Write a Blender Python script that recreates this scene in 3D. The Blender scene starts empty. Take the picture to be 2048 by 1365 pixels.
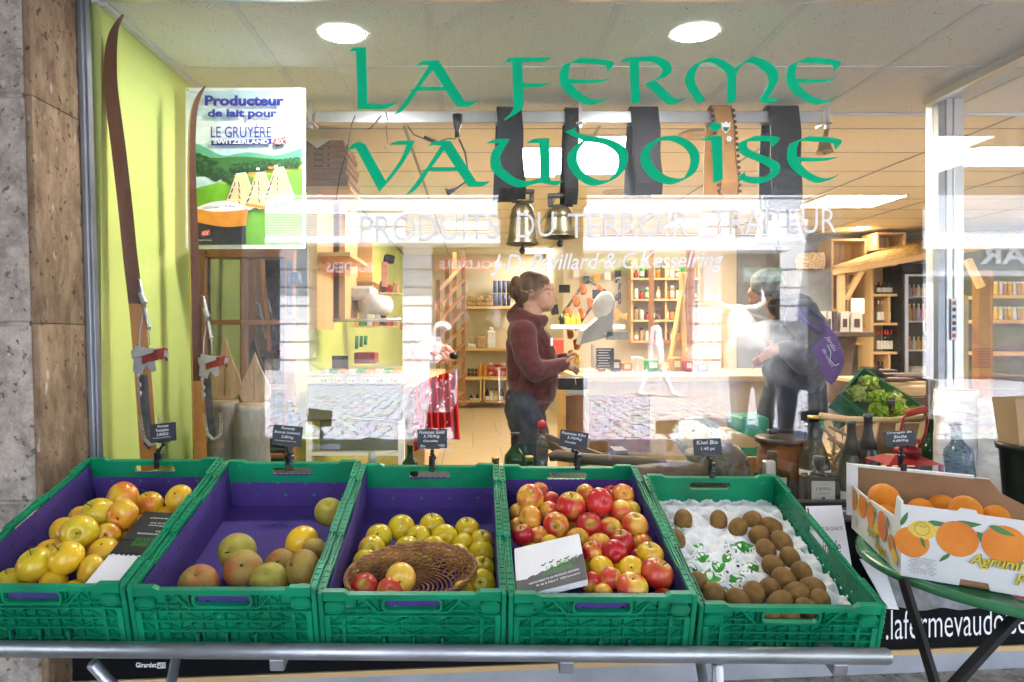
import bpy, math, random
from math import sin, cos, pi, radians as R, sqrt, exp, atan2
from mathutils import Vector as V, Matrix as Mx, Euler
from mathutils.geometry import tessellate_polygon
random.seed(7)
SC = bpy.context.scene
COL = SC.collection
# ---------------------------------------------------------------- camera, light, exposure
CX, CY, F, CZ = 950.0, 662.0, 1400.0, 1.42      # principal point / focal length on the 2048 px frame, eye height
cam = bpy.data.cameras.new('camera'); co = bpy.data.objects.new('camera', cam); COL.objects.link(co)
co.location = (0, 0, CZ); co.rotation_euler = (R(90), 0, 0)
cam.lens = F / 2048 * 36; cam.sensor_width = 36
cam.shift_x = (1024 - CX) / 2048; cam.shift_y = -(682.5 - CY) / 2048
cam.clip_start = 0.05; cam.clip_end = 400
SC.camera = co
wd = bpy.data.worlds.new('World'); SC.world = wd; wd.use_nodes = True
SUN_EL, SUN_AZ = 62, 12
nt = wd.node_tree; sky = nt.nodes.new('ShaderNodeTexSky'); sky.sky_type = 'NISHITA'; sky.sun_disc = False
sky.sun_elevation = R(SUN_EL); sky.sun_rotation = R(SUN_AZ)
nt.links.new(sky.outputs[0], nt.nodes['Background'].inputs[0]); nt.nodes['Background'].inputs[1].default_value = 0.13
sl = bpy.data.lights.new('sun', 'SUN'); sl.energy = 4.6; sl.angle = R(.5); sl.color = (1, .95, .88)
so = bpy.data.objects.new('sun', sl); COL.objects.link(so)
_d = V((sin(R(SUN_AZ)) * cos(R(SUN_EL)), cos(R(SUN_AZ)) * cos(R(SUN_EL)), sin(R(SUN_EL))))
so.rotation_euler = _d.to_track_quat('Z', 'Y').to_euler(); so.location = (0, 5, 12)
SC.view_settings.view_transform = 'Standard'; SC.view_settings.look = 'None'
SC.view_settings.exposure = 3.80; SC.view_settings.gamma = 1
cy = SC.cycles
cy.use_denoising = True; cy.max_bounces = 7; cy.diffuse_bounces = 4; cy.glossy_bounces = 4; cy.transmission_bounces = 6
cy.transparent_max_bounces = 16; cy.caustics_reflective = False; cy.caustics_refractive = False; cy.sample_clamp_indirect = 6
cy.blur_glossy = 0.3
# ---------------------------------------------------------------- helpers
def P(px, py, Y): return V(((px - CX) / F * Y, Y, CZ - (py - CY) / F * Y))
def S(n, Y): return n / F * Y
W = {}
def tag(o, label=None, cat=None, group=None, kind=None):
    if label: o['label'] = label
    if cat: o['category'] = cat
    if group: o['group'] = group
    if kind: o['kind'] = kind
    return o
def thing(name, loc, label, cat, group=None, rot=(0, 0, 0)):
    o = bpy.data.objects.new(name, None); COL.objects.link(o); o.empty_display_size = .05
    o.location = loc; o.rotation_euler = rot
    W[o] = Mx.Translation(V(loc)) @ Euler(rot).to_matrix().to_4x4()
    return tag(o, label, cat, group)
def linkmesh(name, me, loc, parent=None, mw=None):
    o = bpy.data.objects.new(name, me); COL.objects.link(o)
    m = mw or Mx.Translation(loc)
    W[o] = m
    if parent:
        o.parent = parent; o.matrix_parent_inverse = W[parent].inverted()
    o.matrix_basis = m
    return o
def copytree(o, parent=None, mw=None):
    """copy a thing, its parts and sub-parts; mw = new world matrix of the root"""
    c = o.copy(); COL.objects.link(c)
    if parent: c.parent = parent
    if mw is not None: c.matrix_basis = mw
    W[c] = mw if mw is not None else W[o]
    for ch in list(o.children): copytree(ch, c)
    return c
def ident(): return Mx.Identity(4)
class MB:
    def __init__(s): s.v = []; s.f = []; s.m = []; s.sm = []; s.M = None; s.k = 0; s.smooth = False
    def add(s, vs, fs, smooth=None):
        n = len(s.v)
        if s.M is not None: vs = [s.M @ V(v) for v in vs]
        s.v += [tuple(v) for v in vs]; s.f += [tuple(i + n for i in f) for f in fs]
        s.m += [s.k] * len(fs); s.sm += [s.smooth if smooth is None else smooth] * len(fs)
        return s
    def box(s, a, b, bev=0):
        x0, y0, z0 = a; x1, y1, z1 = b
        if bev > 0:
            r = min(bev, .49 * min(x1 - x0, y1 - y0, z1 - z0))
            vs = []; 
            for (X, Y, Z) in ((x0, y0, z0), (x1, y0, z0), (x1, y1, z0), (x0, y1, z0), (x0, y0, z1), (x1, y0, z1), (x1, y1, z1), (x0, y1, z1)):
                dx = r if X == x0 else -r; dy = r if Y == y0 else -r; dz = r if Z == z0 else -r
                vs += [(X, Y + dy, Z + dz), (X + dx, Y, Z + dz), (X + dx, Y + dy, Z)]
            g = lambda c, a: 3 * c + a
            fs = [(g(0, 2), g(3, 2), g(2, 2), g(1, 2)), (g(4, 2), g(5, 2), g(6, 2), g(7, 2)), (g(0, 1), g(1, 1), g(5, 1), g(4, 1)),
                  (g(2, 1), g(3, 1), g(7, 1), g(6, 1)), (g(1, 0), g(2, 0), g(6, 0), g(5, 0)), (g(3, 0), g(0, 0), g(4, 0), g(7, 0))]
            for (p, q, a1, a2) in ((0, 1, 1, 2), (1, 2, 0, 2), (2, 3, 1, 2), (3, 0, 0, 2), (4, 5, 2, 1), (5, 6, 2, 0), (6, 7, 2, 1), (7, 4, 2, 0), (0, 4, 0, 1), (1, 5, 1, 0), (2, 6, 0, 1), (3, 7, 1, 0)):
                fs.append((g(p, a1), g(p, a2), g(q, a2), g(q, a1)))
            fs += [(g(c, 0), g(c, 1), g(c, 2)) for c in range(8)]
            return s.add(vs, fs)
        vs = [(x0, y0, z0), (x1, y0, z0), (x1, y1, z0), (x0, y1, z0), (x0, y0, z1), (x1, y0, z1), (x1, y1, z1), (x0, y1, z1)]
        return s.add(vs, [(0, 3, 2, 1), (4, 5, 6, 7), (0, 1, 5, 4), (1, 2, 6, 5), (2, 3, 7, 6), (3, 0, 4, 7)])
    def cb(s, c, d, bev=0, rot=None):
        """box by centre and size, optional euler"""
        old = s.M
        m = Mx.Translation(V(c)) @ (Euler(rot).to_matrix().to_4x4() if rot else ident())
        s.M = (old @ m) if old is not None else m
        s.box((-d[0] / 2, -d[1] / 2, -d[2] / 2), (d[0] / 2, d[1] / 2, d[2] / 2), bev); s.M = old
        return s
    def beam(s, p, q, w, h, up=(0, 0, 1), bev=0):
        p = V(p); q = V(q); d = q - p; L = d.length; x = d.normalized(); u = V(up)
        if abs(x.dot(u)) > .99: u = V((0, 1, 0))
        y = u.cross(x).normalized(); z = x.cross(y)
        m = Mx(((x.x, y.x, z.x, p.x), (x.y, y.y, z.y, p.y), (x.z, y.z, z.z, p.z), (0, 0, 0, 1)))
        old = s.M; s.M = (old @ m) if old is not None else m
        s.box((0, -w / 2, -h / 2), (L, w / 2, h / 2), bev); s.M = old
        return s
    def tube(s, pts, r, n=10, closed=False, caps=True, flat=None):
        pts = [V(p) for p in pts]; N = len(pts); rs = r if isinstance(r, (list, tuple)) else [r] * N
        vs = []; fs = []; u = None
        for i, p in enumerate(pts):
            if closed: t = pts[(i + 1) % N] - pts[i - 1]
            else: t = pts[min(i + 1, N - 1)] - pts[max(i - 1, 0)]
            t = t.normalized() if t.length > 1e-9 else V((0, 0, 1))
            if u is None:
                u = t.orthogonal().normalized()
            else:
                u = (u - t * u.dot(t)); u = u.normalized() if u.length > 1e-6 else t.orthogonal().normalized()
            w = t.cross(u)
            for k in range(n):
                a = 2 * pi * k / n; vs.append(p + (u * cos(a) + w * sin(a)) * rs[i])
        M = N if closed else N - 1
        for i in range(M):
            for k in range(n):
                a = i * n + k; b = i * n + (k + 1) % n; c = ((i + 1) % N) * n + (k + 1) % n; d = ((i + 1) % N) * n + k
                fs.append((a, b, c, d))
        if caps and not closed: fs += [tuple(reversed(range(n))), tuple(range((N - 1) * n, N * n))]
        return s.add(vs, fs, True)
    def lathe(s, prof, n=24, c=(0, 0, 0), lob=None, caps=True):
        vs = []; fs = []; N = len(prof)
        for (r, z) in prof:
            for k in range(n):
                a = 2 * pi * k / n; q = r * (lob(a, z) if lob else 1); vs.append((c[0] + q * cos(a), c[1] + q * sin(a), c[2] + z))
        for i in range(N - 1):
            for k in range(n):
                fs.append((i * n + k, i * n + (k + 1) % n, (i + 1) * n + (k + 1) % n, (i + 1) * n + k))
        if caps and prof[0][0] > 1e-6: fs.append(tuple(reversed(range(n))))
        if caps and prof[-1][0] > 1e-6: fs.append(tuple(range((N - 1) * n, N * n)))
        return s.add(vs, fs, True)
    def ell(s, c, r, n=16, m=10, rot=None):
        vs = [(0, 0, 1)]; fs = []
        for i in range(1, m):
            for k in range(n):
                t = pi * i / m; a = 2 * pi * k / n; vs.append((sin(t) * cos(a), sin(t) * sin(a), cos(t)))
        vs.append((0, 0, -1))
        q = Euler(rot).to_matrix() if rot else Mx.Identity(3)
        vs = [q @ V((v[0] * r[0], v[1] * r[1], v[2] * r[2])) + V(c) for v in vs]
        for k in range(n): fs.append((0, 1 + k, 1 + (k + 1) % n))
        for i in range(m - 2):
            for k in range(n):
                a = 1 + i * n + k; b = 1 + i * n + (k + 1) % n; fs.append((a, a + n, b + n, b))
        e = len(vs) - 1
        for k in range(n): fs.append((e, 1 + (m - 2) * n + (k + 1) % n, 1 + (m - 2) * n + k))
        return s.add(vs, fs, True)
    def prism(s, loops, y0, y1):
        """loops of (x, z) in the local xz plane (first outer, rest holes), from depth y0 (front) to y1; y0==y1 gives one sheet"""
        flat = [p for l in loops for p in l]
        tri = tessellate_polygon([[V((p[0], p[1], 0)) for p in l] for l in loops])
        n = len(flat); vs = [(p[0], y0, p[1]) for p in flat]; fs = []
        for t in tri:
            a, b, c = [flat[i] for i in t]
            cr = (b[0] - a[0]) * (c[1] - a[1]) - (b[1] - a[1]) * (c[0] - a[0])
            fs.append(tuple(t) if cr > 0 else tuple(reversed(t)))
        if abs(y1 - y0) > 1e-7:
            vs += [(p[0], y1, p[1]) for p in flat]
            fs += [tuple(i + n for i in reversed(f)) for f in fs]
            o = 0
            for l in loops:
                m = len(l)
                for i in range(m):
                    a = o + i; b = o + (i + 1) % m; fs.append((a, b, b + n, a + n))
                o += m
        return s.add(vs, fs)
    def sheet(s, fn, nu, nv, smooth=True):
        vs = [fn(i / nu, j / nv) for j in range(nv + 1) for i in range(nu + 1)]
        fs = [(j * (nu + 1) + i, j * (nu + 1) + i + 1, (j + 1) * (nu + 1) + i + 1, (j + 1) * (nu + 1) + i) for j in range(nv) for i in range(nu)]
        return s.add(vs, fs, smooth)
    def mesh(s, name, mats, off=V((0, 0, 0))):
        me = bpy.data.meshes.new(name)
        me.from_pydata([(v[0] - off[0], v[1] - off[1], v[2] - off[2]) for v in s.v], [], s.f)
        for m in (mats if isinstance(mats, (list, tuple)) else [mats]): me.materials.append(m)
        me.polygons.foreach_set('material_index', s.m); me.polygons.foreach_set('use_smooth', s.sm)
        me.update(); return me
    def build(s, name, mats, parent=None, label=None, cat=None, group=None, kind=None, local=None):
        """geometry is in world space (local=None) -> origin moved to the base centre; local=matrix keeps local geometry"""
        if local is not None:
            o = linkmesh(name, s.mesh(name, mats), None, parent, local)
        else:
            xs = [v[0] for v in s.v]; ys = [v[1] for v in s.v]; zs = [v[2] for v in s.v]
            off = V(((min(xs) + max(xs)) / 2, (min(ys) + max(ys)) / 2, min(zs)))
            o = linkmesh(name, s.mesh(name, mats, off), off, parent)
        return tag(o, label, cat, group, kind)
def circ(cx, cz, r, n=16, rz=None): return [(cx + r * cos(2 * pi * k / n), cz + (rz or r) * sin(2 * pi * k / n)) for k in range(n)]
def rrect(x0, z0, x1, z1, r, n=4):
    o = []
    for (cx, cz, a0) in ((x1 - r, z1 - r, 0), (x0 + r, z1 - r, 90), (x0 + r, z0 + r, 180), (x1 - r, z0 + r, 270)):
        for k in range(n + 1): a = R(a0 + 90 * k / n); o.append((cx + r * cos(a), cz + r * sin(a)))
    return o
def smooth_loop(pts, n=5):
    """pts (x, y[, 1 = smooth]); straight between corner points, Catmull-Rom elsewhere"""
    N = len(pts); out = []
    for i in range(N):
        p1 = pts[i]; p2 = pts[(i + 1) % N]; s1 = len(p1) > 2 and p1[2]; s2 = len(p2) > 2 and p2[2]
        out.append((p1[0], p1[1]))
        if s1 or s2:
            p0 = pts[i - 1] if s1 else p1; p3 = pts[(i + 2) % N] if s2 else p2
            for k in range(1, n):
                t = k / n; q = []
                for a in (0, 1):
                    q.append(.5 * (2 * p1[a] + (p2[a] - p0[a]) * t + (2 * p0[a] - 5 * p1[a] + 4 * p2[a] - p3[a]) * t * t + (3 * p1[a] - p0[a] - 3 * p2[a] + p3[a]) * t ** 3))
                out.append(tuple(q))
    return out
def text_geo(s, bold=0, shear=0):
    cu = bpy.data.curves.new('t', 'FONT'); cu.body = s; cu.size = 1; cu.offset = bold; cu.shear = shear; cu.resolution_u = 3
    ob = bpy.data.objects.new('t', cu); me = bpy.data.meshes.new_from_object(ob)
    vs = [(v.co.x, v.co.y) for v in me.vertices]; fs = [tuple(p.vertices) for p in me.polygons]
    bpy.data.meshes.remove(me); bpy.data.objects.remove(ob); bpy.data.curves.remove(cu)
    return vs, fs
def text_on(mb, s, x0, z0, w, h, y=0, bold=0, shear=0, skew=0, flip=False):
    """lay the words in the local xz plane: box x0..x0+w, z0..z0+h; flip mirrors left-right"""
    vs, fs = text_geo(s, bold, shear)
    if not vs: return
    ax = min(v[0] for v in vs); bx = max(v[0] for v in vs); ay = min(v[1] for v in vs); by = max(v[1] for v in vs)
    o = []
    for v in vs:
        u = (v[0] - ax) / (bx - ax); t = (v[1] - ay) / max(by - ay, 1e-6)
        if flip: u = 1 - u
        o.append((x0 + u * w, y, z0 + t * h + skew * u))
    if flip: fs = [tuple(reversed(f)) for f in fs]
    mb.add(o, fs, False)
def quadM(tl, tr, bl, T=0):
    """matrix mapping local x (0..1), z (0..1, up) on to a world parallelogram, y = its normal away from the viewer"""
    tl, tr, bl = V(tl), V(tr), V(bl); x = tr - tl; z = tl - bl; y = z.cross(x).normalized()
    return Mx(((x.x, y.x, z.x, bl.x), (x.y, y.y, z.y, bl.y), (x.z, y.z, z.z, bl.z), (0, 0, 0, 1)))
def remeshed(mb, name, mat, vox, sm=4, parent=None, label=None, cat=None, group=None, kind=None, fn=None):
    o = bpy.data.objects.new('tmp', mb.mesh('tmp', mat)); COL.objects.link(o)
    m = o.modifiers.new('r', 'REMESH'); m.mode = 'VOXEL'; m.voxel_size = vox; m.use_smooth_shade = True
    if sm: q = o.modifiers.new('s', 'SMOOTH'); q.iterations = sm; q.factor = .5
    dg = bpy.context.evaluated_depsgraph_get()
    me = bpy.data.meshes.new_from_object(o.evaluated_get(dg)); bpy.data.objects.remove(o)
    vs = [v.co.copy() for v in me.vertices]
    if fn: vs = [fn(v) for v in vs]
    b = MB(); b.v = [tuple(v) for v in vs]; b.f = [tuple(p.vertices) for p in me.polygons]; b.m = [0] * len(b.f); b.sm = [True] * len(b.f)
    bpy.data.meshes.remove(me)
    return b.build(name, mat, parent, label, cat, group, kind)
def chain(mb, pts):
    """tapered capsule chain: (x, y, z, r)"""
    for a, b in zip(pts, pts[1:]):
        A = V(a[:3]); B = V(b[:3]); n = 6
        mb.tube([A.lerp(B, t / n) for t in range(n + 1)], [a[3] + (b[3] - a[3]) * t / n for t in range(n + 1)], 14)
    for a in pts: mb.ell(a[:3], (a[3],) * 3, 14, 8)
# ---------------------------------------------------------------- materials
MT = {}
def N(nt, t, **kw):
    n = nt.nodes.new('ShaderNode' + t)
    for k, v in kw.items(): setattr(n, k, v)
    return n
def base(name):
    m = bpy.data.materials.new(name); m.use_nodes = True; t = m.node_tree; b = t.nodes['Principled BSDF']; MT[name] = m
    return m, t, b, t.links.new
def c4(c): return (c[0], c[1], c[2], 1)
def mat(name, col, rough=.5, metal=0, var=.12, sc=12, bump=0, bsc=None, col2=None, emit=0, spec=.32, alpha=None, stretch=None, trans=0, sheen=0):
    m, t, b, L = base(name)
    tc = N(t, 'TexCoord'); mp = N(t, 'Mapping'); L(tc.outputs['Object'], mp.inputs[0])
    oi = N(t, 'ObjectInfo'); ad = N(t, 'VectorMath', operation='ADD'); cm = N(t, 'CombineXYZ')
    ml = N(t, 'Math', operation='MULTIPLY'); ml.inputs[1].default_value = 37; L(oi.outputs['Random'], ml.inputs[0]); L(ml.outputs[0], cm.inputs[0])
    L(tc.outputs['Object'], ad.inputs[0]); L(cm.outputs[0], ad.inputs[1]); L(ad.outputs[0], mp.inputs[0])
    if stretch: mp.inputs['Scale'].default_value = stretch
    nz = N(t, 'TexNoise'); nz.inputs['Scale'].default_value = sc; nz.inputs['Detail'].default_value = 6; nz.inputs['Roughness'].default_value = .6
    L(mp.outputs[0], nz.inputs['Vector'])
    rp = N(t, 'ValToRGB'); c2 = col2 or tuple(min(1, x * (1 + var * 1.2)) for x in col); c1 = col if col2 else tuple(x * (1 - var) for x in col)
    rp.color_ramp.elements[0].position = .36; rp.color_ramp.elements[1].position = .66
    rp.color_ramp.elements[0].color = c4(c1); rp.color_ramp.elements[1].color = c4(c2)
    L(nz.outputs['Fac'], rp.inputs[0]); L(rp.outputs[0], b.inputs['Base Color'])
    b.inputs['Roughness'].default_value = rough; b.inputs['Metallic'].default_value = metal; b.inputs['Specular IOR Level'].default_value = spec
    if sheen: b.inputs['Sheen Weight'].default_value = sheen
    if trans: b.inputs['Transmission Weight'].default_value = trans
    mr = N(t, 'MapRange'); mr.inputs[3].default_value = max(0, rough - .08); mr.inputs[4].default_value = min(1, rough + .1)
    L(nz.outputs['Fac'], mr.inputs[0]); L(mr.outputs[0], b.inputs['Roughness'])
    if bump:
        n2 = N(t, 'TexNoise'); n2.inputs['Scale'].default_value = bsc or sc * 6; n2.inputs['Detail'].default_value = 4; L(mp.outputs[0], n2.inputs['Vector'])
        bp = N(t, 'Bump'); bp.inputs['Strength'].default_value = min(1, bump); bp.inputs['Distance'].default_value = .002 * max(1, bump)
        L(n2.outputs['Fac'], bp.inputs['Height']); L(bp.outputs[0], b.inputs['Normal'])
    if emit: b.inputs['Emission Color'].default_value = c4(col); b.inputs['Emission Strength'].default_value = emit
    return m
def emat(name, col, st):
    m, t, b, L = base(name); b.inputs['Base Color'].default_value = (.8, .8, .8, 1)
    b.inputs['Emission Color'].default_value = c4(col); b.inputs['Emission Strength'].default_value = st
    return m
def wood(name, a, b_, rough=.45, sc=6, st=(1, 1, 12)):
    """grain runs along the axis with the SMALL stretch"""
    return mat(name, a, rough, col2=b_, sc=sc, stretch=st, bump=.25, bsc=sc * 3)
def glassmat(name, fac, tint=(1, 1, 1)):
    m, t, b, L = base(name); t.nodes.remove(b); out = t.nodes['Material Output']
    tr = N(t, 'BsdfTransparent'); tr.inputs[0].default_value = c4(tint); gl = N(t, 'BsdfGlossy'); gl.inputs['Roughness'].default_value = 0
    fr = N(t, 'LayerWeight'); fr.inputs[0].default_value = .5; mx = N(t, 'MixShader'); pw = N(t, 'Math', operation='POWER'); pw.inputs[1].default_value = 5; L(fr.outputs['Facing'], pw.inputs[0])
    mr = N(t, 'MapRange'); mr.inputs[3].default_value = fac; mr.inputs[4].default_value = 1
    L(pw.outputs[0], mr.inputs[0]); L(mr.outputs[0], mx.inputs[0]); L(tr.outputs[0], mx.inputs[1]); L(gl.outputs[0], mx.inputs[2]); L(mx.outputs[0], out.inputs[0])
    return m
# ---------------------------------------------------------------- shared materials
GY = 2.25            # plane of the shop window
BZ = CZ + 1.07       # bay ceiling
SZ = CZ + 1.30       # shop ceiling
FZ = .13             # shop floor
def stonemat(name, c1, c2, pit, st, s1, s2, pitsz):
    m, t, b, L = base(name); tc = N(t, 'TexCoord'); mp = N(t, 'Mapping'); mp.inputs['Scale'].default_value = st; L(tc.outputs['Object'], mp.inputs[0])
    n1 = N(t, 'TexNoise'); n1.inputs['Scale'].default_value = s1; n1.inputs['Detail'].default_value = 8; n1.inputs['Roughness'].default_value = .72; L(mp.outputs[0], n1.inputs['Vector'])
    rp = N(t, 'ValToRGB'); rp.color_ramp.elements[0].position = .38; rp.color_ramp.elements[1].position = .62; rp.color_ramp.elements[0].color = c4(c1); rp.color_ramp.elements[1].color = c4(c2); L(n1.outputs['Fac'], rp.inputs[0])
    n2 = N(t, 'TexNoise'); n2.inputs['Scale'].default_value = s2; n2.inputs['Detail'].default_value = 3; L(tc.outputs['Object'], n2.inputs['Vector'])
    r2 = N(t, 'MapRange'); r2.inputs[1].default_value = .62; r2.inputs[2].default_value = .70; r2.inputs[3].default_value = 0; r2.inputs[4].default_value = .8; L(n2.outputs['Fac'], r2.inputs[0])
    mx = N(t, 'Mix', data_type='RGBA'); L(r2.outputs[0], mx.inputs[0]); L(rp.outputs[0], mx.inputs[6]); mx.inputs[7].default_value = c4(pit)
    n3 = N(t, 'TexNoise'); n3.inputs['Scale'].default_value = pitsz; n3.inputs['Detail'].default_value = 2; L(mp.outputs[0], n3.inputs['Vector'])
    r3 = N(t, 'MapRange'); r3.inputs[1].default_value = .66; r3.inputs[2].default_value = .74; r3.inputs[4].default_value = .55; L(n3.outputs['Fac'], r3.inputs[0])
    m2 = N(t, 'Mix', data_type='RGBA'); L(r3.outputs[0], m2.inputs[0]); L(mx.outputs[2], m2.inputs[6]); m2.inputs[7].default_value = (.62, .58, .52, 1); L(m2.outputs[2], b.inputs['Base Color']); b.inputs['Roughness'].default_value = .85
    bp = N(t, 'Bump'); bp.inputs['Distance'].default_value = .004; bp.invert = True; L(r2.outputs[0], bp.inputs['Height']); b2 = N(t, 'Bump'); b2.inputs['Distance'].default_value = .003; L(n1.outputs['Fac'], b2.inputs['Height']); L(bp.outputs[0], b2.inputs['Normal']); L(b2.outputs[0], b.inputs['Normal'])
    return m
stonemat('granite', (.25, .215, .18), (.50, .44, .37), (.10, .085, .07), (1, 1, 1), 16, 45, 60); stonemat('brownstone', (.17, .105, .06), (.36, .25, .155), (.06, .035, .02), (1, 1, .45), 16, 38, 34)
mat('render_grey', (.42, .42, .43), .8, var=.1, sc=3, bump=.5, bsc=90)
mat('limewall', (.60, .70, .20), .55, var=.05, sc=2, bump=.2, bsc=30, stretch=(1, 1, .15))
mat('cream', (.56, .49, .37), .6, var=.04, sc=1.5)
mat('concrete', (.22, .23, .25), .8, var=.15, sc=3, bump=.8, bsc=60)
mat('alu', (.62, .63, .65), .32, .9, var=.08, sc=4, stretch=(1, 1, .1))
mat('alu_dark', (.30, .32, .36), .4, .7, var=.1, sc=5)
mat('steel', (.40, .41, .43), .38, .85, var=.12, sc=9, bump=.3, bsc=80)
mat('grey_board', (.36, .38, .41), .5, .1, var=.12, sc=6, bump=.2, bsc=50)
mat('black_board', (.004, .004, .005), .75, var=.1, spec=.15)
mat('white_paint', (.72, .72, .72), .5, var=.03)
mat('black_plastic', (.012, .012, .013), .32, var=.1)
mat('dark_cloth', (.03, .03, .033), .8, var=.2, bump=.5, bsc=200)
mat('letter_green', (.0, .48, .225), .6, var=.02, spec=.12)
mat('letter_white', (.93, .93, .94), .6, var=.01, spec=.2)
wood('pine', (.55, .36, .16), (.66, .46, .23), .5, 5, (1, 1, .1)); wood('pine_h', (.55, .36, .16), (.66, .46, .23), .5, 5, (.1, 1, 1))
wood('oak', (.20, .085, .035), (.34, .15, .06), .35, 5, (1, 1, .1)); wood('oak_h', (.20, .085, .035), (.34, .15, .06), .35, 5, (.1, 1, 1))
wood('old_wood', (.075, .045, .03), (.18, .115, .075), .6, 7, (.12, 1, 1))
glassmat('window_glass', .059, (.985, .995, .99))
glassmat('mirror_glass', .30, (.6, .6, .6))
def tilemat(name, col):
    """mineral fibre ceiling tile: pale board with many little dark pits"""
    m, t, b, L = base(name)
    tc = N(t, 'TexCoord'); vo = N(t, 'TexVoronoi'); vo.inputs['Scale'].default_value = 75; L(tc.outputs['Object'], vo.inputs['Vector'])
    nz = N(t, 'TexNoise'); nz.inputs['Scale'].default_value = 25; L(tc.outputs['Object'], nz.inputs['Vector'])
    a = N(t, 'Math', operation='MULTIPLY'); L(vo.outputs['Distance'], a.inputs[0]); L(nz.outputs['Fac'], a.inputs[1])
    rp = N(t, 'ValToRGB'); rp.color_ramp.elements[0].position = .05; rp.color_ramp.elements[1].position = .085
    rp.color_ramp.elements[0].color = c4(tuple(x * .35 for x in col)); rp.color_ramp.elements[1].color = c4(col)
    L(a.outputs[0], rp.inputs[0]); L(rp.outputs[0], b.inputs['Base Color']); b.inputs['Roughness'].default_value = .8
    bp = N(t, 'Bump'); bp.inputs['Distance'].default_value = .002; L(a.outputs[0], bp.inputs['Height']); L(bp.outputs[0], b.inputs['Normal'])
tilemat('ceiling_tile', (.82, .81, .79)); tilemat('ceiling_tile_warm', (.76, .71, .60))
def brickmat(name, c1, c2, mortar, w, h, ms, rough=.6, sc=1, bump=.4, off=.5):
    m, t, b, L = base(name); tc = N(t, 'TexCoord'); br = N(t, 'TexBrick'); L(tc.outputs['Object'], br.inputs['Vector'])
    br.inputs['Color1'].default_value = c4(c1); br.inputs['Color2'].default_value = c4(c2); br.inputs['Mortar'].default_value = c4(mortar)
    br.inputs['Scale'].default_value = sc; br.inputs['Brick Width'].default_value = w; br.inputs['Row Height'].default_value = h; br.inputs['Mortar Size'].default_value = ms
    br.offset = off; br.inputs['Mortar Smooth'].default_value = .3
    nz = N(t, 'TexNoise'); nz.inputs['Scale'].default_value = 9; nz.inputs['Detail'].default_value = 5; L(tc.outputs['Object'], nz.inputs['Vector'])
    mx = N(t, 'Mix', data_type='RGBA', blend_type='MULTIPLY'); mx.inputs[0].default_value = .35
    L(br.outputs['Color'], mx.inputs[6]); L(nz.outputs['Color'], mx.inputs[7]); L(mx.outputs[2], b.inputs['Base Color']); b.inputs['Roughness'].default_value = rough
    bp = N(t, 'Bump'); bp.inputs['Distance'].default_value = .004; bp.inputs['Strength'].default_value = bump; bp.invert = True; L(br.outputs['Fac'], bp.inputs['Height']); L(bp.outputs[0], b.inputs['Normal'])
brickmat('floor_tile', (.62, .47, .29), (.58, .43, .26), (.30, .22, .14), .6, 1.2, .006, .3, bump=.3)
def cobblemat(name):
    m, t, b, L = base(name); tc = N(t, 'TexCoord'); mp = N(t, 'Mapping'); mp.inputs['Scale'].default_value = (5, 7, 5); L(tc.outputs['Object'], mp.inputs[0])
    vo = N(t, 'TexVoronoi', feature='DISTANCE_TO_EDGE'); L(mp.outputs[0], vo.inputs['Vector']); vo.inputs['Randomness'].default_value = .55; vo.inputs['Scale'].default_value = 1
    v2 = N(t, 'TexVoronoi'); v2.inputs['Randomness'].default_value = .55; v2.inputs['Scale'].default_value = 1; L(mp.outputs[0], v2.inputs['Vector'])
    rp = N(t, 'ValToRGB'); rp.color_ramp.elements[0].position = .03; rp.color_ramp.elements[1].position = .10
    rp.color_ramp.elements[0].color = (.04, .045, .06, 1); rp.color_ramp.elements[1].color = (.50, .51, .54, 1); L(vo.outputs['Distance'], rp.inputs[0])
    mx = N(t, 'Mix', data_type='RGBA', blend_type='MULTIPLY'); mx.inputs[0].default_value = .3; L(rp.outputs[0], mx.inputs[6]); L(v2.outputs['Color'], mx.inputs[7])
    L(mx.outputs[2], b.inputs['Base Color']); b.inputs['Roughness'].default_value = .7
    bp = N(t, 'Bump'); bp.inputs['Distance'].default_value = .02; L(vo.outputs['Distance'], bp.inputs['Height']); L(bp.outputs[0], b.inputs['Normal'])
cobblemat('cobble')
def shr(p): return (p[0] + .03 * (CZ - p[2]), p[1], p[2])     # the old jambs lean a little
def sheared(mb): mb.v = [shr(v) for v in mb.v]; return mb
# ---------------------------------------------------------------- ground, street
MB().box((-60, -60, -.3), (60, 60, 0)).build('street', MT['cobble'], kind='structure')
m = MB(); m.box((-8, -2.2, .004), (8, 2.24, .05)); m.build('pavement', MT['granite'], kind='structure')
# ---------------------------------------------------------------- shop shell
m = MB(); m.box((-1.25, 3.36, -.05), (9, 12.1, FZ)); m.build('floor', MT['floor_tile'], kind='structure')
m = MB(); m.box((-1.3, 12.0, FZ), (1.35, 12.15, SZ)); m.box((1.2, 9.5, FZ), (3.55, 9.62, SZ)); m.box((1.2, 9.62, FZ), (1.32, 12.0, SZ)); m.build('wall_back', MT['cream'], kind='structure')
m = MB(); m.box((3.55, 9.47, FZ), (9, 9.6, SZ)); m.build('wall_back_concrete', MT['concrete'], kind='structure')
m = MB(); m.box((8.9, 2.3, FZ), (9.0, 9.47, SZ)); m.build('wall_right', MT['cream'], kind='structure')
m = MB(); m.box((-1.40, 2.30, .1), (-1.228, 12.0, SZ)); m.build('wall_left', MT['limewall'], kind='structure')
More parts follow.
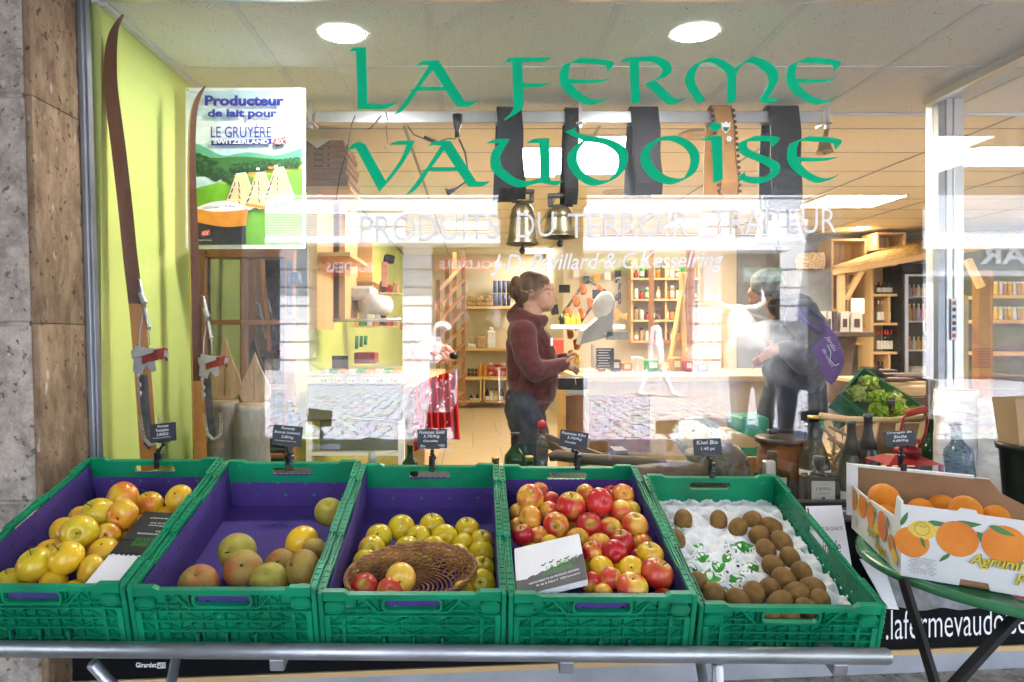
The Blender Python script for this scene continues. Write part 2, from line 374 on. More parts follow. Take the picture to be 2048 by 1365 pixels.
# bay ceiling with its grid of bars
m = MB(); m.box((-1.25, GY + .03, BZ), (4.4, 3.45, BZ + .02)); m.k = 1
for x in (-.795, -.157, .473, 1.08, 1.67, 2.3, 2.9): m.box((x - .013, GY + .03, BZ - .004), (x + .013, 3.45, BZ - .0005))
m.box((-1.18, 2.83, BZ - .003), (4.4, 2.845, BZ - .0003))
m.box((-1.227, GY + .03, BZ - .012), (-1.200, 3.45, BZ - .001)); m.box((-1.18, 3.435, BZ - .012), (4.4, 3.455, BZ - .001))
m.build('ceiling', [MT['ceiling_tile'], MT['white_paint']], kind='structure')
m = MB(); m.box((-1.2, 3.45, SZ), (9, 12.1, SZ + .02)); m.k = 1
for i in range(15):
    y = 3.9 + i * .6; m.box((-1.18, y - .004, SZ - .003), (9, y + .004, SZ - .0005))
for i in range(9): x = -.45 + i * 1.24; m.box((x - .010, 3.47, SZ - .004), (x + .010, 12, SZ - .0008))
m.k = 0; m.box((-1.2, 3.452, BZ - .001), (9, 3.47, SZ)); m.build('ceiling_shop', [MT['ceiling_tile_warm'], MT['alu_dark']], kind='structure')
# building above the arcade (casts the shade of the street front)
m = MB(); m.box((-14, -1.6, 2.62), (14, 2.2, 5.9)); m.box((-14, 2.2, SZ + .03), (14, 14, 5.9)); m.box((-14, 2.2, BZ + .03), (14, 2.32, SZ + .03)); m.box((9.02, 2.3, -.1), (9.2, 13, SZ + .03)); m.box((-14, 12.2, -.1), (9.0, 12.4, SZ + .03)); m.box((-14, 2.36, -.1), (-13.8, 12.2, SZ + .03))
bld = m.build('shop_building', MT['render_grey'], label='pale stone shop building whose upper floors rest on the arcade', cat='building')
m = MB()
for i in range(150):
    x = -8 + i * .107; m.box((x, -1.58, 2.598), (x + .101, 2.18, 2.614))
m.build('ceiling_arcade', MT['white_paint'], kind='structure')
# sill wall and bay floor
m = MB(); m.box((-1.26, 2.285, 0), (9, 2.30, .83)); m.k = 1; m.box((-1.2, 2.301, .74), (2.9, 3.35, .77)); m.k = 0; m.box((-1.2, 3.3, 0.1), (2.05, 3.35, .739))
m.build('wall_sill', [MT['render_grey'], MT['dark_cloth']], kind='structure')
m = MB(); m.box((-2.4, 1.62, .051), (4.5, 2.284, .37), .01); m.build('ledge', MT['granite'], kind='structure')
# ---------------------------------------------------------------- stone jamb on the left
t = thing('stone_pillar', (-1.7, 2.1, 0), 'rough stone door pillar of grey granite blocks with a brown pitted side', 'pillar')
m = MB(); zb = [0.37, .93, 1.44, 2.09, 2.618]
for a, b in zip(zb, zb[1:]): m.box((-2.6, 1.985, a + .004), (-1.262, 2.2, b - .004), .006)
m.box((-2.6, 1.995, .3), (-1.27, 2.2, 2.615)); sheared(m).build('granite_face', MT['granite'], t)
m = MB(); m.smooth = True
for a, b in zip(zb, zb[1:]): m.box((-1.2615, 1.99, a + .001), (-1.240, 2.262, b - .001), .0015)
sheared(m).build('brown_reveal', MT['brownstone'], t)
# ---------------------------------------------------------------- shop window
sw = thing('shop_window', (.5, GY, .86), 'large plate glass shop window with green lettering and an aluminium frame', 'shop window')
m = MB(); m.box((-1.225, GY - .004, .875), (4.2, GY + .004, BZ - .002)); glass = m.build('glass_pane', MT['window_glass'], sw)
m = MB(); m.box((-1.240, GY - .022, .86), (-1.2235, GY + .03, 2.6), .002); m.box((-1.250, GY - .012, .86), (-1.2405, GY + .03, 2.6), .002); m.box((-1.2230, GY - .008, .86), (-1.2165, GY + .02, 2.6), .001)
sheared(m).build('frame', MT['alu_dark'], sw)
m = MB(); m.box((-1.22, GY - .02, BZ + .0), (4.2, GY + .028, BZ + .035), .002); m.build('frame', MT['alu'], sw)
m = MB(); m.box((-1.22, GY - .025, .858), (4.2, GY + .02, .874), .002); m.build('frame', MT['dark_cloth'], sw)
# side glass with its post
t = thing('side_screen', (2.05, 3.2, .86), 'glass side panel of the window bay with a steel corner post', 'glass panel')
m = MB(); m.box((2.047, GY + .05, .87), (2.055, 3.16, BZ - .04)); m.build('glass_pane', MT['window_glass'], t)
m = MB(); m.box((2.085, 3.19, .1), (2.12, 3.24, BZ - .015), .003); m.box((2.135, 3.17, .1), (2.165, 3.25, BZ - .015), .003); m.box((2.04, GY + .05, BZ - .05), (2.075, 3.19, BZ - .015), .002); m.box((2.17, 3.17, .1), (2.215, 3.25, BZ - .015), .003)
m.box((2.123, 3.2, .1), (2.132, 3.24, BZ - .02)); m.build('post', MT['alu'], t)
m = MB(); m.box((2.088, 3.155, .87), (2.118, 3.189, BZ - .02)); m.build('gasket', MT['alu_dark'], t)
# ---------------------------------------------------------------- green uncial lettering on the glass
def z1(p, dx=0, dy=0): return [(680 + (q[0] + dx) / 4.096, 80 + (q[1] + dy) / 4.096) + tuple(q[2:]) for q in p]
def z2(p, dx=0, dy=0): return [(1180 + (q[0] + dx) / 3.938, 80 + (q[1] + dy) / 3.938) + tuple(q[2:]) for q in p]
def z3(p): return [(600 + q[0] / 2.923, q[1] / 2.923) + tuple(q[2:]) for q in p]
LA = [(622, 212), (655, 185, 1), (690, 172, 1), (740, 168, 1), (810, 170), (1022, 503), (1080, 505, 1), (1135, 500), (1100, 525, 1), (1050, 546, 1), (955, 545), (865, 415), (632, 417), (565, 520, 1), (510, 580, 1), (440, 618), (480, 570, 1), (530, 505, 1), (588, 420), (562, 420), (608, 400), (732, 208), (680, 205, 1)]
LAh = [(757, 248), (848, 385), (655, 385)]
LE = [(1715, 138), (1850, 146, 1), (1950, 162, 1), (1976, 188, 1), (1925, 248), (1915, 213, 1), (1885, 192, 1), (1640, 178), (1622, 235, 1), (1620, 303), (1800, 311, 1), (1955, 303), (1870, 330, 1), (1780, 338, 1), (1640, 340), (1700, 408, 1), (1790, 460, 1), (1870, 470, 1), (1960, 435), (1890, 480, 1), (1800, 507, 1), (1730, 495, 1), (1620, 430, 1), (1562, 365, 1), (1546, 290, 1), (1560, 215, 1), (1590, 190)]
GL = [
 [z1([(62, 95), (115, 62), (213, 59), (225, 522), (330, 528, 1), (400, 522, 1), (475, 508), (410, 548, 1), (345, 566, 1), (145, 565), (131, 92)])],
 [z1(LA), z1(LAh)],
 [z1([(1345, 183), (1375, 160, 1), (1410, 147, 1), (1737, 143), (1700, 165, 1), (1668, 178), (1493, 180), (1500, 352), (1620, 356, 1), (1733, 352), (1660, 380, 1), (1590, 388, 1), (1504, 390), (1505, 510, 1), (1500, 550, 1), (1465, 592, 1), (1350, 662), (1342, 655), (1395, 605, 1), (1418, 560, 1), (1422, 530), (1410, 180)])],
 [z2(LE, -1786, 4)],
 [z2([(230, 173), (300, 140, 1), (390, 135, 1), (490, 127, 1), (570, 143, 1), (635, 190, 1), (642, 250, 1), (600, 290, 1), (515, 320), (660, 455, 1), (700, 468, 1), (757, 460), (690, 498, 1), (640, 508, 1), (600, 497, 1), (430, 345), (530, 300, 1), (571, 245, 1), (545, 203, 1), (480, 172, 1), (388, 170), (388, 330), (398, 487), (325, 507), (310, 172)])],
 [z2([(850, 503), (912, 473), (845, 370, 1), (825, 305, 1), (840, 235, 1), (885, 183, 1), (960, 180, 1), (1030, 220, 1), (1072, 262, 1), (1081, 320), (1082, 503), (1153, 483), (1153, 300, 1), (1168, 245, 1), (1210, 192, 1), (1265, 180, 1), (1340, 220, 1), (1398, 280, 1), (1405, 340, 1), (1380, 400, 1), (1328, 490), (1400, 497, 1), (1460, 488, 1), (1503, 458), (1403, 460), (1470, 345, 1), (1488, 290, 1), (1468, 230, 1), (1400, 170, 1), (1300, 132, 1), (1250, 148, 1), (1145, 222), (1060, 165, 1), (980, 137, 1), (925, 146, 1), (810, 205, 1), (760, 270, 1), (752, 330, 1), (775, 395, 1)])],
 [z2(LE)],
 [z1([(52, 905), (110, 852, 1), (160, 837, 1), (200, 853, 1), (228, 892, 1), (373, 1155), (490, 990, 1), (545, 860), (398, 860), (460, 832, 1), (520, 826), (613, 824), (570, 920, 1), (480, 1060, 1), (335, 1230, 1), (312, 1225, 1), (140, 912, 1), (110, 895, 1)])],
 [z1(LA, 96, 658), z1(LAh, 96, 658)],
 [z1([(1198, 848), (1255, 820, 1), (1300, 812, 1), (1392, 812), (1330, 920, 1), (1312, 980, 1), (1340, 1055, 1), (1440, 1133, 1), (1530, 1156, 1), (1640, 1135), (1632, 845), (1527, 845), (1585, 812, 1), (1640, 806), (1715, 806), (1722, 1155), (1830, 1155), (1800, 1178, 1), (1765, 1192, 1), (1660, 1172), (1600, 1180, 1), (1490, 1208, 1), (1400, 1190, 1), (1262, 1090, 1), (1230, 1010, 1), (1250, 910, 1), (1308, 848)])],
 [z3([(1545, 770), (1620, 747), (1606, 765, 1), (1660, 790, 1), (1780, 806, 1), (1850, 830, 1), (1902, 865, 1), (1918, 910, 1), (1905, 980, 1), (1850, 1040, 1), (1760, 1080, 1), (1690, 1083, 1), (1620, 1042, 1), (1572, 975, 1), (1564, 920, 1), (1590, 870, 1), (1652, 822), (1600, 800, 1)]),
  z3([(1668, 830), (1760, 842, 1), (1835, 880, 1), (1862, 930, 1), (1850, 1000, 1), (1805, 1052), (1740, 1052, 1), (1660, 1010, 1), (1622, 940, 1), (1630, 880, 1)])],
 [z2([(620, 757, 1), (700, 760, 1), (800, 810, 1), (855, 880, 1), (862, 960, 1), (830, 1040, 1), (760, 1092, 1), (640, 1138, 1), (520, 1110, 1), (430, 1030, 1), (398, 950, 1), (410, 880, 1), (460, 820, 1), (555, 768, 1)]),
  z2([(545, 795), (640, 797, 1), (730, 840, 1), (785, 910, 1), (785, 1000, 1), (742, 1086), (690, 1092, 1), (600, 1070, 1), (520, 1010, 1), (475, 930, 1), (482, 860, 1)])],
 [z2([(873, 792), (940, 757), (1040, 757), (1048, 1098), (972, 1130), (957, 795)])], [z2([(988, 637), (1042, 685), (985, 728), (927, 682)])],
 [z2([(1300, 757), (1380, 757, 1), (1470, 762, 1), (1493, 785, 1), (1435, 848), (1425, 815, 1), (1395, 800, 1), (1245, 800), (1237, 828, 1), (1265, 868, 1), (1400, 925, 1), (1480, 965, 1), (1498, 1010, 1), (1478, 1060, 1), (1400, 1112, 1), (1330, 1133, 1), (1230, 1122, 1), (1160, 1085), (1222, 1035), (1225, 1062, 1), (1260, 1078, 1), (1380, 1080), (1422, 1042, 1), (1415, 1008, 1), (1350, 972, 1), (1205, 908, 1), (1168, 860, 1), (1175, 815, 1), (1225, 788, 1)])],
 [z2(LE, 8, 619)]]
yl = GY - .0055
m = MB()
for loops in GL:
    m.prism([[((x - CX) / F * yl, CZ - (y - CY) / F * yl) for (x, y) in smooth_loop(l, 6)] for l in loops], yl, yl + .001)
m.build('green_lettering', MT['letter_green'], glass)
def glasstext(s, x0, y0, x1, h, rise, **k):
    m = MB(); a = P(x0, y0, yl); text_on(m, s, a.x, a.z, S(x1 - x0, yl), S(h, yl), yl, skew=S(rise, yl), **k); return m
m = glasstext('PRODUITS', 720, 485, 997, 53, 6, bold=-.006); 
for s_, a_, b_, y_ in (('DU', 1034, 1108, 477), ('TERROIR', 1136, 1378, 477), ('-', 1398, 1412, 454), ('TRAITEUR', 1424, 1672, 470)):
    k_ = glasstext(s_, a_, y_, b_, 4 if s_ == '-' else 50, 4, bold=-.006); m.add(k_.v, k_.f, False)
m.build('white_lettering', MT['letter_white'], glass)
m = glasstext('J-D. Pavillard & C.Kesselring', 982, 552, 1447, 43, 7, bold=.012, shear=.28); m.build('white_lettering', MT['letter_white'], glass)
# ---------------------------------------------------------------- board with the web address under the window
bA, bB = V((-1.15, 1.93, 0)), V((3.0, 2.262, 0))
def along(px):      # point of the board plane seen at column px
    d = V(((px - CX) / F, 1, 0)); e = bB - bA; k = (bA.x * e.y - bA.y * e.x) / (d.x * e.y - d.y * e.x); return d * k
def bz(px, py): p = along(px); return V((p.x, p.y, CZ - (py - CY) / F * p.y))
t = thing('banner', (.4, 2.15, .4), 'long black banner board with the web address in white, leaning under the shop window', 'banner')
tl, tr, bl = V((bA.x + .04, bA.y, .845)), V((bB.x, bB.y, .845)), V((bA.x + .04, bA.y, bz(300, 1356).z))
bm = quadM(tl, tr, bl); Wd = (tr - tl).length; Hh = (tl - bl).length
def onboard(mb, q, y=0):  # world point on the board -> (u, v)
    r = bm.inverted() @ q; return r.x, r.z
m = MB(); m.M = bm; m.box((0, 0, 0), (1, .02, 1)); m.build('panel', MT['black_board'], t)
m = MB(); m.M = bm; m.box((0, -.006, -.04), (1, .018, -.001)); m.build('wood_strip', MT['pine_h'], t)
def boardtext(s, x0, y0, x1, h, rise=0, **k):
    a = onboard(None, bz(x0, y0)); b = onboard(None, bz(x1, y0 - rise)); m = MB(); m.M = bm
    text_on(m, s, a[0], a[1], b[0] - a[0], S(h, along(x0).y) / Hh, -.0012, skew=b[1] - a[1], **k); return m
m = boardtext('www.lafermevaudoise.ch', 1676, 1284, 2098, 60, 20, bold=-.006); m.build('white_lettering', MT['letter_white'], t)
m = boardtext('Girardet', 273, 1334, 314, 10, 0, bold=.02); k_ = boardtext('079 718 75 12', 288, 1338.5, 332, 5, 0, bold=.01); m.add(k_.v, k_.f)
m.build('white_lettering', MT['letter_white'], t)
m = boardtext('Pub', 317.5, 1333, 330, 8, 0, bold=.02)
a = onboard(None, bz(315.5, 1336)); b = onboard(None, bz(332, 1324)); w = (b[0] - a[0]); 
for q in (((a[0], a[1]), (b[0], a[1] + .006)), ((a[0], b[1] - .006), (b[0], b[1])), ((a[0], a[1]), (a[0] + w * .07, b[1])), ((b[0] - w * .07, a[1]), (b[0], b[1]))): m.box((q[0][0], -.0016, q[0][1]), (q[1][0], -.0008, q[1][1]))
m.build('white_lettering', MT['letter_white'], t)
tl2 = bl + V((0, .02, -.02)); tr2 = V((bB.x, bB.y + .02, tl2.z))
m = MB(); m.M = quadM(tl2, tr2, V((bA.x + .04, bA.y + .02, .371))); m.box((0, 0, 0), (1, .02, 1)); m.build('plinth_board', MT['grey_board'], label='plain grey metal plinth board under the black banner', cat='board')
# ---------------------------------------------------------------- green folding crates
m_, t_, b_, L_ = base('crate_green'); tc_ = N(t_, 'TexCoord'); oi_ = N(t_, 'ObjectInfo'); cm_ = N(t_, 'CombineXYZ'); mu_ = N(t_, 'Math', operation='MULTIPLY'); mu_.inputs[1].default_value = 53; L_(oi_.outputs['Random'], mu_.inputs[0]); L_(mu_.outputs[0], cm_.inputs[0]); av_ = N(t_, 'VectorMath', operation='ADD'); L_(tc_.outputs['Object'], av_.inputs[0]); L_(cm_.outputs[0], av_.inputs[1])
n1_ = N(t_, 'TexNoise'); n1_.inputs['Scale'].default_value = 9; n1_.inputs['Detail'].default_value = 4; L_(av_.outputs[0], n1_.inputs['Vector']); r1_ = N(t_, 'ValToRGB'); r1_.color_ramp.elements[0].position = .35; r1_.color_ramp.elements[1].position = .68; r1_.color_ramp.elements[0].color = (.0, .165, .072, 1); r1_.color_ramp.elements[1].color = (.002, .26, .115, 1); L_(n1_.outputs['Fac'], r1_.inputs[0])
n2_ = N(t_, 'TexNoise'); n2_.inputs['Scale'].default_value = 34; n2_.inputs['Detail'].default_value = 7; n2_.inputs['Roughness'].default_value = .75; L_(av_.outputs[0], n2_.inputs['Vector']); q2_ = N(t_, 'MapRange'); q2_.inputs[1].default_value = .63; q2_.inputs[2].default_value = .70; q2_.inputs[4].default_value = .55; L_(n2_.outputs['Fac'], q2_.inputs[0])
x1_ = N(t_, 'Mix', data_type='RGBA'); L_(q2_.outputs[0], x1_.inputs[0]); L_(r1_.outputs[0], x1_.inputs[6]); x1_.inputs[7].default_value = (.22, .42, .33, 1)     # pale scuffs
n3_ = N(t_, 'TexNoise'); n3_.inputs['Scale'].default_value = 5; n3_.inputs['Detail'].default_value = 8; L_(av_.outputs[0], n3_.inputs['Vector']); q3_ = N(t_, 'MapRange'); q3_.inputs[1].default_value = .58; q3_.inputs[2].default_value = .75; q3_.inputs[4].default_value = .5; L_(n3_.outputs['Fac'], q3_.inputs[0])
x2_ = N(t_, 'Mix', data_type='RGBA'); L_(q3_.outputs[0], x2_.inputs[0]); L_(x1_.outputs[2], x2_.inputs[6]); x2_.inputs[7].default_value = (.03, .10, .06, 1); L_(x2_.outputs[2], b_.inputs['Base Color']); b_.inputs['Roughness'].default_value = .42; b_.inputs['Specular IOR Level'].default_value = .35
mat('liner_purple', (.062, .034, .19), .75, var=.10, sc=10, bump=.5, bsc=120)
TILT = R(15.5); CW, CL = .396, .60
def seg(mb, x0, z0, x1, z1, w, y0, y1):
    """rib in the xz plane, from depth y0 to y1"""
    d = V((x1 - x0, z1 - z0)); L = d.length; d /= L; n = V((-d.y, d.x)) * (w / 2)
    q = [(x0 + n.x, z0 + n.y), (x0 - n.x, z0 - n.y), (x1 - n.x, z1 - n.y), (x1 + n.x, z1 + n.y)]
    mb.prism([list(reversed(q)) if (q[1][0] - q[0][0]) * (q[2][1] - q[1][1]) - (q[1][1] - q[0][1]) * (q[2][0] - q[1][0]) < 0 else q], y0, y1)
def end_wall(H, front=True):
    m = MB(); w = CW; s = H / .15; x0, x1 = .012, w - .012
    hx0, hx1, hz0, hz1 = w / 2 - .059, w / 2 + .059, H - .045, H - .021
    holes = [list(reversed(rrect(hx0, hz0, hx1, hz1, .008)))]
    for k in (-1, 0, 1):
        c = w / 2 + k * .062; holes.append(list(reversed(rrect(c - .0062, .006, c + .0062, .038 * s, .002))))
    outer = [(x0, .004), (x1, .004), (x1, H - .001), (w - .055, H - .001), (w - .065, H - .008), (.065, H - .008), (.055, H - .001), (x0, H - .001)]
    m.prism([outer] + holes, .0100, .0130)                       # the web
    for k in (-1, 0, 1): m.box((w / 2 + k * .062 - .0035, -.001, .004), (w / 2 + k * .062 + .0035, .009, .033 * s), .0012)
    Y0, Y1 = 0, .0102
    # rim band, handle frame, trapezoid
    m.prism([[(x0, H - .022), (.047, H - .022), (.060, H - .018), (w - .060, H - .018), (w - .047, H - .022), (x1, H - .022), (x1, H), (w - .055, H), (w - .066, H - .007), (.066, H - .007), (.055, H), (x0, H)]], -.0012, Y1)
    zt = H - .018
    m.prism([rrect(hx0 - .004, hz0 - .004, hx1 + .004, hz1 + .004, .010), list(reversed(rrect(hx0, hz0, hx1, hz1, .008)))], -.001, .0132)
    seg(m, hx0 - .045, zt, hx0 - .015, hz0 - .006, .004, Y0, Y1); seg(m, hx1 + .045, zt, hx1 + .015, hz0 - .006, .004, Y0, Y1); seg(m, hx0 - .015, hz0 - .006, hx1 + .015, hz0 - .006, .0035, Y0, Y1)
    # latch plates
    for c in (.034, w - .034):
        m.prism([rrect(c - .021, H - .053, c + .021, H - .025, .013)], -.0006, Y1)
        m.prism([rrect(c - .019, H - .051, c + .019, H - .027, .012), list(reversed(rrect(c - .0165, H - .0485, c + .0165, H - .0295, .0095)))], -.003, -.0005)
    # rails
    for z in (.090 * s, .066 * s, .042 * s, .016 * s, .005):
        for a, b in (((x0, x1),) if z > .04 * s else ((x0, w / 2 - .0705), (w / 2 - .0535, w / 2 - .0085), (w / 2 + .0085, w / 2 + .0535), (w / 2 + .0705, x1))):
            m.box((a, Y0, z - .0016), (b, Y1, z + .0016))
    for z in (.1045 * s,): m.box((.055, Y0, z - .001), (hx0 - .022, Y1, z + .001)); m.box((hx1 + .022, Y0, z - .001), (w - .055, Y1, z + .001))
    for c in (.052, w - .052): m.box((c - .0035, Y0, .004), (c + .0035, Y1, H - .055))
    for c in (.018, w - .018): m.box((c - .006, -.0015, .004), (c + .006, Y1, H - .058), .001)
    n = 12; xs = [.0555 + (w - .111) * k / n for k in range(n + 1)]
    zs = [.005, .042 * s, .066 * s, .090 * s]
    for k in range(1, n):
        if k in (3, 9): 
            for (a, b) in ((.042 * s, .090 * s),): m.box((xs[k] - .0006, Y0 + .001, a), (xs[k] + .0006, Y1, b))
        else: m.box((xs[k] - .0006, Y0 + .001, .005), (xs[k] + .0006, Y1, .090 * s))
        if k not in (4, 5, 6, 7, 8): m.box((xs[k] - .0006, Y0 + .001, .09 * s), (xs[k] + .0006, Y1, H - .02))
    for j in range(3):
        for k in range(0, n, 2):
            if j == 0 and k in (4, 6): continue
            up = (k // 2 + j) % 2 == 0
            a, b = (zs[j], zs[j + 1]) if up else (zs[j + 1], zs[j]); seg(m, xs[k], a, xs[k + 2] if k + 2 <= n else xs[n], b, .0012, Y0 + .0012, Y1)
    for k in (0, 2, 8, 10):
        a, b = (.09 * s, H - .022) if k in (0, 8) else (H - .022, .09 * s)
        if abs(xs[k + 1] - w / 2) > .07: seg(m, xs[k], a, xs[k + 2] if abs(xs[k + 2] - w / 2) > .06 else xs[k + 1], b, .0012, Y0 + .0012, Y1)
    for x in (.026, w - .026):
        sgn = 1 if x < w / 2 else -1
        for j in range(3): seg(m, x - sgn * .002, zs[j + (j % 2)] if True else 0, x + sgn * .022, zs[j + 1 - (j % 2)], .0012, Y0 + .0012, Y1)
    return m
def side_wall(H):
    """wall along y, outside at x = 0"""
    m = MB(); L = CL; s = H / .15
    def zx(poly): return poly
    old = Mx(((0, 1, 0, 0), (1, 0, 0, 0), (0, 0, 1, 0), (0, 0, 0, 1)))          # local (u, depth, z) -> (depth, u, z)
    m.M = old
    hz0, hz1 = H - .040, H - .018; c = L / 2
    holes = [list(reversed(rrect(c - .055, hz0, c + .055, hz1, .008)))]
    n = 17
    for j, z in enumerate((.03, .055, .080)):
        for k in range(n):
            u = .035 + (L - .07) * (k + .5 * (j % 2)) / n
            if u > L - .035: continue
            holes.append([(u, z * s), (u, z * s + .008), (u + .012, z * s + .008), (u + .012, z * s)])
    m.prism([[(.008, .002), (L - .008, .002), (L - .008, H - .004), (.008, H - .004)]] + holes, .006, .009)
    for z in (.005, .022 * s, .046 * s, .071 * s, .096 * s): m.box((.01, .001, z - .0014), (L - .01, .0065, z + .0014))
    for k in range(n + 1):
        u = .03 + (L - .06) * k / n; m.box((u - .0008, .0015, .005), (u + .0008, .0065, (.096 * s)))
    # stepped rim: flat double flange with fine cross ribs
    for a, b, z in ((0.006, .10, H), (.10, .22, H - .006), (.22, L - .22, H), (L - .22, L - .10, H - .006), (L - .10, L - .006, H)):
        m.box((a + .0003, -.001, z - .012), (b - .0003, .0015, z - .0005), .0005); m.box((a + .0003, .0125, z - .010), (b - .0003, .0150, z + .0005), .0005)
        m.box((a + .0003, .0016, z - .008), (b - .0003, .0124, z - .003))
        k = int((b - a) / .020)
        for i in range(k): u = a + .01 + i * .020; m.box((u - .0007, .0017, z - .0028), (u + .0007, .0123, z - .001))
    m.M = None
    m.v = [(v[0], v[1], v[2]) for v in m.v]; m.f = [tuple(reversed(f)) for f in m.f]
    return m
def crate_proto(H):
    e = end_wall(H).mesh('end_wall', MT['crate_green']); s_ = side_wall(H).mesh('side_wall', MT['crate_green'])
    b = MB(); b.box((.006, .006, 0), (CW - .006, CL - .006, .004))
    for k in range(9): b.box((.02, .03 + k * .066, .0042), (CW - .02, .035 + k * .066, .007))
    for x in (0, CW - .011):
        for y in (-.001, CL - .010): b.box((x, y, .002), (x + .011, y + .011, H - .003), .002)
        for k in range(10): b.box((x - .0006 if x == 0 else x + .0108, -.0016, .008 + k * .013), (x + .0002 if x == 0 else x + .0116, .008, .010 + k * .013))
    return e, s_, b.mesh('base', MT['crate_green'])
PROTO = {h: crate_proto(h) for h in (.150, .128)}
def crate(Mw, H, label, group='green fruit crates on the trestle stand', name='fruit_crate'):
    t = bpy.data.objects.new(name, None); COL.objects.link(t); t.matrix_basis = Mw; W[t] = Mw; tag(t, label, 'crate', group)
    e, s_, b = PROTO[H]
    def part(n, me, lm):
        o = bpy.data.objects.new(n, me); COL.objects.link(o); o.parent = t; o.matrix_basis = lm; W[o] = Mw @ lm
    part('end_wall', e, ident()); part('end_wall', e, Mx.Translation((CW, CL, 0)) @ Mx.Rotation(pi, 4, 'Z'))
    part('side_wall', s_, ident()); part('side_wall', s_, Mx.Translation((CW, CL, 0)) @ Mx.Rotation(pi, 4, 'Z'))
    part('base', b, ident())
    return t
def scallop(a, b, z, n):
    return [(a + (b - a) * k / (n * 4), z + .0022 * abs(sin(pi * (k / 4)))) for k in range(n * 4 + 1)]
def liner(t, Mw, H, ht, seed, label):
    """purple cardboard tray lining: four leaning sides with punched holes, floor"""
    rnd = random.Random(seed); m = MB(); g = .0160
    def wall(M4, L, h, holes, lean):
        top = scallop(0, L, h, int(L / .016)); outer = [(0, 0), (L, 0)] + list(reversed(top))
        hl = []
        for (u, z) in holes: hl.append(list(reversed(circ(u, z, .0042, 8))))
        m.M = Mw @ M4 @ Mx.Rotation(lean, 4, 'X'); n0 = len(m.v); m.prism([outer] + hl, 0, .0008)
        m.M = None
    def hol(L, rows, h): return [(L * (k + .5 + .25 * (j % 2)) / 4.4, h * (.35 + .38 * j)) for j in range(rows) for k in range(4) if L * (k + .5 + .25 * (j % 2)) / 4.4 < L - .02]
    wI, lI = CW - 2 * g, CL - 2 * g
    Tr = lambda x, y, a: Mx.Translation((x, y, .009)) @ Mx.Rotation(a, 4, 'Z')
    wall(Tr(g, g, 0), wI, ht[0], hol(wI, 2, ht[0]), rnd.uniform(0, .03))
    wall(Tr(CW - g, CL - g, pi), wI, ht[1], hol(wI, 2, ht[1]), rnd.uniform(0, .06))
    wall(Tr(g, CL - g, -pi / 2), lI, ht[2], [(lI * (k + .5) / 7, ht[2] * z) for z in (.4, .75) for k in range(7)], rnd.uniform(0, .03))
    wall(Tr(CW - g, g, pi / 2), lI, ht[3], [(lI * (k + .5) / 7, ht[3] * z) for z in (.4, .75) for k in range(7)], rnd.uniform(0.01, .05))
    m.M = Mw; m.box((g, g, .0085), (CW - g, CL - g, .0095)); m.M = None
    return m.build('liner', MT['liner_purple'], None, label, 'crate liner', 'purple cardboard crate liners')
def crateM(FT, H, yaw=0, roll=0):
    rot = Mx.Rotation(roll, 4, 'Y') @ Mx.Rotation(yaw, 4, 'Z') @ Mx.Rotation(TILT, 4, 'X')
    return Mx.Translation(FT - rot @ V((0, 0, H))) @ rot
CM = []
for i, (px, py, Y, H, yaw, lab) in enumerate((
    (-132, 1168, 1.462, .150, 0, 'green plastic crate at the left end, full of big yellow apples'),
    (252, 1175, 1.462, .150, 0, 'green plastic crate with only a few large russet apples left in it'),
    (634, 1184, 1.462, .150, 0, 'green plastic crate with small golden apples and a wicker basket'),
    (1017, 1188, 1.462, .150, 0, 'green plastic crate heaped with red and yellow apples'),
    (1399, 1208, 1.500, .128, R(-1.6), 'shallower green plastic crate at the right end, holding kiwis'))):
    M_ = crateM(P(px, py, Y), H, yaw); CM.append((M_, H)); crate(M_, H, lab)
for i, (ht, lab) in enumerate((((.130, .098, .122, .118), 'purple cardboard liner around the big yellow apples in the left crate'), ((.130, .100, .122, .12), 'purple cardboard liner in the half empty crate of russet apples'),
                        ((.130, .100, .124, .115), 'purple cardboard liner behind the wicker basket and golden apples'), ((.130, .098, .12, .125), 'purple cardboard liner around the red and yellow apples'))):
    liner(None, CM[i][0], .15, ht, i, lab)
# ---------------------------------------------------------------- trestle stand
t = thing('trestle_stand', (-.2, 1.7, 0), 'galvanised steel trestle stand carrying the row of green crates', 'stand')
zf = CZ - (1306 - CY) / F * 1.452
def railz(x): return zf - .0085 * (x + .0)
m = MB(); m.tube([(-1.35, 1.452, railz(-1.35)), (.855, 1.452, railz(.855))], .0165, 20); m.tube([(.855, 1.452, railz(.855)), (.859, 1.452, railz(.855))], .0145, 16); m.build('rail', MT['steel'], t)
zb = CM[1][0] @ V((.2, CL, -.02))
m = MB(); m.tube([(-1.35, zb.y, zb.z), (.9, zb.y, zb.z)], .0165, 16); m.build('rail', MT['steel'], t)
for px in (558, 1131, 1673):
    a = P(px, 1338, 1.47); m = MB(); m.beam((a.x, 1.452, railz(a.x) - .031), (a.x, zb.y, zb.z - .031), .03, .026, bev=.002); m.build('cross_bar', MT['steel'], t)
for (x0, x1, yy, xt) in ((-.82, -.70, 1.62, -.55), (.63, .52, 1.62, .75)):
    m = MB(); a = V((x1 if x1 > 0 else x0, 1.50, railz(0) - .045)); b = V((xt - .12 if x1 > 0 else xt, 1.80, .07)); m.tube([a, b], .0125, 12)
    m.tube([(a.x + .05, 1.95, zb.z - .04), (b.x - .05 if x1 > 0 else b.x - .2, 1.45, .052)], .0125, 12); m.build('leg', MT['steel'], t)
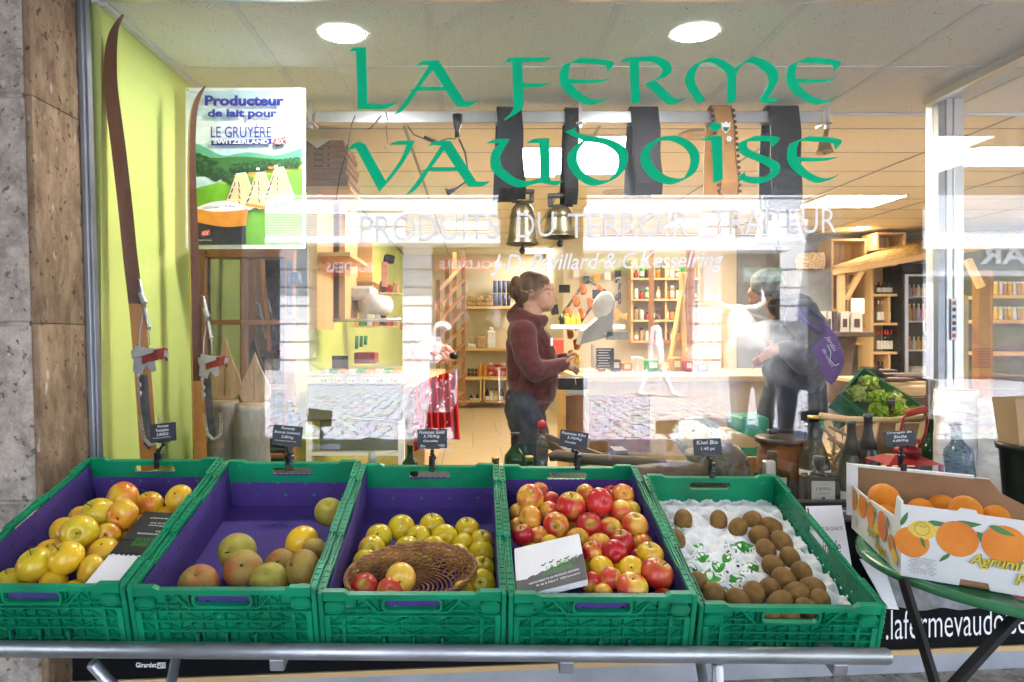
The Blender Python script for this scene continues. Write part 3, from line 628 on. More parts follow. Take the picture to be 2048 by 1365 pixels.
# ---------------------------------------------------------------- fruit
def appleprof(seed):
    r = random.Random(seed); h = r.uniform(.84, .96); wdn = r.uniform(.05, .13); d = r.uniform(.22, .30); out = []
    for i in range(25):
        a = pi * i / 24; rr = sin(a) * (1 - wdn * cos(a) * -1 * .8); z = -cos(a) * h
        if z > 0: z -= d * exp(-(rr / .27) ** 2)
        else: z += .17 * exp(-(rr / .22) ** 2)
        out.append((rr, z))
    return out
def applemesh(name, mat_, seed):
    r = random.Random(seed * 13); p1, p2 = r.uniform(0, 6), r.uniform(0, 6); a1 = r.uniform(.01, .03); a2 = r.uniform(.006, .02)
    m = MB(); m.lathe(appleprof(seed), 32, lob=lambda a, z: 1 + a1 * cos(a + p1) + a2 * cos(2 * a + p2) + .012 * (max(0, -z)) * cos(5 * a))
    m.v = [(v[0], v[1] + 0, v[2] + .05 * v[0] * r.uniform(.9, 1)) for v in m.v]
    m.k = 1; m.ell((0, 0, -.74), (.075, .075, .04), 8, 5)
    return m.mesh(name, [mat_, MT['calyx']])
mat('calyx', (.05, .03, .015), .9, var=.3); mat('stem_brown', (.07, .04, .02), .8, var=.2)
def applemat(name, c1, c2, red, amount, russ=0, green=(.42, .36, .025)):
    m, t, b, L = base(name); tc = N(t, 'TexCoord'); oi = N(t, 'ObjectInfo'); ml = N(t, 'Math', operation='MULTIPLY'); ml.inputs[1].default_value = 61; L(oi.outputs['Random'], ml.inputs[0])
    cm = N(t, 'CombineXYZ'); [L(ml.outputs[0], cm.inputs[i]) for i in (0, 1)]; ad = N(t, 'VectorMath', operation='ADD'); L(tc.outputs['Object'], ad.inputs[0]); L(cm.outputs[0], ad.inputs[1])
    n1 = N(t, 'TexNoise'); n1.inputs['Scale'].default_value = .55; n1.inputs['Detail'].default_value = 1; L(ad.outputs[0], n1.inputs['Vector'])      # unit apple: blush side
    sp = N(t, 'SeparateXYZ'); L(tc.outputs['Object'], sp.inputs[0]); at = N(t, 'Math', operation='ARCTAN2'); L(sp.outputs[1], at.inputs[0]); L(sp.outputs[0], at.inputs[1])
    c2n = N(t, 'CombineXYZ'); m6 = N(t, 'Math', operation='MULTIPLY'); m6.inputs[1].default_value = 9; L(at.outputs[0], m6.inputs[0]); L(m6.outputs[0], c2n.inputs[0]); L(sp.outputs[2], c2n.inputs[1]); L(ml.outputs[0], c2n.inputs[2])
    n2 = N(t, 'TexNoise'); n2.inputs['Scale'].default_value = 1.3; n2.inputs['Detail'].default_value = 3; L(c2n.outputs[0], n2.inputs['Vector'])
    su = N(t, 'Math', operation='MULTIPLY_ADD'); su.inputs[1].default_value = .28; L(n2.outputs['Fac'], su.inputs[0]); L(n1.outputs['Fac'], su.inputs[2])
    rr = N(t, 'Math', operation='MULTIPLY_ADD'); rr.inputs[1].default_value = .16; L(oi.outputs['Random'], rr.inputs[0]); L(su.outputs[0], rr.inputs[2])
    mr = N(t, 'MapRange'); mr.inputs[1].default_value = .88 - amount * .42; mr.inputs[2].default_value = 1.06 - amount * .42; L(rr.outputs[0], mr.inputs[0])
    n3 = N(t, 'TexNoise'); n3.inputs['Scale'].default_value = 1.2; L(ad.outputs[0], n3.inputs['Vector']); mA = N(t, 'Mix', data_type='RGBA'); mA.inputs[6].default_value = c4(c1); mA.inputs[7].default_value = c4(c2)
    mq = N(t, 'MapRange'); mq.inputs[1].default_value = .35; mq.inputs[2].default_value = .65; L(n3.outputs['Fac'], mq.inputs[0]); L(mq.outputs[0], mA.inputs[0])
    mB = N(t, 'Mix', data_type='RGBA'); L(mr.outputs[0], mB.inputs[0]); L(mA.outputs[2], mB.inputs[6]); mB.inputs[7].default_value = c4(red)
    # green hollow round the stem, pale pores
    le = N(t, 'VectorMath', operation='DISTANCE'); le.inputs[1].default_value = (0, 0, .75); L(tc.outputs['Object'], le.inputs[0]); mg = N(t, 'MapRange'); mg.inputs[1].default_value = .15; mg.inputs[2].default_value = .6; mg.inputs[3].default_value = .65; mg.inputs[4].default_value = 0; L(le.outputs['Value'], mg.inputs[0])
    mC = N(t, 'Mix', data_type='RGBA'); L(mg.outputs[0], mC.inputs[0]); L(mB.outputs[2], mC.inputs[6]); mC.inputs[7].default_value = c4(green)
    vo = N(t, 'TexVoronoi'); vo.inputs['Scale'].default_value = 7; L(ad.outputs[0], vo.inputs['Vector']); mv = N(t, 'MapRange'); mv.inputs[1].default_value = .04; mv.inputs[2].default_value = .09; mv.inputs[3].default_value = .35; mv.inputs[4].default_value = 0; L(vo.outputs['Distance'], mv.inputs[0])
    mD = N(t, 'Mix', data_type='RGBA'); L(mv.outputs[0], mD.inputs[0]); L(mC.outputs[2], mD.inputs[6]); mD.inputs[7].default_value = (.55, .42, .2, 1) if not russ else (.12, .07, .02, 1)
    if russ:
        n4 = N(t, 'TexNoise'); n4.inputs['Scale'].default_value = 2.2; n4.inputs['Detail'].default_value = 8; n4.inputs['Roughness'].default_value = .7; L(ad.outputs[0], n4.inputs['Vector']); mz = N(t, 'MapRange'); mz.inputs[1].default_value = .45; mz.inputs[2].default_value = .65; mz.inputs[4].default_value = russ; L(n4.outputs['Fac'], mz.inputs[0])
        mE = N(t, 'Mix', data_type='RGBA'); L(mz.outputs[0], mE.inputs[0]); L(mD.outputs[2], mE.inputs[6]); mE.inputs[7].default_value = (.26, .13, .035, 1); mD = mE
    L(mD.outputs[2], b.inputs['Base Color']); b.inputs['Roughness'].default_value = .62 if russ else .3; b.inputs['Specular IOR Level'].default_value = .45
    b.inputs['Subsurface Weight'].default_value = 0
    return m
applemat('apple_orange', (.68, .36, .02), (.62, .42, .03), (.56, .12, .02), .30)
applemat('apple_green', (.54, .42, .014), (.64, .42, .018), (.55, .20, .03), .12)
applemat('apple_gold', (.64, .45, .014), (.54, .44, .018), (.62, .30, .05), .12)
applemat('apple_russet', (.30, .20, .035), (.38, .28, .04), (.36, .09, .02), .45, russ=.8)
applemat('apple_russetgreen', (.26, .25, .03), (.38, .32, .04), (.40, .14, .03), .15, russ=.35)
applemat('apple_yellow', (.72, .46, .018), (.70, .40, .018), (.66, .30, .05), .1)
applemat('apple_red', (.55, .12, .03), (.50, .05, .025), (.40, .010, .014), .85)
applemat('apple_mixed', (.70, .40, .04), (.66, .28, .04), (.50, .02, .018), .54)
applemat('apple_blush', (.72, .47, .05), (.70, .38, .05), (.58, .06, .03), .40)
AM = {}
def getmesh(k, i):
    if (k, i) not in AM: AM[(k, i)] = applemesh('apple', MT['apple_' + k], i + len(k) * 7)
    return AM[(k, i)]
sm_ = MB(); sm_.tube([(0, 0, .52), (.02, .01, .75), (.08, .03, 1.0), (.15, .05, 1.14)], [.035, .028, .03, .05], 6); STEM = sm_.mesh('stem', MT['stem_brown'])
COLW = {'orange': 'yellow orange', 'green': 'green tinged', 'gold': 'golden yellow', 'russet': 'brown russet', 'russetgreen': 'green russet', 'yellow': 'bright yellow', 'red': 'deep red', 'mixed': 'red and yellow', 'blush': 'yellow apple blushed red'}
ORD = ['first', 'second', 'third', 'fourth', 'fifth', 'sixth', 'seventh', 'eighth', 'ninth', 'tenth', 'eleventh', 'twelfth']
def hit(px, py, Mw, z):
    """point where the view ray of a pixel meets the plane local z of a crate"""
    o = V((0, 0, CZ)); d = P(px, py, 1) - o; n = (Mw.to_3x3() @ V((0, 0, 1))); q = Mw @ V((0, 0, z)); k = (q - o).dot(n) / d.dot(n); return o + d * k
def put_apple(c, r, kind, ori, rnd, label, group):
    i = rnd.randrange(4); Q = Mx.Rotation(rnd.uniform(0, 6.28), 4, 'Z')
    if ori == 's': A = Mx.Rotation(R(rnd.uniform(12, 38)), 4, 'X') @ Mx.Rotation(R(rnd.uniform(-25, 25)), 4, 'Y')
    elif ori == 'f': A = Mx.Rotation(R(75), 4, 'X') @ Mx.Rotation(R(rnd.uniform(-20, 20)), 4, 'Y')
    elif ori == 'c': A = Mx.Rotation(R(-rnd.uniform(105, 135)), 4, 'X') @ Mx.Rotation(R(rnd.uniform(-20, 20)), 4, 'Y')
    else: A = Mx.Rotation(R(rnd.uniform(50, 130)) * rnd.choice((1, -1)), 4, rnd.choice('XY')) @ Mx.Rotation(R(-30), 4, 'X')
    Mw = Mx.Translation(c) @ A @ Q @ Mx.Diagonal((r, r, r, 1))
    o = bpy.data.objects.new('apple', getmesh(kind, i)); COL.objects.link(o); o.matrix_basis = Mw; W[o] = Mw
    tag(o, label, 'apple', group)
    if ori in 'sf':
        s = bpy.data.objects.new('stem', STEM); COL.objects.link(s); s.parent = o; s.matrix_basis = Mx.Diagonal((1, 1, rnd.uniform(.85, 1.1), 1))
def rows(items, gap):
    """group by height in the picture, then left to right: gives (row, place, rows, count) of every item"""
    idx = sorted(range(len(items)), key=lambda i: items[i][1]); rw = []; cur = [idx[0]]
    for i in idx[1:]:
        if items[i][1] - items[cur[0]][1] < gap: cur.append(i)
        else: rw.append(cur); cur = [i]
    rw.append(cur); res = {}
    for r_, l in enumerate(rw):
        l.sort(key=lambda i: items[i][0])
        for p_, i in enumerate(l): res[i] = (r_, p_, len(rw), len(l))
    return res
def place(items, ci, z, where, group, gap=26, hue=None, fill=None):
    Mw, H = CM[ci]; rnd = random.Random(ci + 5); rs = rows(items, gap); Mi = Mw.inverted()
    ls = []
    for it in items:
        zz = it[5] if len(it) > 5 else z; c = hit(it[0], it[1], Mw, zz); ls.append([Mi @ c, S(it[2], c.y) / 2 * 1.01])
    for _ in range(30):                                            # let neighbours push each other apart until they only touch
        for a in range(len(ls)):
            for b in range(a):
                d = ls[a][0] - ls[b][0]; need = .87 * (ls[a][1] + ls[b][1])
                if 1e-6 < d.length < need: e = d.normalized() * (need - d.length) * .25; e.y *= .8; ls[a][0] += e; ls[b][0] -= e
        for q in ls: l, r = q; l.x = min(max(l.x, .018 + r), CW - .018 - r); l.y = min(max(l.y, .019 + r), CL - .019 - r); l.z = min(max(l.z, .011 + r), .165)
    for i, it in enumerate(items):
        k = it[3]; ori = it[4] if len(it) > 4 else 'n'; l, r = ls[i]; c = Mw @ l
        a, b, na, nb = rs[i]; row = 'back row' if a == 0 else 'front row' if a == na - 1 else ORD[a] + ' row'
        pos = 'alone' if nb == 1 else 'leftmost' if b == 0 else 'rightmost' if b == nb - 1 else ORD[b] + ' from the left'
        w_ = COLW[k] + ('' if k == 'blush' else ' apple')
        put_apple(c, r, k, ori, rnd, '%s, %s in the %s%s' % (w_, pos, row, where), group)
A1 = [(248, 999, 68, 'orange', 'n', .115), (196, 1026, 65, 'green', 's', .125), (302, 1012, 54, 'orange', 's', .10), (357, 1010, 54, 'orange', 'c', .105), (252, 1044, 60, 'orange', 'n', .105), (163, 1072, 72, 'green', 'f', .12), (216, 1073, 50, 'orange', 'c', .095),
      (244, 1070, 44, 'green', 'n', .08), (106, 1106, 62, 'orange', 'n', .10), (208, 1107, 62, 'orange', 'n', .10), (142, 1131, 67, 'yellow', 's', .12), (68, 1143, 72, 'green', 's', .11), (176, 1146, 58, 'orange', 'n', .10), (25, 1164, 58, 'green', 's', .09), (106, 1168, 66, 'yellow', 'n', .09),
      (150, 1176, 52, 'yellow', 'n', .085), (130, 1064, 56, 'orange', 'n', .085), (160, 1034, 44, 'orange', 'n', .08), (322, 1030, 58, 'yellow', 'n', .085), (270, 1090, 56, 'orange', 'n', .08), (60, 1180, 56, 'orange', 'n', .08), (285, 1050, 58, 'orange', 'n', .08), (215, 1150, 60, 'orange', 'n', .08)]
place(A1, 0, .1, ', left crate', 'big yellow apples in the left crate', 24)
A2 = [(474, 1103, 73, 'russetgreen', 'f', .075), (490, 1142, 78, 'russet', 'c', .085), (398, 1170, 80, 'russet', 'n', .075), (534, 1163, 76, 'russetgreen', 'n', .08), (596, 1092, 68, 'yellow', 'n', .08), (570, 1126, 71, 'russet', 'c', .06), (638, 1103, 56, 'russet', 'n', .09), (610, 1147, 76, 'russet', 'n', .09), (672, 1024, 58, 'russetgreen', 'n', .09), (607, 1182, 48, 'yellow', 'n', .07)]
place(A2, 1, .06, ', russet crate', 'large russet apples in the second crate', 22)
A3 = [(803, 1056, 54, 'gold'), (865, 1050, 50, 'green', 's'), (935, 1058, 49, 'green', 's'), (758, 1074, 52, 'gold', 'c'), (836, 1077, 50, 'gold', 'c'), (889, 1076, 53, 'gold'), (972, 1082, 47, 'green', 's'), (743, 1101, 55, 'gold'), (812, 1100, 54, 'gold'),
      (866, 1101, 52, 'yellow'), (928, 1090, 46, 'gold'), (965, 1108, 52, 'green'), (913, 1113, 51, 'gold', 's', .075), (730, 1127, 51, 'gold', 'c'), (784, 1119, 50, 'yellow', 's', .065), (963, 1138, 53, 'gold', 's'), (967, 1170, 56, 'gold', 'c'), (935, 1182, 46, 'gold'), (850, 1128, 50, 'gold', 'n', .05), (700, 1158, 48, 'gold', 'n', .05)]
place(A3, 2, .062, ', golden crate', 'golden apples in the third crate', 18)
A4 = [(1056, 1001, 54, 'blush', 'n', .13), (1061, 1042, 50, 'mixed', 'n', .12), (1143, 1016, 58, 'mixed', 's', .14), (1198, 1006, 57, 'mixed', 'c', .15), (1246, 994, 46, 'mixed', 'n', .12), (1240, 1026, 49, 'blush', 'n', .125), (1110, 1052, 52, 'mixed', 'f', .125), (1178, 1051, 52, 'red', 'n', .13), (1272, 1054, 53, 'mixed', 'n', .125),
      (1097, 1024, 42, 'mixed', 'c', .11), (1049, 1078, 43, 'red', 's', .11), (1082, 1072, 42, 'mixed', 'n', .105), (1223, 1064, 46, 'blush', 'n', .11), (1199, 1091, 49, 'mixed', 'n', .12), (1251, 1093, 51, 'red', 's', .12), (1152, 1082, 48, 'mixed', 'n', .11), (1180, 1111, 45, 'mixed', 's', .12), (1232, 1116, 51, 'red', 'n', .125), (1295, 1114, 52, 'yellow', 's', .12),
      (1204, 1138, 51, 'yellow', 'n', .12), (1262, 1141, 50, 'yellow', 'c', .125), (1240, 1137, 46, 'yellow', 'n', .11), (1312, 1153, 67, 'red', 's', .125), (1220, 1164, 45, 'blush', 'c', .12), (1260, 1175, 62, 'blush', 'n', .125), (1188, 1165, 44, 'mixed', 'n', .11), (1210, 1184, 40, 'mixed', 'n', .11), (1322, 1190, 44, 'mixed', 'n', .10), (1170, 1130, 46, 'yellow', 'n', .10),
      (1172, 990, 42, 'mixed', 'n', .105), (1212, 1036, 44, 'red', 'n', .10), (1142, 1050, 42, 'red', 'n', .10), (1096, 1086, 40, 'yellow', 'n', .10), (1056, 1096, 42, 'yellow', 'n', .09), (1036, 1022, 42, 'mixed', 'n', .10), (1038, 1054, 40, 'mixed', 'n', .09), (1282, 1084, 44, 'mixed', 'n', .105), (1270, 1022, 42, 'blush', 'n', .10), (1272, 1114, 44, 'red', 'n', .105), (1102, 1004, 40, 'red', 'n', .10), (1130, 1090, 42, 'mixed', 'n', .09), (1290, 1140, 44, 'red', 'n', .09), (1080, 985, 40, 'mixed', 'n', .09), (1222, 990, 40, 'red', 'n', .09), (1230, 1092, 42, 'mixed', 'n', .085), (1330, 1120, 40, 'blush', 'n', .085)]
place(A4, 3, .1, ', heaped crate', 'red and yellow apples in the fourth crate', 15)
# ---------------------------------------------------------------- wicker basket with three apples
mat('wicker', (.27, .12, .045), .55, var=.35, sc=40, bump=.5, bsc=90); mat('wicker_pale', (.55, .40, .22), .6, var=.3, sc=40, bump=.5, bsc=90)
def woven(mb, c, rx, ry, h, M_, turns=16, ribs=28, thick=.0022, bowl=.55, flare=1):
    def pt(a, v, o=0):
        k = bowl + (1 - bowl) * v ** .6; return M_ @ V((c[0] + (rx * k + o) * cos(a), c[1] + (ry * k + o) * sin(a), c[2] + h * v))
    for j in range(turns):
        v = (j + .5) / turns; N_ = ribs * 4; pts = []
        for i in range(N_):
            a = 2 * pi * i / N_; pts.append(pt(a, v, thick * .8 * sin(a * ribs / 1 + pi * j)))
        mb.tube(pts, thick, 5, closed=True)
    for i in range(ribs):
        a = 2 * pi * i / ribs; mb.tube([pt(a, k / 6) for k in range(7)], thick * 1.1, 5)
    for q in range(3):
        mb.tube([pt(2 * pi * i / 90, 1.0, .003 * sin(2 * pi * i / 90 * 14 + q * 2.1)) + V((0, 0, .003 * cos(2 * pi * i / 90 * 14 + q * 2.1))) for i in range(90)], thick * 1.3, 5, closed=True)
    rings = 9
    for j in range(rings):
        k = (j + .6) / rings * bowl; mb.tube([M_ @ V((c[0] + rx * k * cos(2 * pi * i / 70), c[1] + ry * k * sin(2 * pi * i / 70), c[2] + .001 * sin(i * 2.5 + j * pi))) for i in range(70)], thick * 1.1, 5, closed=True)
bk = thing('basket', CM[2][0] @ V((.19, .11, .07)), 'oval brown wicker basket tipped among the golden apples', 'basket')
m = MB(); BMx = CM[2][0] @ Mx.Translation((.185, .125, .066)) @ Mx.Rotation(R(15), 4, 'Z') @ Mx.Rotation(R(7), 4, 'X'); woven(m, (0, 0, 0), .148, .092, .052, BMx, 11, 30, bowl=.66); 
m.build('woven_body', MT['wicker'], bk)
rnd = random.Random(3)
for (px, py, d, k, z, lb) in ((802, 1156, 60, 'blush', .122, 'tall pale yellow apple standing in the wicker basket'), (728, 1173, 54, 'red', .105, 'red apple at the left end inside the wicker basket'), (780, 1182, 54, 'blush', .105, 'yellow apple low at the front inside the wicker basket')):
    c = hit(px, py, CM[2][0], z); put_apple(c, S(d, c.y) / 2, k, 'n', rnd, lb, None)
# ---------------------------------------------------------------- kiwis and their moulded tray
mat('kiwi_skin', (.17, .085, .022), .7, var=.30, sc=1.4, bump=.5, bsc=60, col2=(.26, .14, .034), spec=.3)
mat('tray_paper', (.74, .73, .70), .7, var=.05, sc=14, bump=1.2, bsc=50); mat('kiwi_print', (.03, .26, .02), .6, var=.1); mat('kiwi_print_pale', (.75, .82, .55), .6); mat('print_black', (.02, .02, .02), .6)
KM, KH = CM[4]
def trayz(x, y):
    p = .052; u = x / p; v = y / (p * .8); off = .5 * (int(math.floor(v)) % 2); du = (u + off) % 1 - .5; dv = v % 1 - .5
    r = sqrt(du * du + dv * dv * .9); c = -.017 * (.5 + .5 * cos(pi * min(1, r / .5))); 
    return .052 + c + .0022 * sin(x * 210 + 3 * sin(y * 90)) * cos(y * 170 + x * 60) + .0012 * sin(x * 470 + y * 350)
tr = thing('kiwi_tray', KM @ V((CW / 2, CL / 2, .01)), 'white moulded paper tray printed with kiwi slices, half emptied', 'tray')
m = MB(); m.M = KM; m.sheet(lambda u, v: (.0135 + (CW - .027) * u, .0135 + (CL - .027) * v, trayz((CW - .027) * u, (CL - .027) * v)), 130, 190); tray = m.build('moulded_sheet', MT['tray_paper'], tr)
def trayhit(px, py, lift):
    z = .05
    for _ in range(4): l = KM.inverted() @ hit(px, py, KM, z); z = trayz(l.x - .0135, l.y - .0135) + lift
    return l, z
def wrap(px, py, r, loopr, mi, lift, m, a0=0, a1=2 * pi, seg_=20):
    l, z = trayhit(px, py, 0); n = seg_; rr0, rr1 = loopr; vs = []; 
    for k in range(n + 1):
        a = a0 + (a1 - a0) * k / n
        for q in (rr0, rr1): x = l.x + r * q * cos(a); y = l.y + r * q * sin(a); vs.append((x, y, trayz(x - .0135, y - .0135) + lift))
    m.k = mi; m.M = KM; m.add(vs, [(2 * k, 2 * k + 1, 2 * k + 3, 2 * k + 2) for k in range(n)], True); m.M = None
m = MB()
for (px, py, r, g) in ((1418, 1159, 18, 1), (1436, 1139, 10, 0), (1478, 1092, 15, 1), (1403, 1119, 11, 1), (1454, 1061, 9, 0), (1500, 1131, 13, 1), (1476, 1165, 13, 1), (1456, 1120, 9, 0), (1452, 1183, 12, 1), (1356, 1062, 8, 0), (1384, 1140, 8, 0), (1396, 1090, 9, 0), (1500, 1100, 8, 0), (1430, 1090, 7, 0)):
    q = S(r * 1.35, 1.7); 
    if g or px % 4 == 0: wrap(px, py, q, (.26, 1), 0, .0006, m); wrap(px, py, q, (.0, .26), 1, .0007, m); wrap(px, py, q, (.34, .42), 2, .0008, m)
    if g or px % 3 == 0:
        for a in range(11): b_ = 2.2 + a * .32; wrap(px, py, q, (1.25, 1.62), 2, .0006, m, b_, b_ + .12, 1)
m.build('kiwi_print', [MT['kiwi_print'], MT['kiwi_print_pale'], MT['print_black']], tray)
KL = [(1366, 1041, 37), (1437, 1042, 36), (1476, 1056, 36), (1504, 1041, 38), (1542, 1054, 37), (1518, 1071, 38), (1563, 1085, 41), (1532, 1100, 38), (1580, 1118, 41), (1546, 1133, 45), (1603, 1147, 44), (1568, 1163, 49), (1623, 1179, 50), (1540, 1178, 43), (1590, 1191, 51), (1508, 1189, 44), (1429, 1189, 44), (1394, 1167, 40), (1354, 1078, 34), (1476, 1202, 46), (1560, 1210, 50), (1637, 1206, 46), (1540, 1234, 42), (1578, 1236, 42), (1615, 1222, 46)]
def kiwimesh(seed):
    r = random.Random(seed); m = MB(); m.lathe([(sin(pi * i / 20) ** .92, -1.26 * cos(pi * i / 20)) for i in range(21)], 26, lob=lambda a, z: 1 + .03 * cos(2 * a + seed))
    m.k = 1; m.ell((0, 0, 1.2), (.13, .13, .05), 8, 5); m.ell((0, 0, -1.2), (.10, .10, .04), 8, 5)
    return m.mesh('kiwi', [MT['kiwi_skin'], MT['calyx']])
KMs = [kiwimesh(i) for i in range(3)]; rs = rows(KL, 22); rnd = random.Random(11)
for i, (px, py, d) in enumerate(KL):
    z = .062; c = hit(px, py, KM, z); r = S(d, c.y) / 2 * .96; l = KM.inverted() @ c; l.x = min(max(l.x, .016 + r), CW - .016 - r); l.y = min(max(l.y, .016 + r), CL - .016 - r)
    a, b, na, nb = rs[i]; row = 'back row' if a == 0 else 'front row' if a == na - 1 else ORD[a] + ' row'; pos = 'alone' if nb == 1 else 'leftmost' if b == 0 else 'rightmost' if b == nb - 1 else ORD[b] + ' from the left'
    o = bpy.data.objects.new('kiwi', KMs[i % 3]); COL.objects.link(o); o.matrix_basis = Mx.Translation(KM @ l) @ Euler((R(rnd.uniform(-55, 55)), R(rnd.uniform(-45, 45)), rnd.uniform(0, 6))).to_matrix().to_4x4() @ Mx.Diagonal((r, r, r * rnd.uniform(.92, 1.06), 1))
    tag(o, 'brown furry kiwi, %s in the %s of the kiwi tray' % (pos, row), 'kiwi', 'kiwis in the right crate')
# ---------------------------------------------------------------- price tags clipped on the back rims
mat('slate', (.018, .020, .026), .45, var=.15, sc=30); mat('chalk', (.62, .64, .66), .8, var=.05)
def pricetag(px0, py0, px1, py1, rot, lines, cx, ybase, label, Y=2.035):
    t = thing('price_tag', P(cx, ybase, Y), label, 'price tag', 'black price tags clipped above the fruit')
    c = P((px0 + px1) / 2, (py0 + py1) / 2, Y); w = S(px1 - px0, Y); h = S(py1 - py0, Y); M_ = Mx.Translation(c) @ Mx.Rotation(R(-rot), 4, 'Y') @ Mx.Rotation(R(-8), 4, 'X')
    m = MB(); m.M = M_; m.prism([rrect(-w / 2, -h / 2, w / 2, h / 2, .003)], 0, .002); m.k = 1
    for (s, u, v, ww, hh) in lines: text_on(m, s, (u - .5) * w, (.5 - v) * h, ww * w, hh * h, -.0006, shear=.15, bold=.006)
    m.build('slate', [MT['slate'], MT['chalk']], t)
    m = MB(); b = P(cx, ybase, Y); m.M = M_; m.box((-w * .22, -.003, -h / 2 - .002), (w * .26, .005, -h / 2 + .007), .001); m.M = None
    top = M_ @ V((0, 0, -h / 2)); n = (top - b).length
    m.tube([top, top + V((0, .002, -.006)), b + V((0, 0, .03))], [.004, .003, .004], 8); m.ell(b + V((0, 0, .034)), (.0065,) * 3, 10, 6); m.ell(top + V((0, 0, -.008)), (.006,) * 3, 10, 6)
    m.cb(b + V((-.004, -.004, .012)), (.010, .010, .036), .002, rot=(R(14), 0, R(8))); m.cb(b + V((.002, .008, .012)), (.014, .006, .038), .002, rot=(R(-10), 0, 0)); m.cb(b + V((0, -.010, -.006)), (.016, .008, .020), .002); m.cb(b + V((.004, 0, .024)), (.018, .020, .008), .002)
    m.build('clip', MT['black_plastic'], t)
pricetag(300, 847, 352, 884, 6, [('Pommes', .3, .22, .42, .14), ('Tentation', .22, .44, .5, .16), ('2.80/KG', .25, .66, .46, .15), ('Provenance Chavornay', .1, .80, .7, .07)], 316, 925, 'small slate tag reading Pommes Tentation, behind the left crate')
pricetag(545, 852, 604, 892, -5, [('Pommes', .28, .20, .45, .14), ('Boscop (cuisson)', .06, .44, .86, .17), ('2.80/kg', .3, .66, .42, .16), ('Provenance Chavornay', .12, .80, .72, .07)], 578, 930, 'small slate tag reading Pommes Boscop, above the russet apples')
pricetag(835, 859, 894, 897, 1, [('Pommes Gold', .06, .24, .86, .17), ('3.70/Kg', .2, .48, .55, .19), ('Chevalley', .2, .70, .5, .15), ('Su         VD', .1, .93, .82, .13)], 864, 932, 'small slate tag reading Pommes Gold, above the golden apples')
pricetag(1119, 863, 1176, 896, -8, [('Pommes Kiku', .06, .26, .84, .17), ('3.70/Kg', .26, .54, .52, .19), ('Chevalley', .2, .78, .4, .14)], 1154, 928, 'small slate tag reading Pommes Kiku, above the red and yellow apples')
pricetag(1387, 878, 1443, 911, 2, [('Kiwi Bio', .12, .34, .76, .24), ('1.40 pc', .26, .74, .5, .24)], 1422, 945, 'small slate tag reading Kiwi Bio 1.40 pc, above the kiwis')
# ---------------------------------------------------------------- leaflets and paper bags lying on the fruit
mat('paper_white', (.72, .70, .69), .7, var=.03, sc=10, bump=.2, bsc=60); mat('paper_black', (.022, .022, .024), .45, var=.2); mat('print_green', (.04, .30, .03), .6)
def sheetM(q, zc, Mw):   # q = TL, TR, BL pixels; lie on the crate plane
    return quadM(*[hit(a[0], a[1], Mw, z) for a, z in zip(q, zc)])
t = thing('leaflet_stack', hit(230, 1100, CM[0][0], .12), 'stack of black and white leaflets lying on the yellow apples', 'leaflets')
Q = sheetM(((287, 1026), (362, 1030), (164, 1172)), (.135, .135, .125), CM[0][0])
m = MB(); m.M = Q
for k in range(7):
    a = .004 * sin(k * 2.3); m.box((a, .003 + k * .0016, a), (1 + a, .0042 + k * .0016, 1 + a * .5)); 
m.build('paper', MT['paper_white'], t)
m = MB(); m.M = Q; m.box((.0, .0012, .42), (1, .0026, 1.0)); sk = [(1, .43), (0, .43)] + [(k / 30, .43 - .018 - .012 * sin(k * 1.7) - .010 * (k % 3 == 0)) for k in range(31)]
m.prism([list(reversed(sk))], .0012, .0026); m.box((.02, -.0003, .60), (1.03, .0006, 1.02)); m.build('black_print', MT['paper_black'], t)
m = MB(); m.M = Q @ Mx.Translation((1, 0, 1)) @ Mx.Rotation(pi, 4, 'Y'); text_on(m, 'LA FERME', .06, .43, .60, .05, -.0006); text_on(m, 'VAUDOISE', .06, .37, .60, .05, -.0006); m.build('green_print', MT['print_green'], t)
m = MB(); m.M = Q @ Mx.Translation((1, 0, 1)) @ Mx.Rotation(pi, 4, 'Y')
for s_, u, v, w_ in (('VENTE DIRECTE DE PRODUITS FERMIERS', .06, .30, .66), ('TRAITEUR', .06, .26, .25), ('1003 Lausanne', .2, .18, .4), ('021 351 35 50', .2, .14, .4), ('www.lafermevaudoise.ch', .1, .07, .6)): text_on(m, s_, u, v, w_, .022, -.0012)
m.build('white_print', MT['letter_white'], t)
t = thing('paper_bag_stack', hit(1100, 1140, CM[3][0], .13), 'stack of white paper bags with a grey meadow print on the red apples', 'paper bags')
Q = sheetM(((1029, 1098), (1144, 1071), (1033, 1190)), (.145, .16, .135), CM[3][0])
m = MB(); m.M = Q
for k in range(9): a = .006 * sin(k * 2.1); m.box((a, k * .0016, a - .05), (1.12 + a, .0012 + k * .0016, 1 + a))
m.build('paper', MT['paper_white'], t)
hl = [(1.12, -.045), (1.12, .52)] + [(1.12 - k * .05, .50 - .012 * k + .018 * sin(k * 1.9)) for k in range(1, 22)] + [(.004, .28), (.004, -.045)]
m = MB(); m.M = Q; m.prism([list(reversed(hl))], -.0008, -.0002)
for k in range(5): m.ell((.45 + k * .13, -.0008, .47 + .03 * (k % 2)), (.035, .0006, .018), 8, 4); m.ell((.49 + k * .13, -.0008, .50 + .03 * (k % 2)), (.015, .0006, .015), 8, 4)
m.build('grey_print', mat('print_grey', (.10, .095, .09), .7, var=.3, sc=8), t)
m = MB(); m.M = Q; text_on(m, 'LA FERME', .50, .34, .50, .085, -.0016, skew=.06); text_on(m, 'VAUDOISE', .42, .22, .50, .085, -.0016, skew=.06); m.build('green_print', MT['print_green'], t)
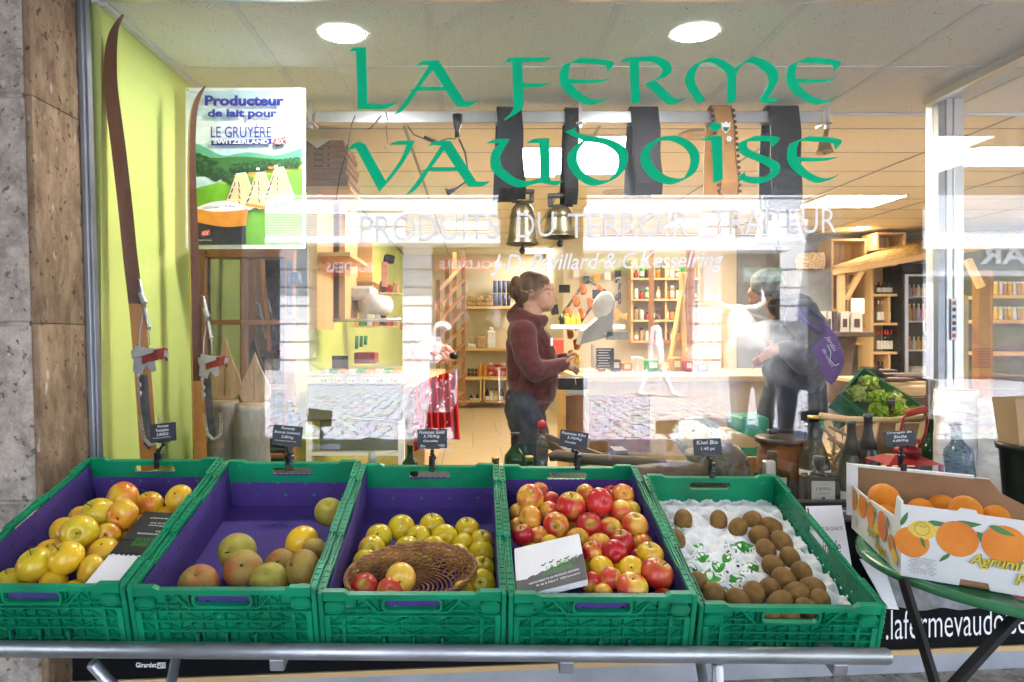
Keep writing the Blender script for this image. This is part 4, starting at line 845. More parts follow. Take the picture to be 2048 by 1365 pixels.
m = MB(); m.M = Q; text_on(m, 'VENTE DIRECTE DE PRODUITS FERMIERS', .20, .12, .82, .035, -.0016, skew=.06); text_on(m, 'Pl. de la Palud 5  1003 Lausanne', .32, .05, .7, .035, -.0016, skew=.05); m.build('white_print', MT['letter_white'], t)
# ---------------------------------------------------------------- the street behind the camera, seen mirrored in the glass
def PV(px, py, Yv): p = P(px, py, Yv); return V((p.x, 2 * GY - p.y, p.z))
mat('plaster', (.56, .57, .60), .8, var=.06, sc=.6); mat('facade_stone', (.50, .49, .50), .8, var=.08, sc=1); mat('shutter', (.62, .63, .66), .5, var=.03)
mat('shop_dark', (.16, .15, .15), .3, var=.3, sc=1); mat('sign_red', (.50, .05, .03), .5); mat('sign_green', (.10, .42, .06), .5); mat('awning', (.66, .66, .67), .6, var=.02); mat('fascia', (.33, .34, .37), .6); mat('sign_pale_green', (.35, .55, .35), .5); mat('lilac', (.45, .36, .62), .7)
mat('slat_gap', (.16, .16, .18), .7)
YF = 24.0; yF = 2 * GY - YF
t = thing('town_house', (0, yF, 0), 'white town house across the street with louvred blinds above its shopfronts', 'town house')
def fx(px): return (px - CX) / F * YF
def fz(py): return CZ - (py - CY) / F * YF
m = MB(); m.box((-26, yF - 6, fz(486)), (26, yF, 9.5)); m.box((-26, yF - 6, 0), (26, yF - 1.2, fz(486)))
for a in (440, 560, 805, 1385, 1560, 1800): m.box((fx(a), yF - 1.2, 0), (fx(a + 58), yF, fz(486)))
m.box((fx(1560), yF - 1.1, 0), (fx(1830), yF - .02, fz(486))); m.build('wall', MT['plaster'], t)
m = MB()
for a in (440, 560, 805, 1385, 1560, 1800):
    for z in [x * .62 + .4 for x in range(6)]: m.box((fx(a) - .02, yF - 1.0, z), (fx(a + 58) + .02, yF + .012, z + .05))
for z in (fz(455), fz(425), fz(398)): m.box((-26, yF, z), (26, yF + .014, z + .05))
m.build('masonry_joint', MT['slat_gap'], t)
for (a, b) in ((500, 690), (812, 1000), (1160, 1395), (1470, 1540), (200, 380)):
    m = MB(); m.box((fx(a), yF + .001, fz(478)), (fx(b), yF + .03, fz(430))); m.k = 1
    for i in range(9): z = fz(478) + (fz(430) - fz(478)) * (i + .2) / 9; m.box((fx(a) + .05, yF + .03, z), (fx(b) - .05, yF + .10, z + .045))
    m.box((fx(a) - .08, yF, fz(430)), (fx(b) + .08, yF + .12, fz(424))); m.build('blind', [MT['slat_gap'], MT['shutter']], t)
for (a, b, c, d) in ((440, 1004, 494, 480), (1150, 1560, 508, 484)):
    m = MB(); m.box((fx(a), yF, fz(c)), (fx(b), yF + .9, fz(d)), .03); m.build('awning', MT['awning'], t)
m = MB(); m.box((-26, yF - 1.19, 0.02), (26, yF - 1.15, fz(488))); m.build('shop_glazing', MT['shop_dark'], t)
def streetsign(s, a, b, c, d, mt, lt, y, rec=.0):
    m = MB(); m.box((fx(a), y - .05, fz(d)), (fx(b), y, fz(c))); p = m.build('sign_panel', mt, t)
    k = MB(); k.M = Mx.Translation((fx(b) - .06 * (fx(b) - fx(a)), y + .004, fz(d) + .2 * (fz(c) - fz(d)))) @ Mx.Rotation(pi, 4, 'Z')
    text_on(k, s, 0, 0, (fx(b) - fx(a)) * .88, (fz(c) - fz(d)) * .6, 0, bold=.02); k.build('lettering', MT['letter_white'], p)
streetsign('BOLDERS', 640, 748, 514, 551, MT['sign_red'], 0, yF - .5); streetsign('BOLDERS', 868, 1010, 513, 541, MT['sign_red'], 0, yF - .5)
streetsign('GREEN', 1165, 1380, 506, 540, MT['sign_green'], 0, yF - .5); streetsign('cep accueil', 1480, 1556, 537, 565, MT['sign_pale_green'], 0, yF + .3)
m = MB(); m.box((fx(1405), yF + .1, fz(600)), (fx(1430), yF + .14, fz(470))); m.build('hanging_flag', MT['lilac'], t)
# neighbouring shop at the right
t2 = t; t = thing('corner_shop', (11, yF + 4, 0), 'grey fronted corner shop across the street with raised white letters', 'shop')
YF = 19.0; yF = 2 * GY - YF
m = MB(); m.box((fx(1822), yF - 3, fz(552)), (fx(2500), yF, fz(500))); m.box((fx(1822), yF - 3, fz(470)), (fx(2500), yF - .3, 9)); m.build('fascia', MT['fascia'], t)
m = MB(); m.box((fx(1822), yF - 3, fz(500)), (fx(2500), yF + .3, fz(470))); m.build('canopy', MT['awning'], t)
for a in (1822, 2080, 2300): m = MB(); m.box((fx(a), yF - 2, 0), (fx(a + 50), yF - .1, fz(552))); m.build('pier', MT['facade_stone'], t)
m = MB(); m.box((fx(1824), yF - 1.9, .02), (fx(2500), yF - 1.85, fz(552))); m.build('shop_glazing', MT['shop_dark'], t)
k = MB(); k.M = Mx.Translation((fx(2080), yF + .05, fz(529))) @ Mx.Rotation(pi, 4, 'Z'); text_on(k, 'EAR', 0, 0, fx(2080) - fx(1957), fz(493) - fz(529), 0, bold=.03); k.build('lettering', MT['letter_white'], t)
# arcade pillars between the pavement and the street
for i, x in enumerate((.566, 3.39, 6.2)):
    m = MB(); m.box((x - .335, -1.95, .0), (x + .335, -1.30, 2.61), .02); m.box((x - .37, -1.99, .0), (x + .37, -1.26, .30), .02); m.box((x - .36, -1.97, 2.45), (x + .36, -1.28, 2.612), .01)
    m.build('arcade_pillar', MT['granite'], None, 'square granite arcade pillar at the edge of the pavement', 'pillar', 'pillars of the arcade')
m = MB(); m.box((-9, -1.95, 0), (-1.935, -1.30, 2.61)); m.build('arcade_wall', MT['granite'], None, 'solid granite end wall of the arcade left of the pillars', 'wall')
# people: photographer and two passers-by
mat('skin', (.56, .30, .20), .5, var=.08, sc=12, spec=.4); mat('hair_brown', (.15, .085, .05), .5, var=.45, sc=30, stretch=(1, 1, .1), bump=1.2, bsc=140); mat('cloth_black', (.02, .02, .022), .85, var=.2)
mat('cloth_white', (.70, .70, .72), .8, var=.05); mat('jeans', (.03, .04, .06), .85, var=.35, sc=25, bump=.5, bsc=200)
def figure(base, yaw, h, coat, legs, label, stride=.0, skin='skin', armpose=None):
    t = thing('person', base, label, 'person'); M_ = Mx.Translation(base) @ Mx.Rotation(yaw, 4, 'Z') @ Mx.Scale(h / 1.75, 4)
    def pts(l): return [(*(M_ @ V(p[:3])), p[3] * h / 1.75) for p in l]
    b = MB(); chain(b, pts([(0, 0, 1.60, .085), (0, -.02, 1.66, .09)])); chain(b, pts([(0, .01, 1.44, .055), (0, 0, 1.55, .055)]))
    hands = armpose or [(.25, -.05, .78), (-.25, .05, .78)]
    for hx in hands:
        chain(b, pts([(hx[0], hx[1], hx[2], .035), (hx[0], hx[1] - .02, hx[2] - .06, .03)]))
        for f in range(4): chain(b, pts([(hx[0] + (f - 1.5) * .016, hx[1] - .02, hx[2] - .07, .010), (hx[0] + (f - 1.5) * .018, hx[1] - .035, hx[2] - .13, .009)]))
    chain(b, pts([(0, -.10, 1.62, .018), (0, -.115, 1.60, .014)]))
    body = remeshed(b, 'body', MT[skin], .012, 2, t)
    c = MB(); chain(c, pts([(0, 0, 1.40, .12), (0, 0, 1.2, .15), (0, 0, .95, .16), (0, 0, .78, .17)])); chain(c, pts([(-.17, 0, 1.40, .07), (.17, 0, 1.40, .07)]))
    for s_, hx in ((1, hands[0]), (-1, hands[1])): 
        ex = (s_ * .26, .04 + hx[1] * .3, (1.38 + hx[2]) / 2 if hx[2] < 1.2 else 1.12); chain(c, pts([(s_ * .19, 0, 1.39, .068), (*ex, .055), (*hx, .045)]))
    remeshed(c, 'coat', coat, .016, 3, t)
    g = MB()
    for s_ in (1, -1): chain(g, pts([(s_ * .09, 0, .85, .095), (s_ * .09, s_ * -stride * .5, .48, .07), (s_ * .09, s_ * -stride, .09, .05), (s_ * .09, s_ * -stride - .13, .05, .042)]))
    remeshed(g, 'trousers', legs, .016, 2, t)
    hmb = MB(); hmb.ell(M_ @ V((0, .02, 1.68)), (.105 * h / 1.75, .115 * h / 1.75, .10 * h / 1.75)); remeshed(hmb, 'hair', MT['hair_brown'], .012, 2, t)
figure((.02, -.42, .05), pi, 1.66, MT['cloth_black'], MT['jeans'], 'photographer in black on the pavement, mirrored in the shop window', armpose=[(.07, -.20, 1.48), (-.07, -.20, 1.48)])
figure((PV(885, 700, 8.6).x, PV(0, 0, 8.6).y, 0), R(-90), 1.78, MT['cloth_white'], MT['cloth_white'], 'passer-by in a white jacket walking, mirrored beside the stone pier', .2)
figure((PV(1312, 700, 15).x, PV(0, 0, 15).y, 0), R(90), 1.78, MT['cloth_white'], MT['cloth_white'], 'passer-by in a long pale coat striding across the cobbles, mirrored', .32)
# the cow statue under the arcade
_m, _t, _b, _L = base('cow_lit_paint'); _tc = N(_t, 'TexCoord'); _sp = N(_t, 'SeparateXYZ'); _nz = N(_t, 'TexNoise'); _nz.inputs['Scale'].default_value = 2.5; _ma = N(_t, 'Math', operation='MULTIPLY_ADD'); _ma.inputs[1].default_value = .5
_L(_tc.outputs['Object'], _sp.inputs[0]); _L(_tc.outputs['Object'], _nz.inputs['Vector']); _L(_nz.outputs['Fac'], _ma.inputs[0]); _L(_sp.outputs[0], _ma.inputs[2]); _rp = N(_t, 'ValToRGB')      # paint grades pale at the head to dark body, sunlit brightness put into colour
for _i, (_p, _c) in enumerate(((0, (.62, .62, .62, 1)), (.20, (.10, .10, .115, 1)))): _rp.color_ramp.elements[_i].position = _p; _rp.color_ramp.elements[_i].color = _c
_L(_ma.outputs[0], _rp.inputs[0]); _L(_rp.outputs[0], _b.inputs['Base Color']); _b.inputs['Roughness'].default_value = .45
YC = 9.4; K = lambda px, py, r, dy=0: (*PV(px, py, YC + dy), S(r, YC))
t = thing('cow_statue', (PV(1560, 0, YC).x, PV(0, 0, YC).y, .0), 'grey and white cow statue on the pavement, mirrored in the glass', 'statue')
m = MB(); chain(m, [K(1500, 705, 52, .55), K(1540, 700, 62, .2), K(1590, 712, 70, -.1), K(1622, 720, 62, -.3)]); chain(m, [K(1500, 690, 40, .6), K(1482, 650, 30, .8), K(1478, 628, 22, .95), K(1478, 665, 14, 1.3)])
for (px, dy, x2) in ((1480, .6, 1478), (1530, .45, 1532), (1575, -.1, 1572), (1640, -.35, 1648)): chain(m, [K(px, 760, 24, dy), K(x2, 850, 15, dy), (*(PV(x2, 0, YC + dy).xy), .35, .07), (*(PV(x2, 0, YC + dy).xy), .08, .08)])
chain(m, [K(1450, 622, 3, .9), K(1430, 628, 9, .9), K(1418, 632, 3, .9)]); chain(m, [K(1500, 630, 5, .9), K(1518, 638, 9, .9), K(1532, 640, 3, .9)])
remeshed(m, 'body', MT['cow_lit_paint'], .022, 5, t)
m = MB(); m.tube([K(1488, 618, 0, .9)[:3], K(1512, 616, 0, .9)[:3], K(1528, 604, 0, .9)[:3], K(1524, 580, 0, .9)[:3]], [.055, .052, .038, .010], 10); m.tube([K(1468, 618, 0, .9)[:3], K(1446, 614, 0, .9)[:3], K(1434, 602, 0, .9)[:3], K(1440, 582, 0, .9)[:3]], [.055, .052, .038, .010], 10); m.build('horns', mat('horn', (.6, .6, .58), .4, var=.2), t)
# ---------------------------------------------------------------- lamps
emat('lamp_warm', (1, .87, .70), 4.2); emat('lamp_spot', (1, .96, .92), 30); emat('lamp_small', (1, .88, .7), 8)
mat('bronze', (.30, .25, .16), .35, .85, var=.25, sc=14, bump=.5, bsc=50); mat('brass', (.42, .30, .12), .3, .9, var=.2, sc=20); mat('iron', (.10, .10, .105), .5, .7, var=.3, sc=20, bump=.5, bsc=80)
mat('leather_black', (.012, .011, .011), .5, var=.35, sc=9, bump=.8, bsc=120); mat('leather_orange', (.52, .24, .06), .5, var=.18, sc=12, bump=.4); mat('leather_brown', (.10, .035, .018), .5, var=.3, sc=14, bump=.5)
def plate(name, mats, fn, parent=None, **k):
    m = MB(); fn(m); return m.build(name, mats, parent, **k)
for (px, py, lab) in ((685, 67, 'round recessed ceiling lamp lit above the letter L'), (1390, 65, 'round recessed ceiling lamp lit above the letters R and M')):
    Y = F * (BZ - CZ) / (CY - py); c = P(px, py, Y); t = thing('ceiling_lamp', c, lab, 'ceiling lamp', 'round lamps in the bay ceiling')
    m = MB(); m.lathe([(.0, -.001), (.076, -.001), (.076, -.0015)], 32, (c.x, c.y, BZ - .002)); m.f = [tuple(reversed(f)) for f in m.f]; m.build('diffuser', MT['lamp_spot'], t)
    m = MB(); m.lathe([(.0765, -.0014), (.0785, -.004), (.084, -.0005)], 32, (c.x, c.y, BZ), caps=False); m.f = [tuple(reversed(f)) for f in m.f]; m.build('rim', MT['white_paint'], t)
for (x, y, wx, wy, lab) in ((.92, 5.2, .52, 1.1, 'bright square ceiling panel lamp behind the letter O of the sign'), (.50, 5.4, .32, .9, 'square ceiling panel lamp behind the letter U of the sign'), (3.75, 7.0, .75, .62, 'long ceiling panel lamp above the thatched stall'), (1.05, 11.3, .62, .5, 'ceiling panel lamp above the woman at the far end'), (4.15, 5.2, 1.2, .55, 'ceiling panel lamp seen right of the steel post'), (-.1, 8.6, .5, .5, 'unseen ceiling panel lamp behind the white letters'), (2.6, 8.4, .5, .5, 'ceiling panel lamp above the bells at the back')):  # the panel lamp behind the white letters is an unseen one
    t = thing('panel_lamp', (x, y, SZ), lab, 'ceiling lamp', 'square panel lamps in the shop ceiling')
    plate('diffuser', MT['lamp_warm'], lambda m: m.box((x - wx / 2, y - wy / 2, SZ - .012), (x + wx / 2, y + wy / 2, SZ - .006)), t)
    plate('frame', MT['white_paint'], lambda m: [m.box((x - wx / 2 - .02, y - wy / 2 - .02, SZ - .011), (x - wx / 2 - .001, y + wy / 2 + .02, SZ - .001)), m.box((x + wx / 2 + .001, y - wy / 2 - .02, SZ - .011), (x + wx / 2 + .02, y + wy / 2 + .02, SZ - .001)), m.box((x - wx / 2, y - wy / 2 - .02, SZ - .011), (x + wx / 2, y - wy / 2 - .001, SZ - .001)), m.box((x - wx / 2, y + wy / 2 + .001, SZ - .011), (x + wx / 2, y + wy / 2 + .02, SZ - .001))], t)
for (px, py, lab, r) in ((1722, 457, 'small round spot lamp above the crate stack', .07),):
    Y = F * (SZ - CZ) / (CY - py); c = P(px, py, Y); m = MB(); m.lathe([(0, -.002), (r, -.002), (r + .015, -.006), (r + .03, 0)], 24, (c.x, c.y, SZ - .001)); m.f = [tuple(reversed(f)) for f in m.f]; m.build('spot_lamp', MT['lamp_small'], label=lab, cat='ceiling lamp')
for (px, py, lab) in ((1395, 268, 'round cream ceiling vent between the black and orange straps'), (1232, 384, 'round cream ceiling vent further back, left of the black strap')):
    Y = F * (SZ - CZ) / (CY - py); c = P(px, py, Y); m = MB(); m.lathe([(0, -.02), (.05, -.02), (.055, -.008), (.075, -.008), (.08, -.02), (.11, -.014), (.125, 0)], 24, (c.x, c.y, SZ - .001)); m.f = [tuple(reversed(f)) for f in m.f]; m.build('ceiling_vent', MT['cream'], label=lab, cat='vent')
# ---------------------------------------------------------------- hanging rail, straps and bells
YR = 3.30
t = thing('hanging_rail', P(1130, 245, YR), 'aluminium hanging rail across the top of the window bay with hooks', 'rail')
m = MB(); a = P(632, 250, YR); b = P(1640, 226, YR); m.box((a.x, YR - .03, a.z), (b.x, YR + .02, a.z + S(24, YR)), .003); m.build('bar', MT['alu'], t)
for px in (625, 1158, 1645):
    m = MB(); c = P(px, 250, YR); m.box((c.x - .008, YR - .05, c.z - .03), (c.x + .008, YR - .031, BZ - .005)); m.box((c.x - .02, YR - .05, c.z - .012), (c.x + .02, YR + .03, c.z - .001)); m.box((c.x - .010, YR - .05, c.z + .10), (c.x + .010, YR + .05, c.z + .11)); m.build('bracket', MT['alu'], t)
m = MB(); m.tube([P(772, 252, YR), P(776, 290, YR), P(774, 300, YR), P(768, 296, YR)], .003, 6); m.tube([P(772, 225, YR - .035), P(775, 242, YR - .035)], .003, 6); m.build('hook', MT['steel'], t)
def ribbon(m, x, w, path, th=.004):
    """band of width w whose edge follows (y, z) points, x may vary: (x, y, z)"""
    n = len(path); vs = []
    for i, p in enumerate(path):
        q = path[min(i + 1, n - 1)]; r = path[max(i - 1, 0)]; d = V((0, q[1] - r[1], q[2] - r[2])).normalized(); nn = V((0, d.z, -d.y)) * th / 2
        for (sx, sn) in ((-1, 1), (1, 1), (1, -1), (-1, -1)): vs.append((p[0] + sx * w / 2, p[1] + sn * nn.y, p[2] + sn * nn.z))
    fs = []
    for i in range(n - 1):
        for k in range(4): a = i * 4 + k; b = i * 4 + (k + 1) % 4; fs.append((a, b, b + 4, a + 4))
    fs += [(3, 2, 1, 0), (n * 4 - 4, n * 4 - 3, n * 4 - 2, n * 4 - 1)]; m.add(vs, fs, False)
def strap(px0, px1, py0, py1, mt, label, bell=None, dx=0, name='bell_strap', lean=8, buckle=False):
    x = P((px0 + px1) / 2, 0, YR).x; w = S(px1 - px0, YR); zt = P(0, py0, YR).z; zb = P(0, py1, YR).z; r = .045; h = zt - zb
    t = thing(name, (x, YR, zb), label, 'strap' if not bell else 'cow bell'); lx = S(lean, YR)
    path = [(x + lx, YR - .03, zb)] + [(x + lx * (1 - k / 8) + .004 * sin(k * 1.3), YR - .040 - .012 * sin(pi * k / 8), zb + h * k / 8) for k in range(1, 8)] + [(x, YR - .036 + .032 * (1 - cos(pi * k / 6)), zt + .012 * sin(pi * k / 6)) for k in range(7)]
    path += [(x - .016 * k / 8, YR + .03 + .02 * sin(pi * k / 8), zt - h * k / 8) for k in range(1, 9)]
    m = MB(); ribbon(m, x, w, path, .007); m.build('band', mt, t)
    m = MB()
    for s_ in (-1, 1): m.tube([V((p[0] + s_ * (w / 2 - .006), p[1] - .005, p[2])) for p in path[:9]], .0016, 5)
    m.build('stitching', MT['leather_black'] if mt != MT['leather_black'] else MT['dark_cloth'], t)
    if bell:
        bx0, bx1, by0, by1, bm = bell; c = P((bx0 + bx1) / 2, by1, YR); rr = S(bx1 - bx0, YR) / 2; hh = S(by1 - by0, YR)
        m = MB(); m.lathe([(rr * .93, .004), (rr, 0), (rr * 1.0, .006), (rr * .93, hh * .08), (rr * .86, hh * .25), (rr * .78, hh * .5), (rr * .72, hh * .72), (rr * .62, hh * .86), (rr * .42, hh * .95), (rr * .15, hh), (0, hh)], 32, (c.x, YR, c.z), caps=False); 
        for zz in (.10, .14, .62, .66): 
            q = rr * (.93 - .2 * zz); m.tube([(c.x + q * cos(2 * pi * i / 40) * 1.005, YR + q * sin(2 * pi * i / 40) * 1.005, c.z + hh * zz) for i in range(40)], .002, 5, closed=True)
        m.build('bell', bm, t)
        m = MB(); m.beam((c.x - rr * .5, YR, c.z + hh), (c.x + rr * .5, YR, c.z + hh), .02, .012, bev=.003); m.cb((c.x - rr * .55, YR, c.z + hh + .02), (.02, .03, .05), .004); m.cb((c.x + rr * .55, YR, c.z + hh + .02), (.02, .03, .05), .004); m.beam((c.x - rr * .7, YR - .01, c.z + hh + .045), (c.x + rr * .7, YR - .01, c.z + hh + .045), .03, .02, bev=.004); m.build('buckle', MT['iron'], t)
        m = MB(); m.tube([(c.x, YR, c.z + hh * .3), (c.x, YR, c.z - .012)], .005, 8); m.lathe([(0, -.045), (.010, -.042), (.016, -.03), (.012, -.018), (.005, -.008)], 14, (c.x, YR, c.z)); m.build('clapper', MT['iron'], t)
    return t
mat('bell_pale', (.52, .53, .55), .35, .8, var=.15, sc=12)
strap(993, 1042, 222, 402, MT['leather_black'], 'big bronze cow bell on a wide black strap, left of the letter U', (1012, 1078, 404, 490, MT['bronze']))
strap(1128, 1154, 224, 412, MT['leather_black'], 'bronze cow bell on the narrowest black strap, over the panel lamp', (1084, 1156, 412, 476, MT['bronze']), lean=-2)
strap(1258, 1312, 222, 392, MT['leather_black'], 'plain wide black leather strap without a bell, behind the letter O', lean=8)
so4 = strap(1418, 1458, 220, 392, MT['leather_orange'], 'orange leather strap with scalloped brown edges and a green crest', lean=14)
strap(1530, 1590, 220, 420, MT['leather_black'], 'pale metal cow bell on the right hand wide black strap', (1508, 1606, 416, 488, MT['bell_pale']), lean=5)
for s_ in (-1, 1):
    m = MB(); x0 = P(1438, 0, YR).x; zt = P(0, 222, YR).z; zb = P(0, 392, YR).z; n = 15
    for k in range(n): u = (k + .5) / n; m.lathe([(0, -.004), (.0075, -.004), (.0075, 0)], 8, (0, 0, 0)) if False else m.ell((x0 + S(14, YR) * u + s_ * S(21, YR), YR - .047 - .012 * sin(pi * u), zt + (zb - zt) * u), (.0085, .003, .0085), 10, 6)
    m.build('scalloped_edge', MT['leather_brown'], so4)
m = MB(); x0 = P(1443, 0, YR).x; zc = P(0, 262, YR).z; y = YR - .056; m.prism([[(x0 - .02, zc + .025), (x0 - .012, zc + .018), (x0, zc + .027), (x0 + .012, zc + .018), (x0 + .022, zc + .025), (x0 + .018, zc - .01), (x0, zc - .028), (x0 - .018, zc - .01)]], y - .002, y); m.k = 1; m.prism([[(x0 - .015, zc), (x0 + .015, zc), (x0 + .012, zc - .012), (x0, zc - .022), (x0 - .012, zc - .012)]], y - .003, y - .002)
m.build('crest', [MT['letter_white'], mat('crest_green', (.03, .12, .06), .5)], so4)
m = MB(); zc = P(0, 285, YR).z
for k in range(6): m.ell((x0 + .014 + .009 * cos(k * pi / 3), y - .004, zc + .009 * sin(k * pi / 3)), (.007, .002, .004), 8, 5, rot=(0, -k * pi / 3, 0))
m.k = 1; m.tube([(x0 + .01, y - .004, zc), (x0 + .002, y - .002, zc - .025)], .0015, 5); m.tube([(x0 - .004, y - .004, zc), (x0 + .0, y - .002, zc - .028)], .0015, 5); m.build('edelweiss', [MT['letter_white'], MT['crest_green']], so4)
c = P(1649, 306, 3.28); t = thing('small_bell', c, 'small brass bell on a short patterned ribbon at the right end of the rail', 'bell')
m = MB(); rr = S(17, 3.28); m.lathe([(rr, 0), (rr * .98, .006), (rr * .78, .02), (rr * .66, .045), (rr * .6, .06), (rr * .4, .072), (0, .075)], 24, tuple(c)); m.build('bell', MT['brass'], t); m = MB(); m.tube([c + V((0, 0, .03)), c + V((0, 0, -.010))], [.003, .006], 8); m.build('clapper', MT['brass'], t)
m = MB(); ribbon(m, 0, .022, [(c.x + .004, 3.28, c.z + .075), (c.x + .010, 3.275, c.z + .12), (c.x + .012, 3.28, BZ - .10)]); m.build('ribbon', mat('ribbon', (.10, .02, .02), .8, col2=(.35, .25, .04), sc=90), t)
m = MB()
m.tube([P(710, 232, YR - .035), P(703, 250, YR - .04), P(694, 300, YR - .03), P(680, 350, YR - .03), P(672, 400, YR - .02)], .0026, 6); m.tube([P(762, 232, YR - .036), P(740, 258, YR - .04), P(735, 258, YR - .03)], .0026, 6)
m.tube([P(815, 252, YR - .03), P(828, 270, YR - .04), P(848, 278, YR - .04)], .0026, 6); m.tube([P(848, 275, YR - .04), P(872, 285, YR - .04)], .009, 8); m.tube([P(872, 285, YR - .04), P(895, 278, YR - .04), P(912, 278, YR - .04)], .0026, 6)
m.build('lamp_cable', MT['black_plastic'], label='thin black lamp cable with an inline switch draped over the rail', cat='cable')
t = thing('extension_cord', P(915, 285, YR), 'black power cord with socket clipped to the rail and its plug dangling', 'power cord')
m = MB(); m.tube([P(915, 230, YR - .04), P(915, 248, YR - .04), P(914, 262, YR - .04), P(915, 275, YR - .04)], [.024, .020, .010, .013], 10); m.build('socket', MT['black_plastic'], t)
m = MB(); m.tube([P(918, 278, YR - .04), P(930, 305, YR - .04), P(936, 340, YR - .04), P(930, 365, YR - .04), P(912, 378, YR - .04)], .0045, 8); m.build('cord', MT['black_plastic'], t)
m = MB(); m.tube([P(912, 378, YR - .04), P(900, 384, YR - .04), P(893, 387, YR - .04)], [.006, .013, .014], 10); m.tube([P(895, 380, YR - .04), P(890, 378, YR - .045)], .003, 6); m.build('plug', MT['black_plastic'], t)
# sliding door gear seen behind the rail
m = MB(); a = P(1660, 186, 3.5); m.box((a.x, 3.47, a.z), (P(1860, 0, 3.5).x, 3.52, a.z + .02), .002); m.tube([P(1668, 212, 3.45), P(1728, 212, 3.45)], .016, 12); m.tube([P(1752, 203, 3.45), P(1764, 203, 3.45)], .010, 10); m.build('door_gear', MT['alu_dark'], label='dark sliding door gear under the ceiling right of the rail', cat='door gear')
# ---------------------------------------------------------------- pair of old skis
mat('ski_wood', (.40, .15, .028), .25, col2=(.56, .25, .055), sc=5, stretch=(1, 1, .08)); mat('ski_face', (.075, .025, .013), .3, col2=(.13, .048, .022), sc=5, stretch=(1, 1, .08)); mat('strap_red', (.30, .035, .025), .55, var=.25, sc=30); mat('spring', (.5, .46, .38), .35, .9)
def ski(cl, Y0, Y1, face, label, bind):
    t = thing('ski', P(cl[-1][0], cl[-1][1], Y1), label, 'ski', 'pair of old wooden skis leaning on the green wall')
    n = len(cl); fd = V((cos(face), sin(face), 0)); nd = V((sin(face), -cos(face), 0)); vs = []; fs = []; sm = []
    pts = []
    for i in range(n - 1):
        for k in range(4):
            u = k / 4; p0 = cl[max(i - 1, 0)]; p1 = cl[i]; p2 = cl[i + 1]; p3 = cl[min(i + 2, n - 1)]
            pts.append([.5 * (2 * p1[a] + (p2[a] - p0[a]) * u + (2 * p0[a] - 5 * p1[a] + 4 * p2[a] - p3[a]) * u * u + (3 * p1[a] - p0[a] - 3 * p2[a] + p3[a]) * u ** 3) for a in range(3)])
    pts.append(list(cl[-1])); N_ = len(pts)
    for i, (px, py, w) in enumerate(pts):
        Y = Y0 + (Y1 - Y0) * (py - cl[0][1]) / (cl[-1][1] - cl[0][1]); c = P(px, py, Y); hw = S(w, Y) / 2 / cos(face); th = .008 + .008 * min(1, i / N_ * 3)
        for (a, b) in ((-1, 1), (1, 1), (1, -1), (-1, -1)): vs.append(c + fd * hw * a + nd * th * b)
    m = MB()
    for i in range(N_ - 1):
        for k in range(4): m.k = 1 if (k == 0 and pts[i][1] < cl[0][1] + 560) else 0; m.add([vs[i * 4 + k], vs[i * 4 + (k + 1) % 4], vs[i * 4 + 4 + (k + 1) % 4], vs[i * 4 + 4 + k]], [(0, 1, 2, 3)], False)
    m.k = 0; m.add(vs[:4], [(3, 2, 1, 0)]); m.add(vs[-4:], [(0, 1, 2, 3)]); m.build('ski_body', [MT['ski_wood'], MT['ski_face']], t)
    # binding: toe plate with ears, red strap, lever, cable and springs
    Yb = Y0 + (Y1 - Y0) * .78; b = lambda x, y, d=0: P(x, y, Yb - d * .85); ox, oy = bind; sc = Y0 / 2.4
    q = lambda x, y, d=0: b(ox + (x - 300) / sc, oy + (y - 715) / sc, d)
    m = MB(); m.beam(q(281, 715, .03), q(325, 715, .035), .05, .05, up=(0, -1, 0), bev=.004) if False else None
    m.prism([[(q(*p).x, q(*p).z) for p in ((282, 740), (300, 746), (306, 728), (318, 742), (326, 738), (322, 716), (318, 698), (286, 692))]], Yb - .055, Yb - .050); m.prism([[(q(*p).x, q(*p).z) for p in ((284, 700), (326, 696), (326, 704), (286, 716))]], Yb - .075, Yb - .03); m.build('toe_plate', MT['steel'], t)
    m = MB(); pts_ = [q(277, 722, .045), q(292, 714, .07), q(315, 710, .09), q(331, 706, .085), q(333, 714, .06), q(322, 702, .03)]; m.beam(pts_[0], pts_[1], .008, .040, bev=.002)
    for i_ in range(1, 5): m.beam(pts_[i_ - 1] if i_ == 1 else pts_[i_ - 1], pts_[i_], .007, .036, bev=.002)
    m.build('leather_strap', MT['strap_red'], t)
    m = MB(); m.beam(q(332, 702, .09), q(330, 716, .09), .006, .012, bev=.001); m.build('strap_buckle', MT['steel'], t)
    m = MB(); m.tube([q(274, 562, .02), q(280, 566, .03), q(286, 600, .03), q(290, 628, .03)], [.002, .004, .009, .005], 8); m.beam(q(282, 590, .03), q(290, 612, .03), .02, .016, bev=.003); m.beam(q(290, 620, .03), q(299, 664, .03), .014, .010, bev=.003); m.ell(q(297, 656, .04), (.009,) * 3, 8, 6); m.build('front_lever', MT['steel'], t)
    m = MB(); m.tube([q(288, 625, .03), q(281, 660, .04), q(279, 700, .05), q(277, 745, .05), q(278, 790, .05), q(281, 822, .04)], .0025, 6); m.tube([q(290, 626, .03), q(298, 670, .05), q(300, 692, .05)], .0025, 6)
    for (x_, y_) in ((277, 750), (280, 768), (281, 785)): m.ell(q(x_, y_, .055), (.007, .004, .010), 8, 5)
    m.build('cable', MT['steel'], t)
    def coil(a, n_, r):
        o = []; L = len(a) - 1
        for k in range(n_ * 8 + 1):
            u = k / (n_ * 8) * L; i_ = min(int(u), L - 1); c = V(a[i_]).lerp(V(a[i_ + 1]), u - i_); an = 2 * pi * k / 8; o.append(c + V((r * cos(an), r * sin(an) * .8, r * .3 * sin(an))))
        return o
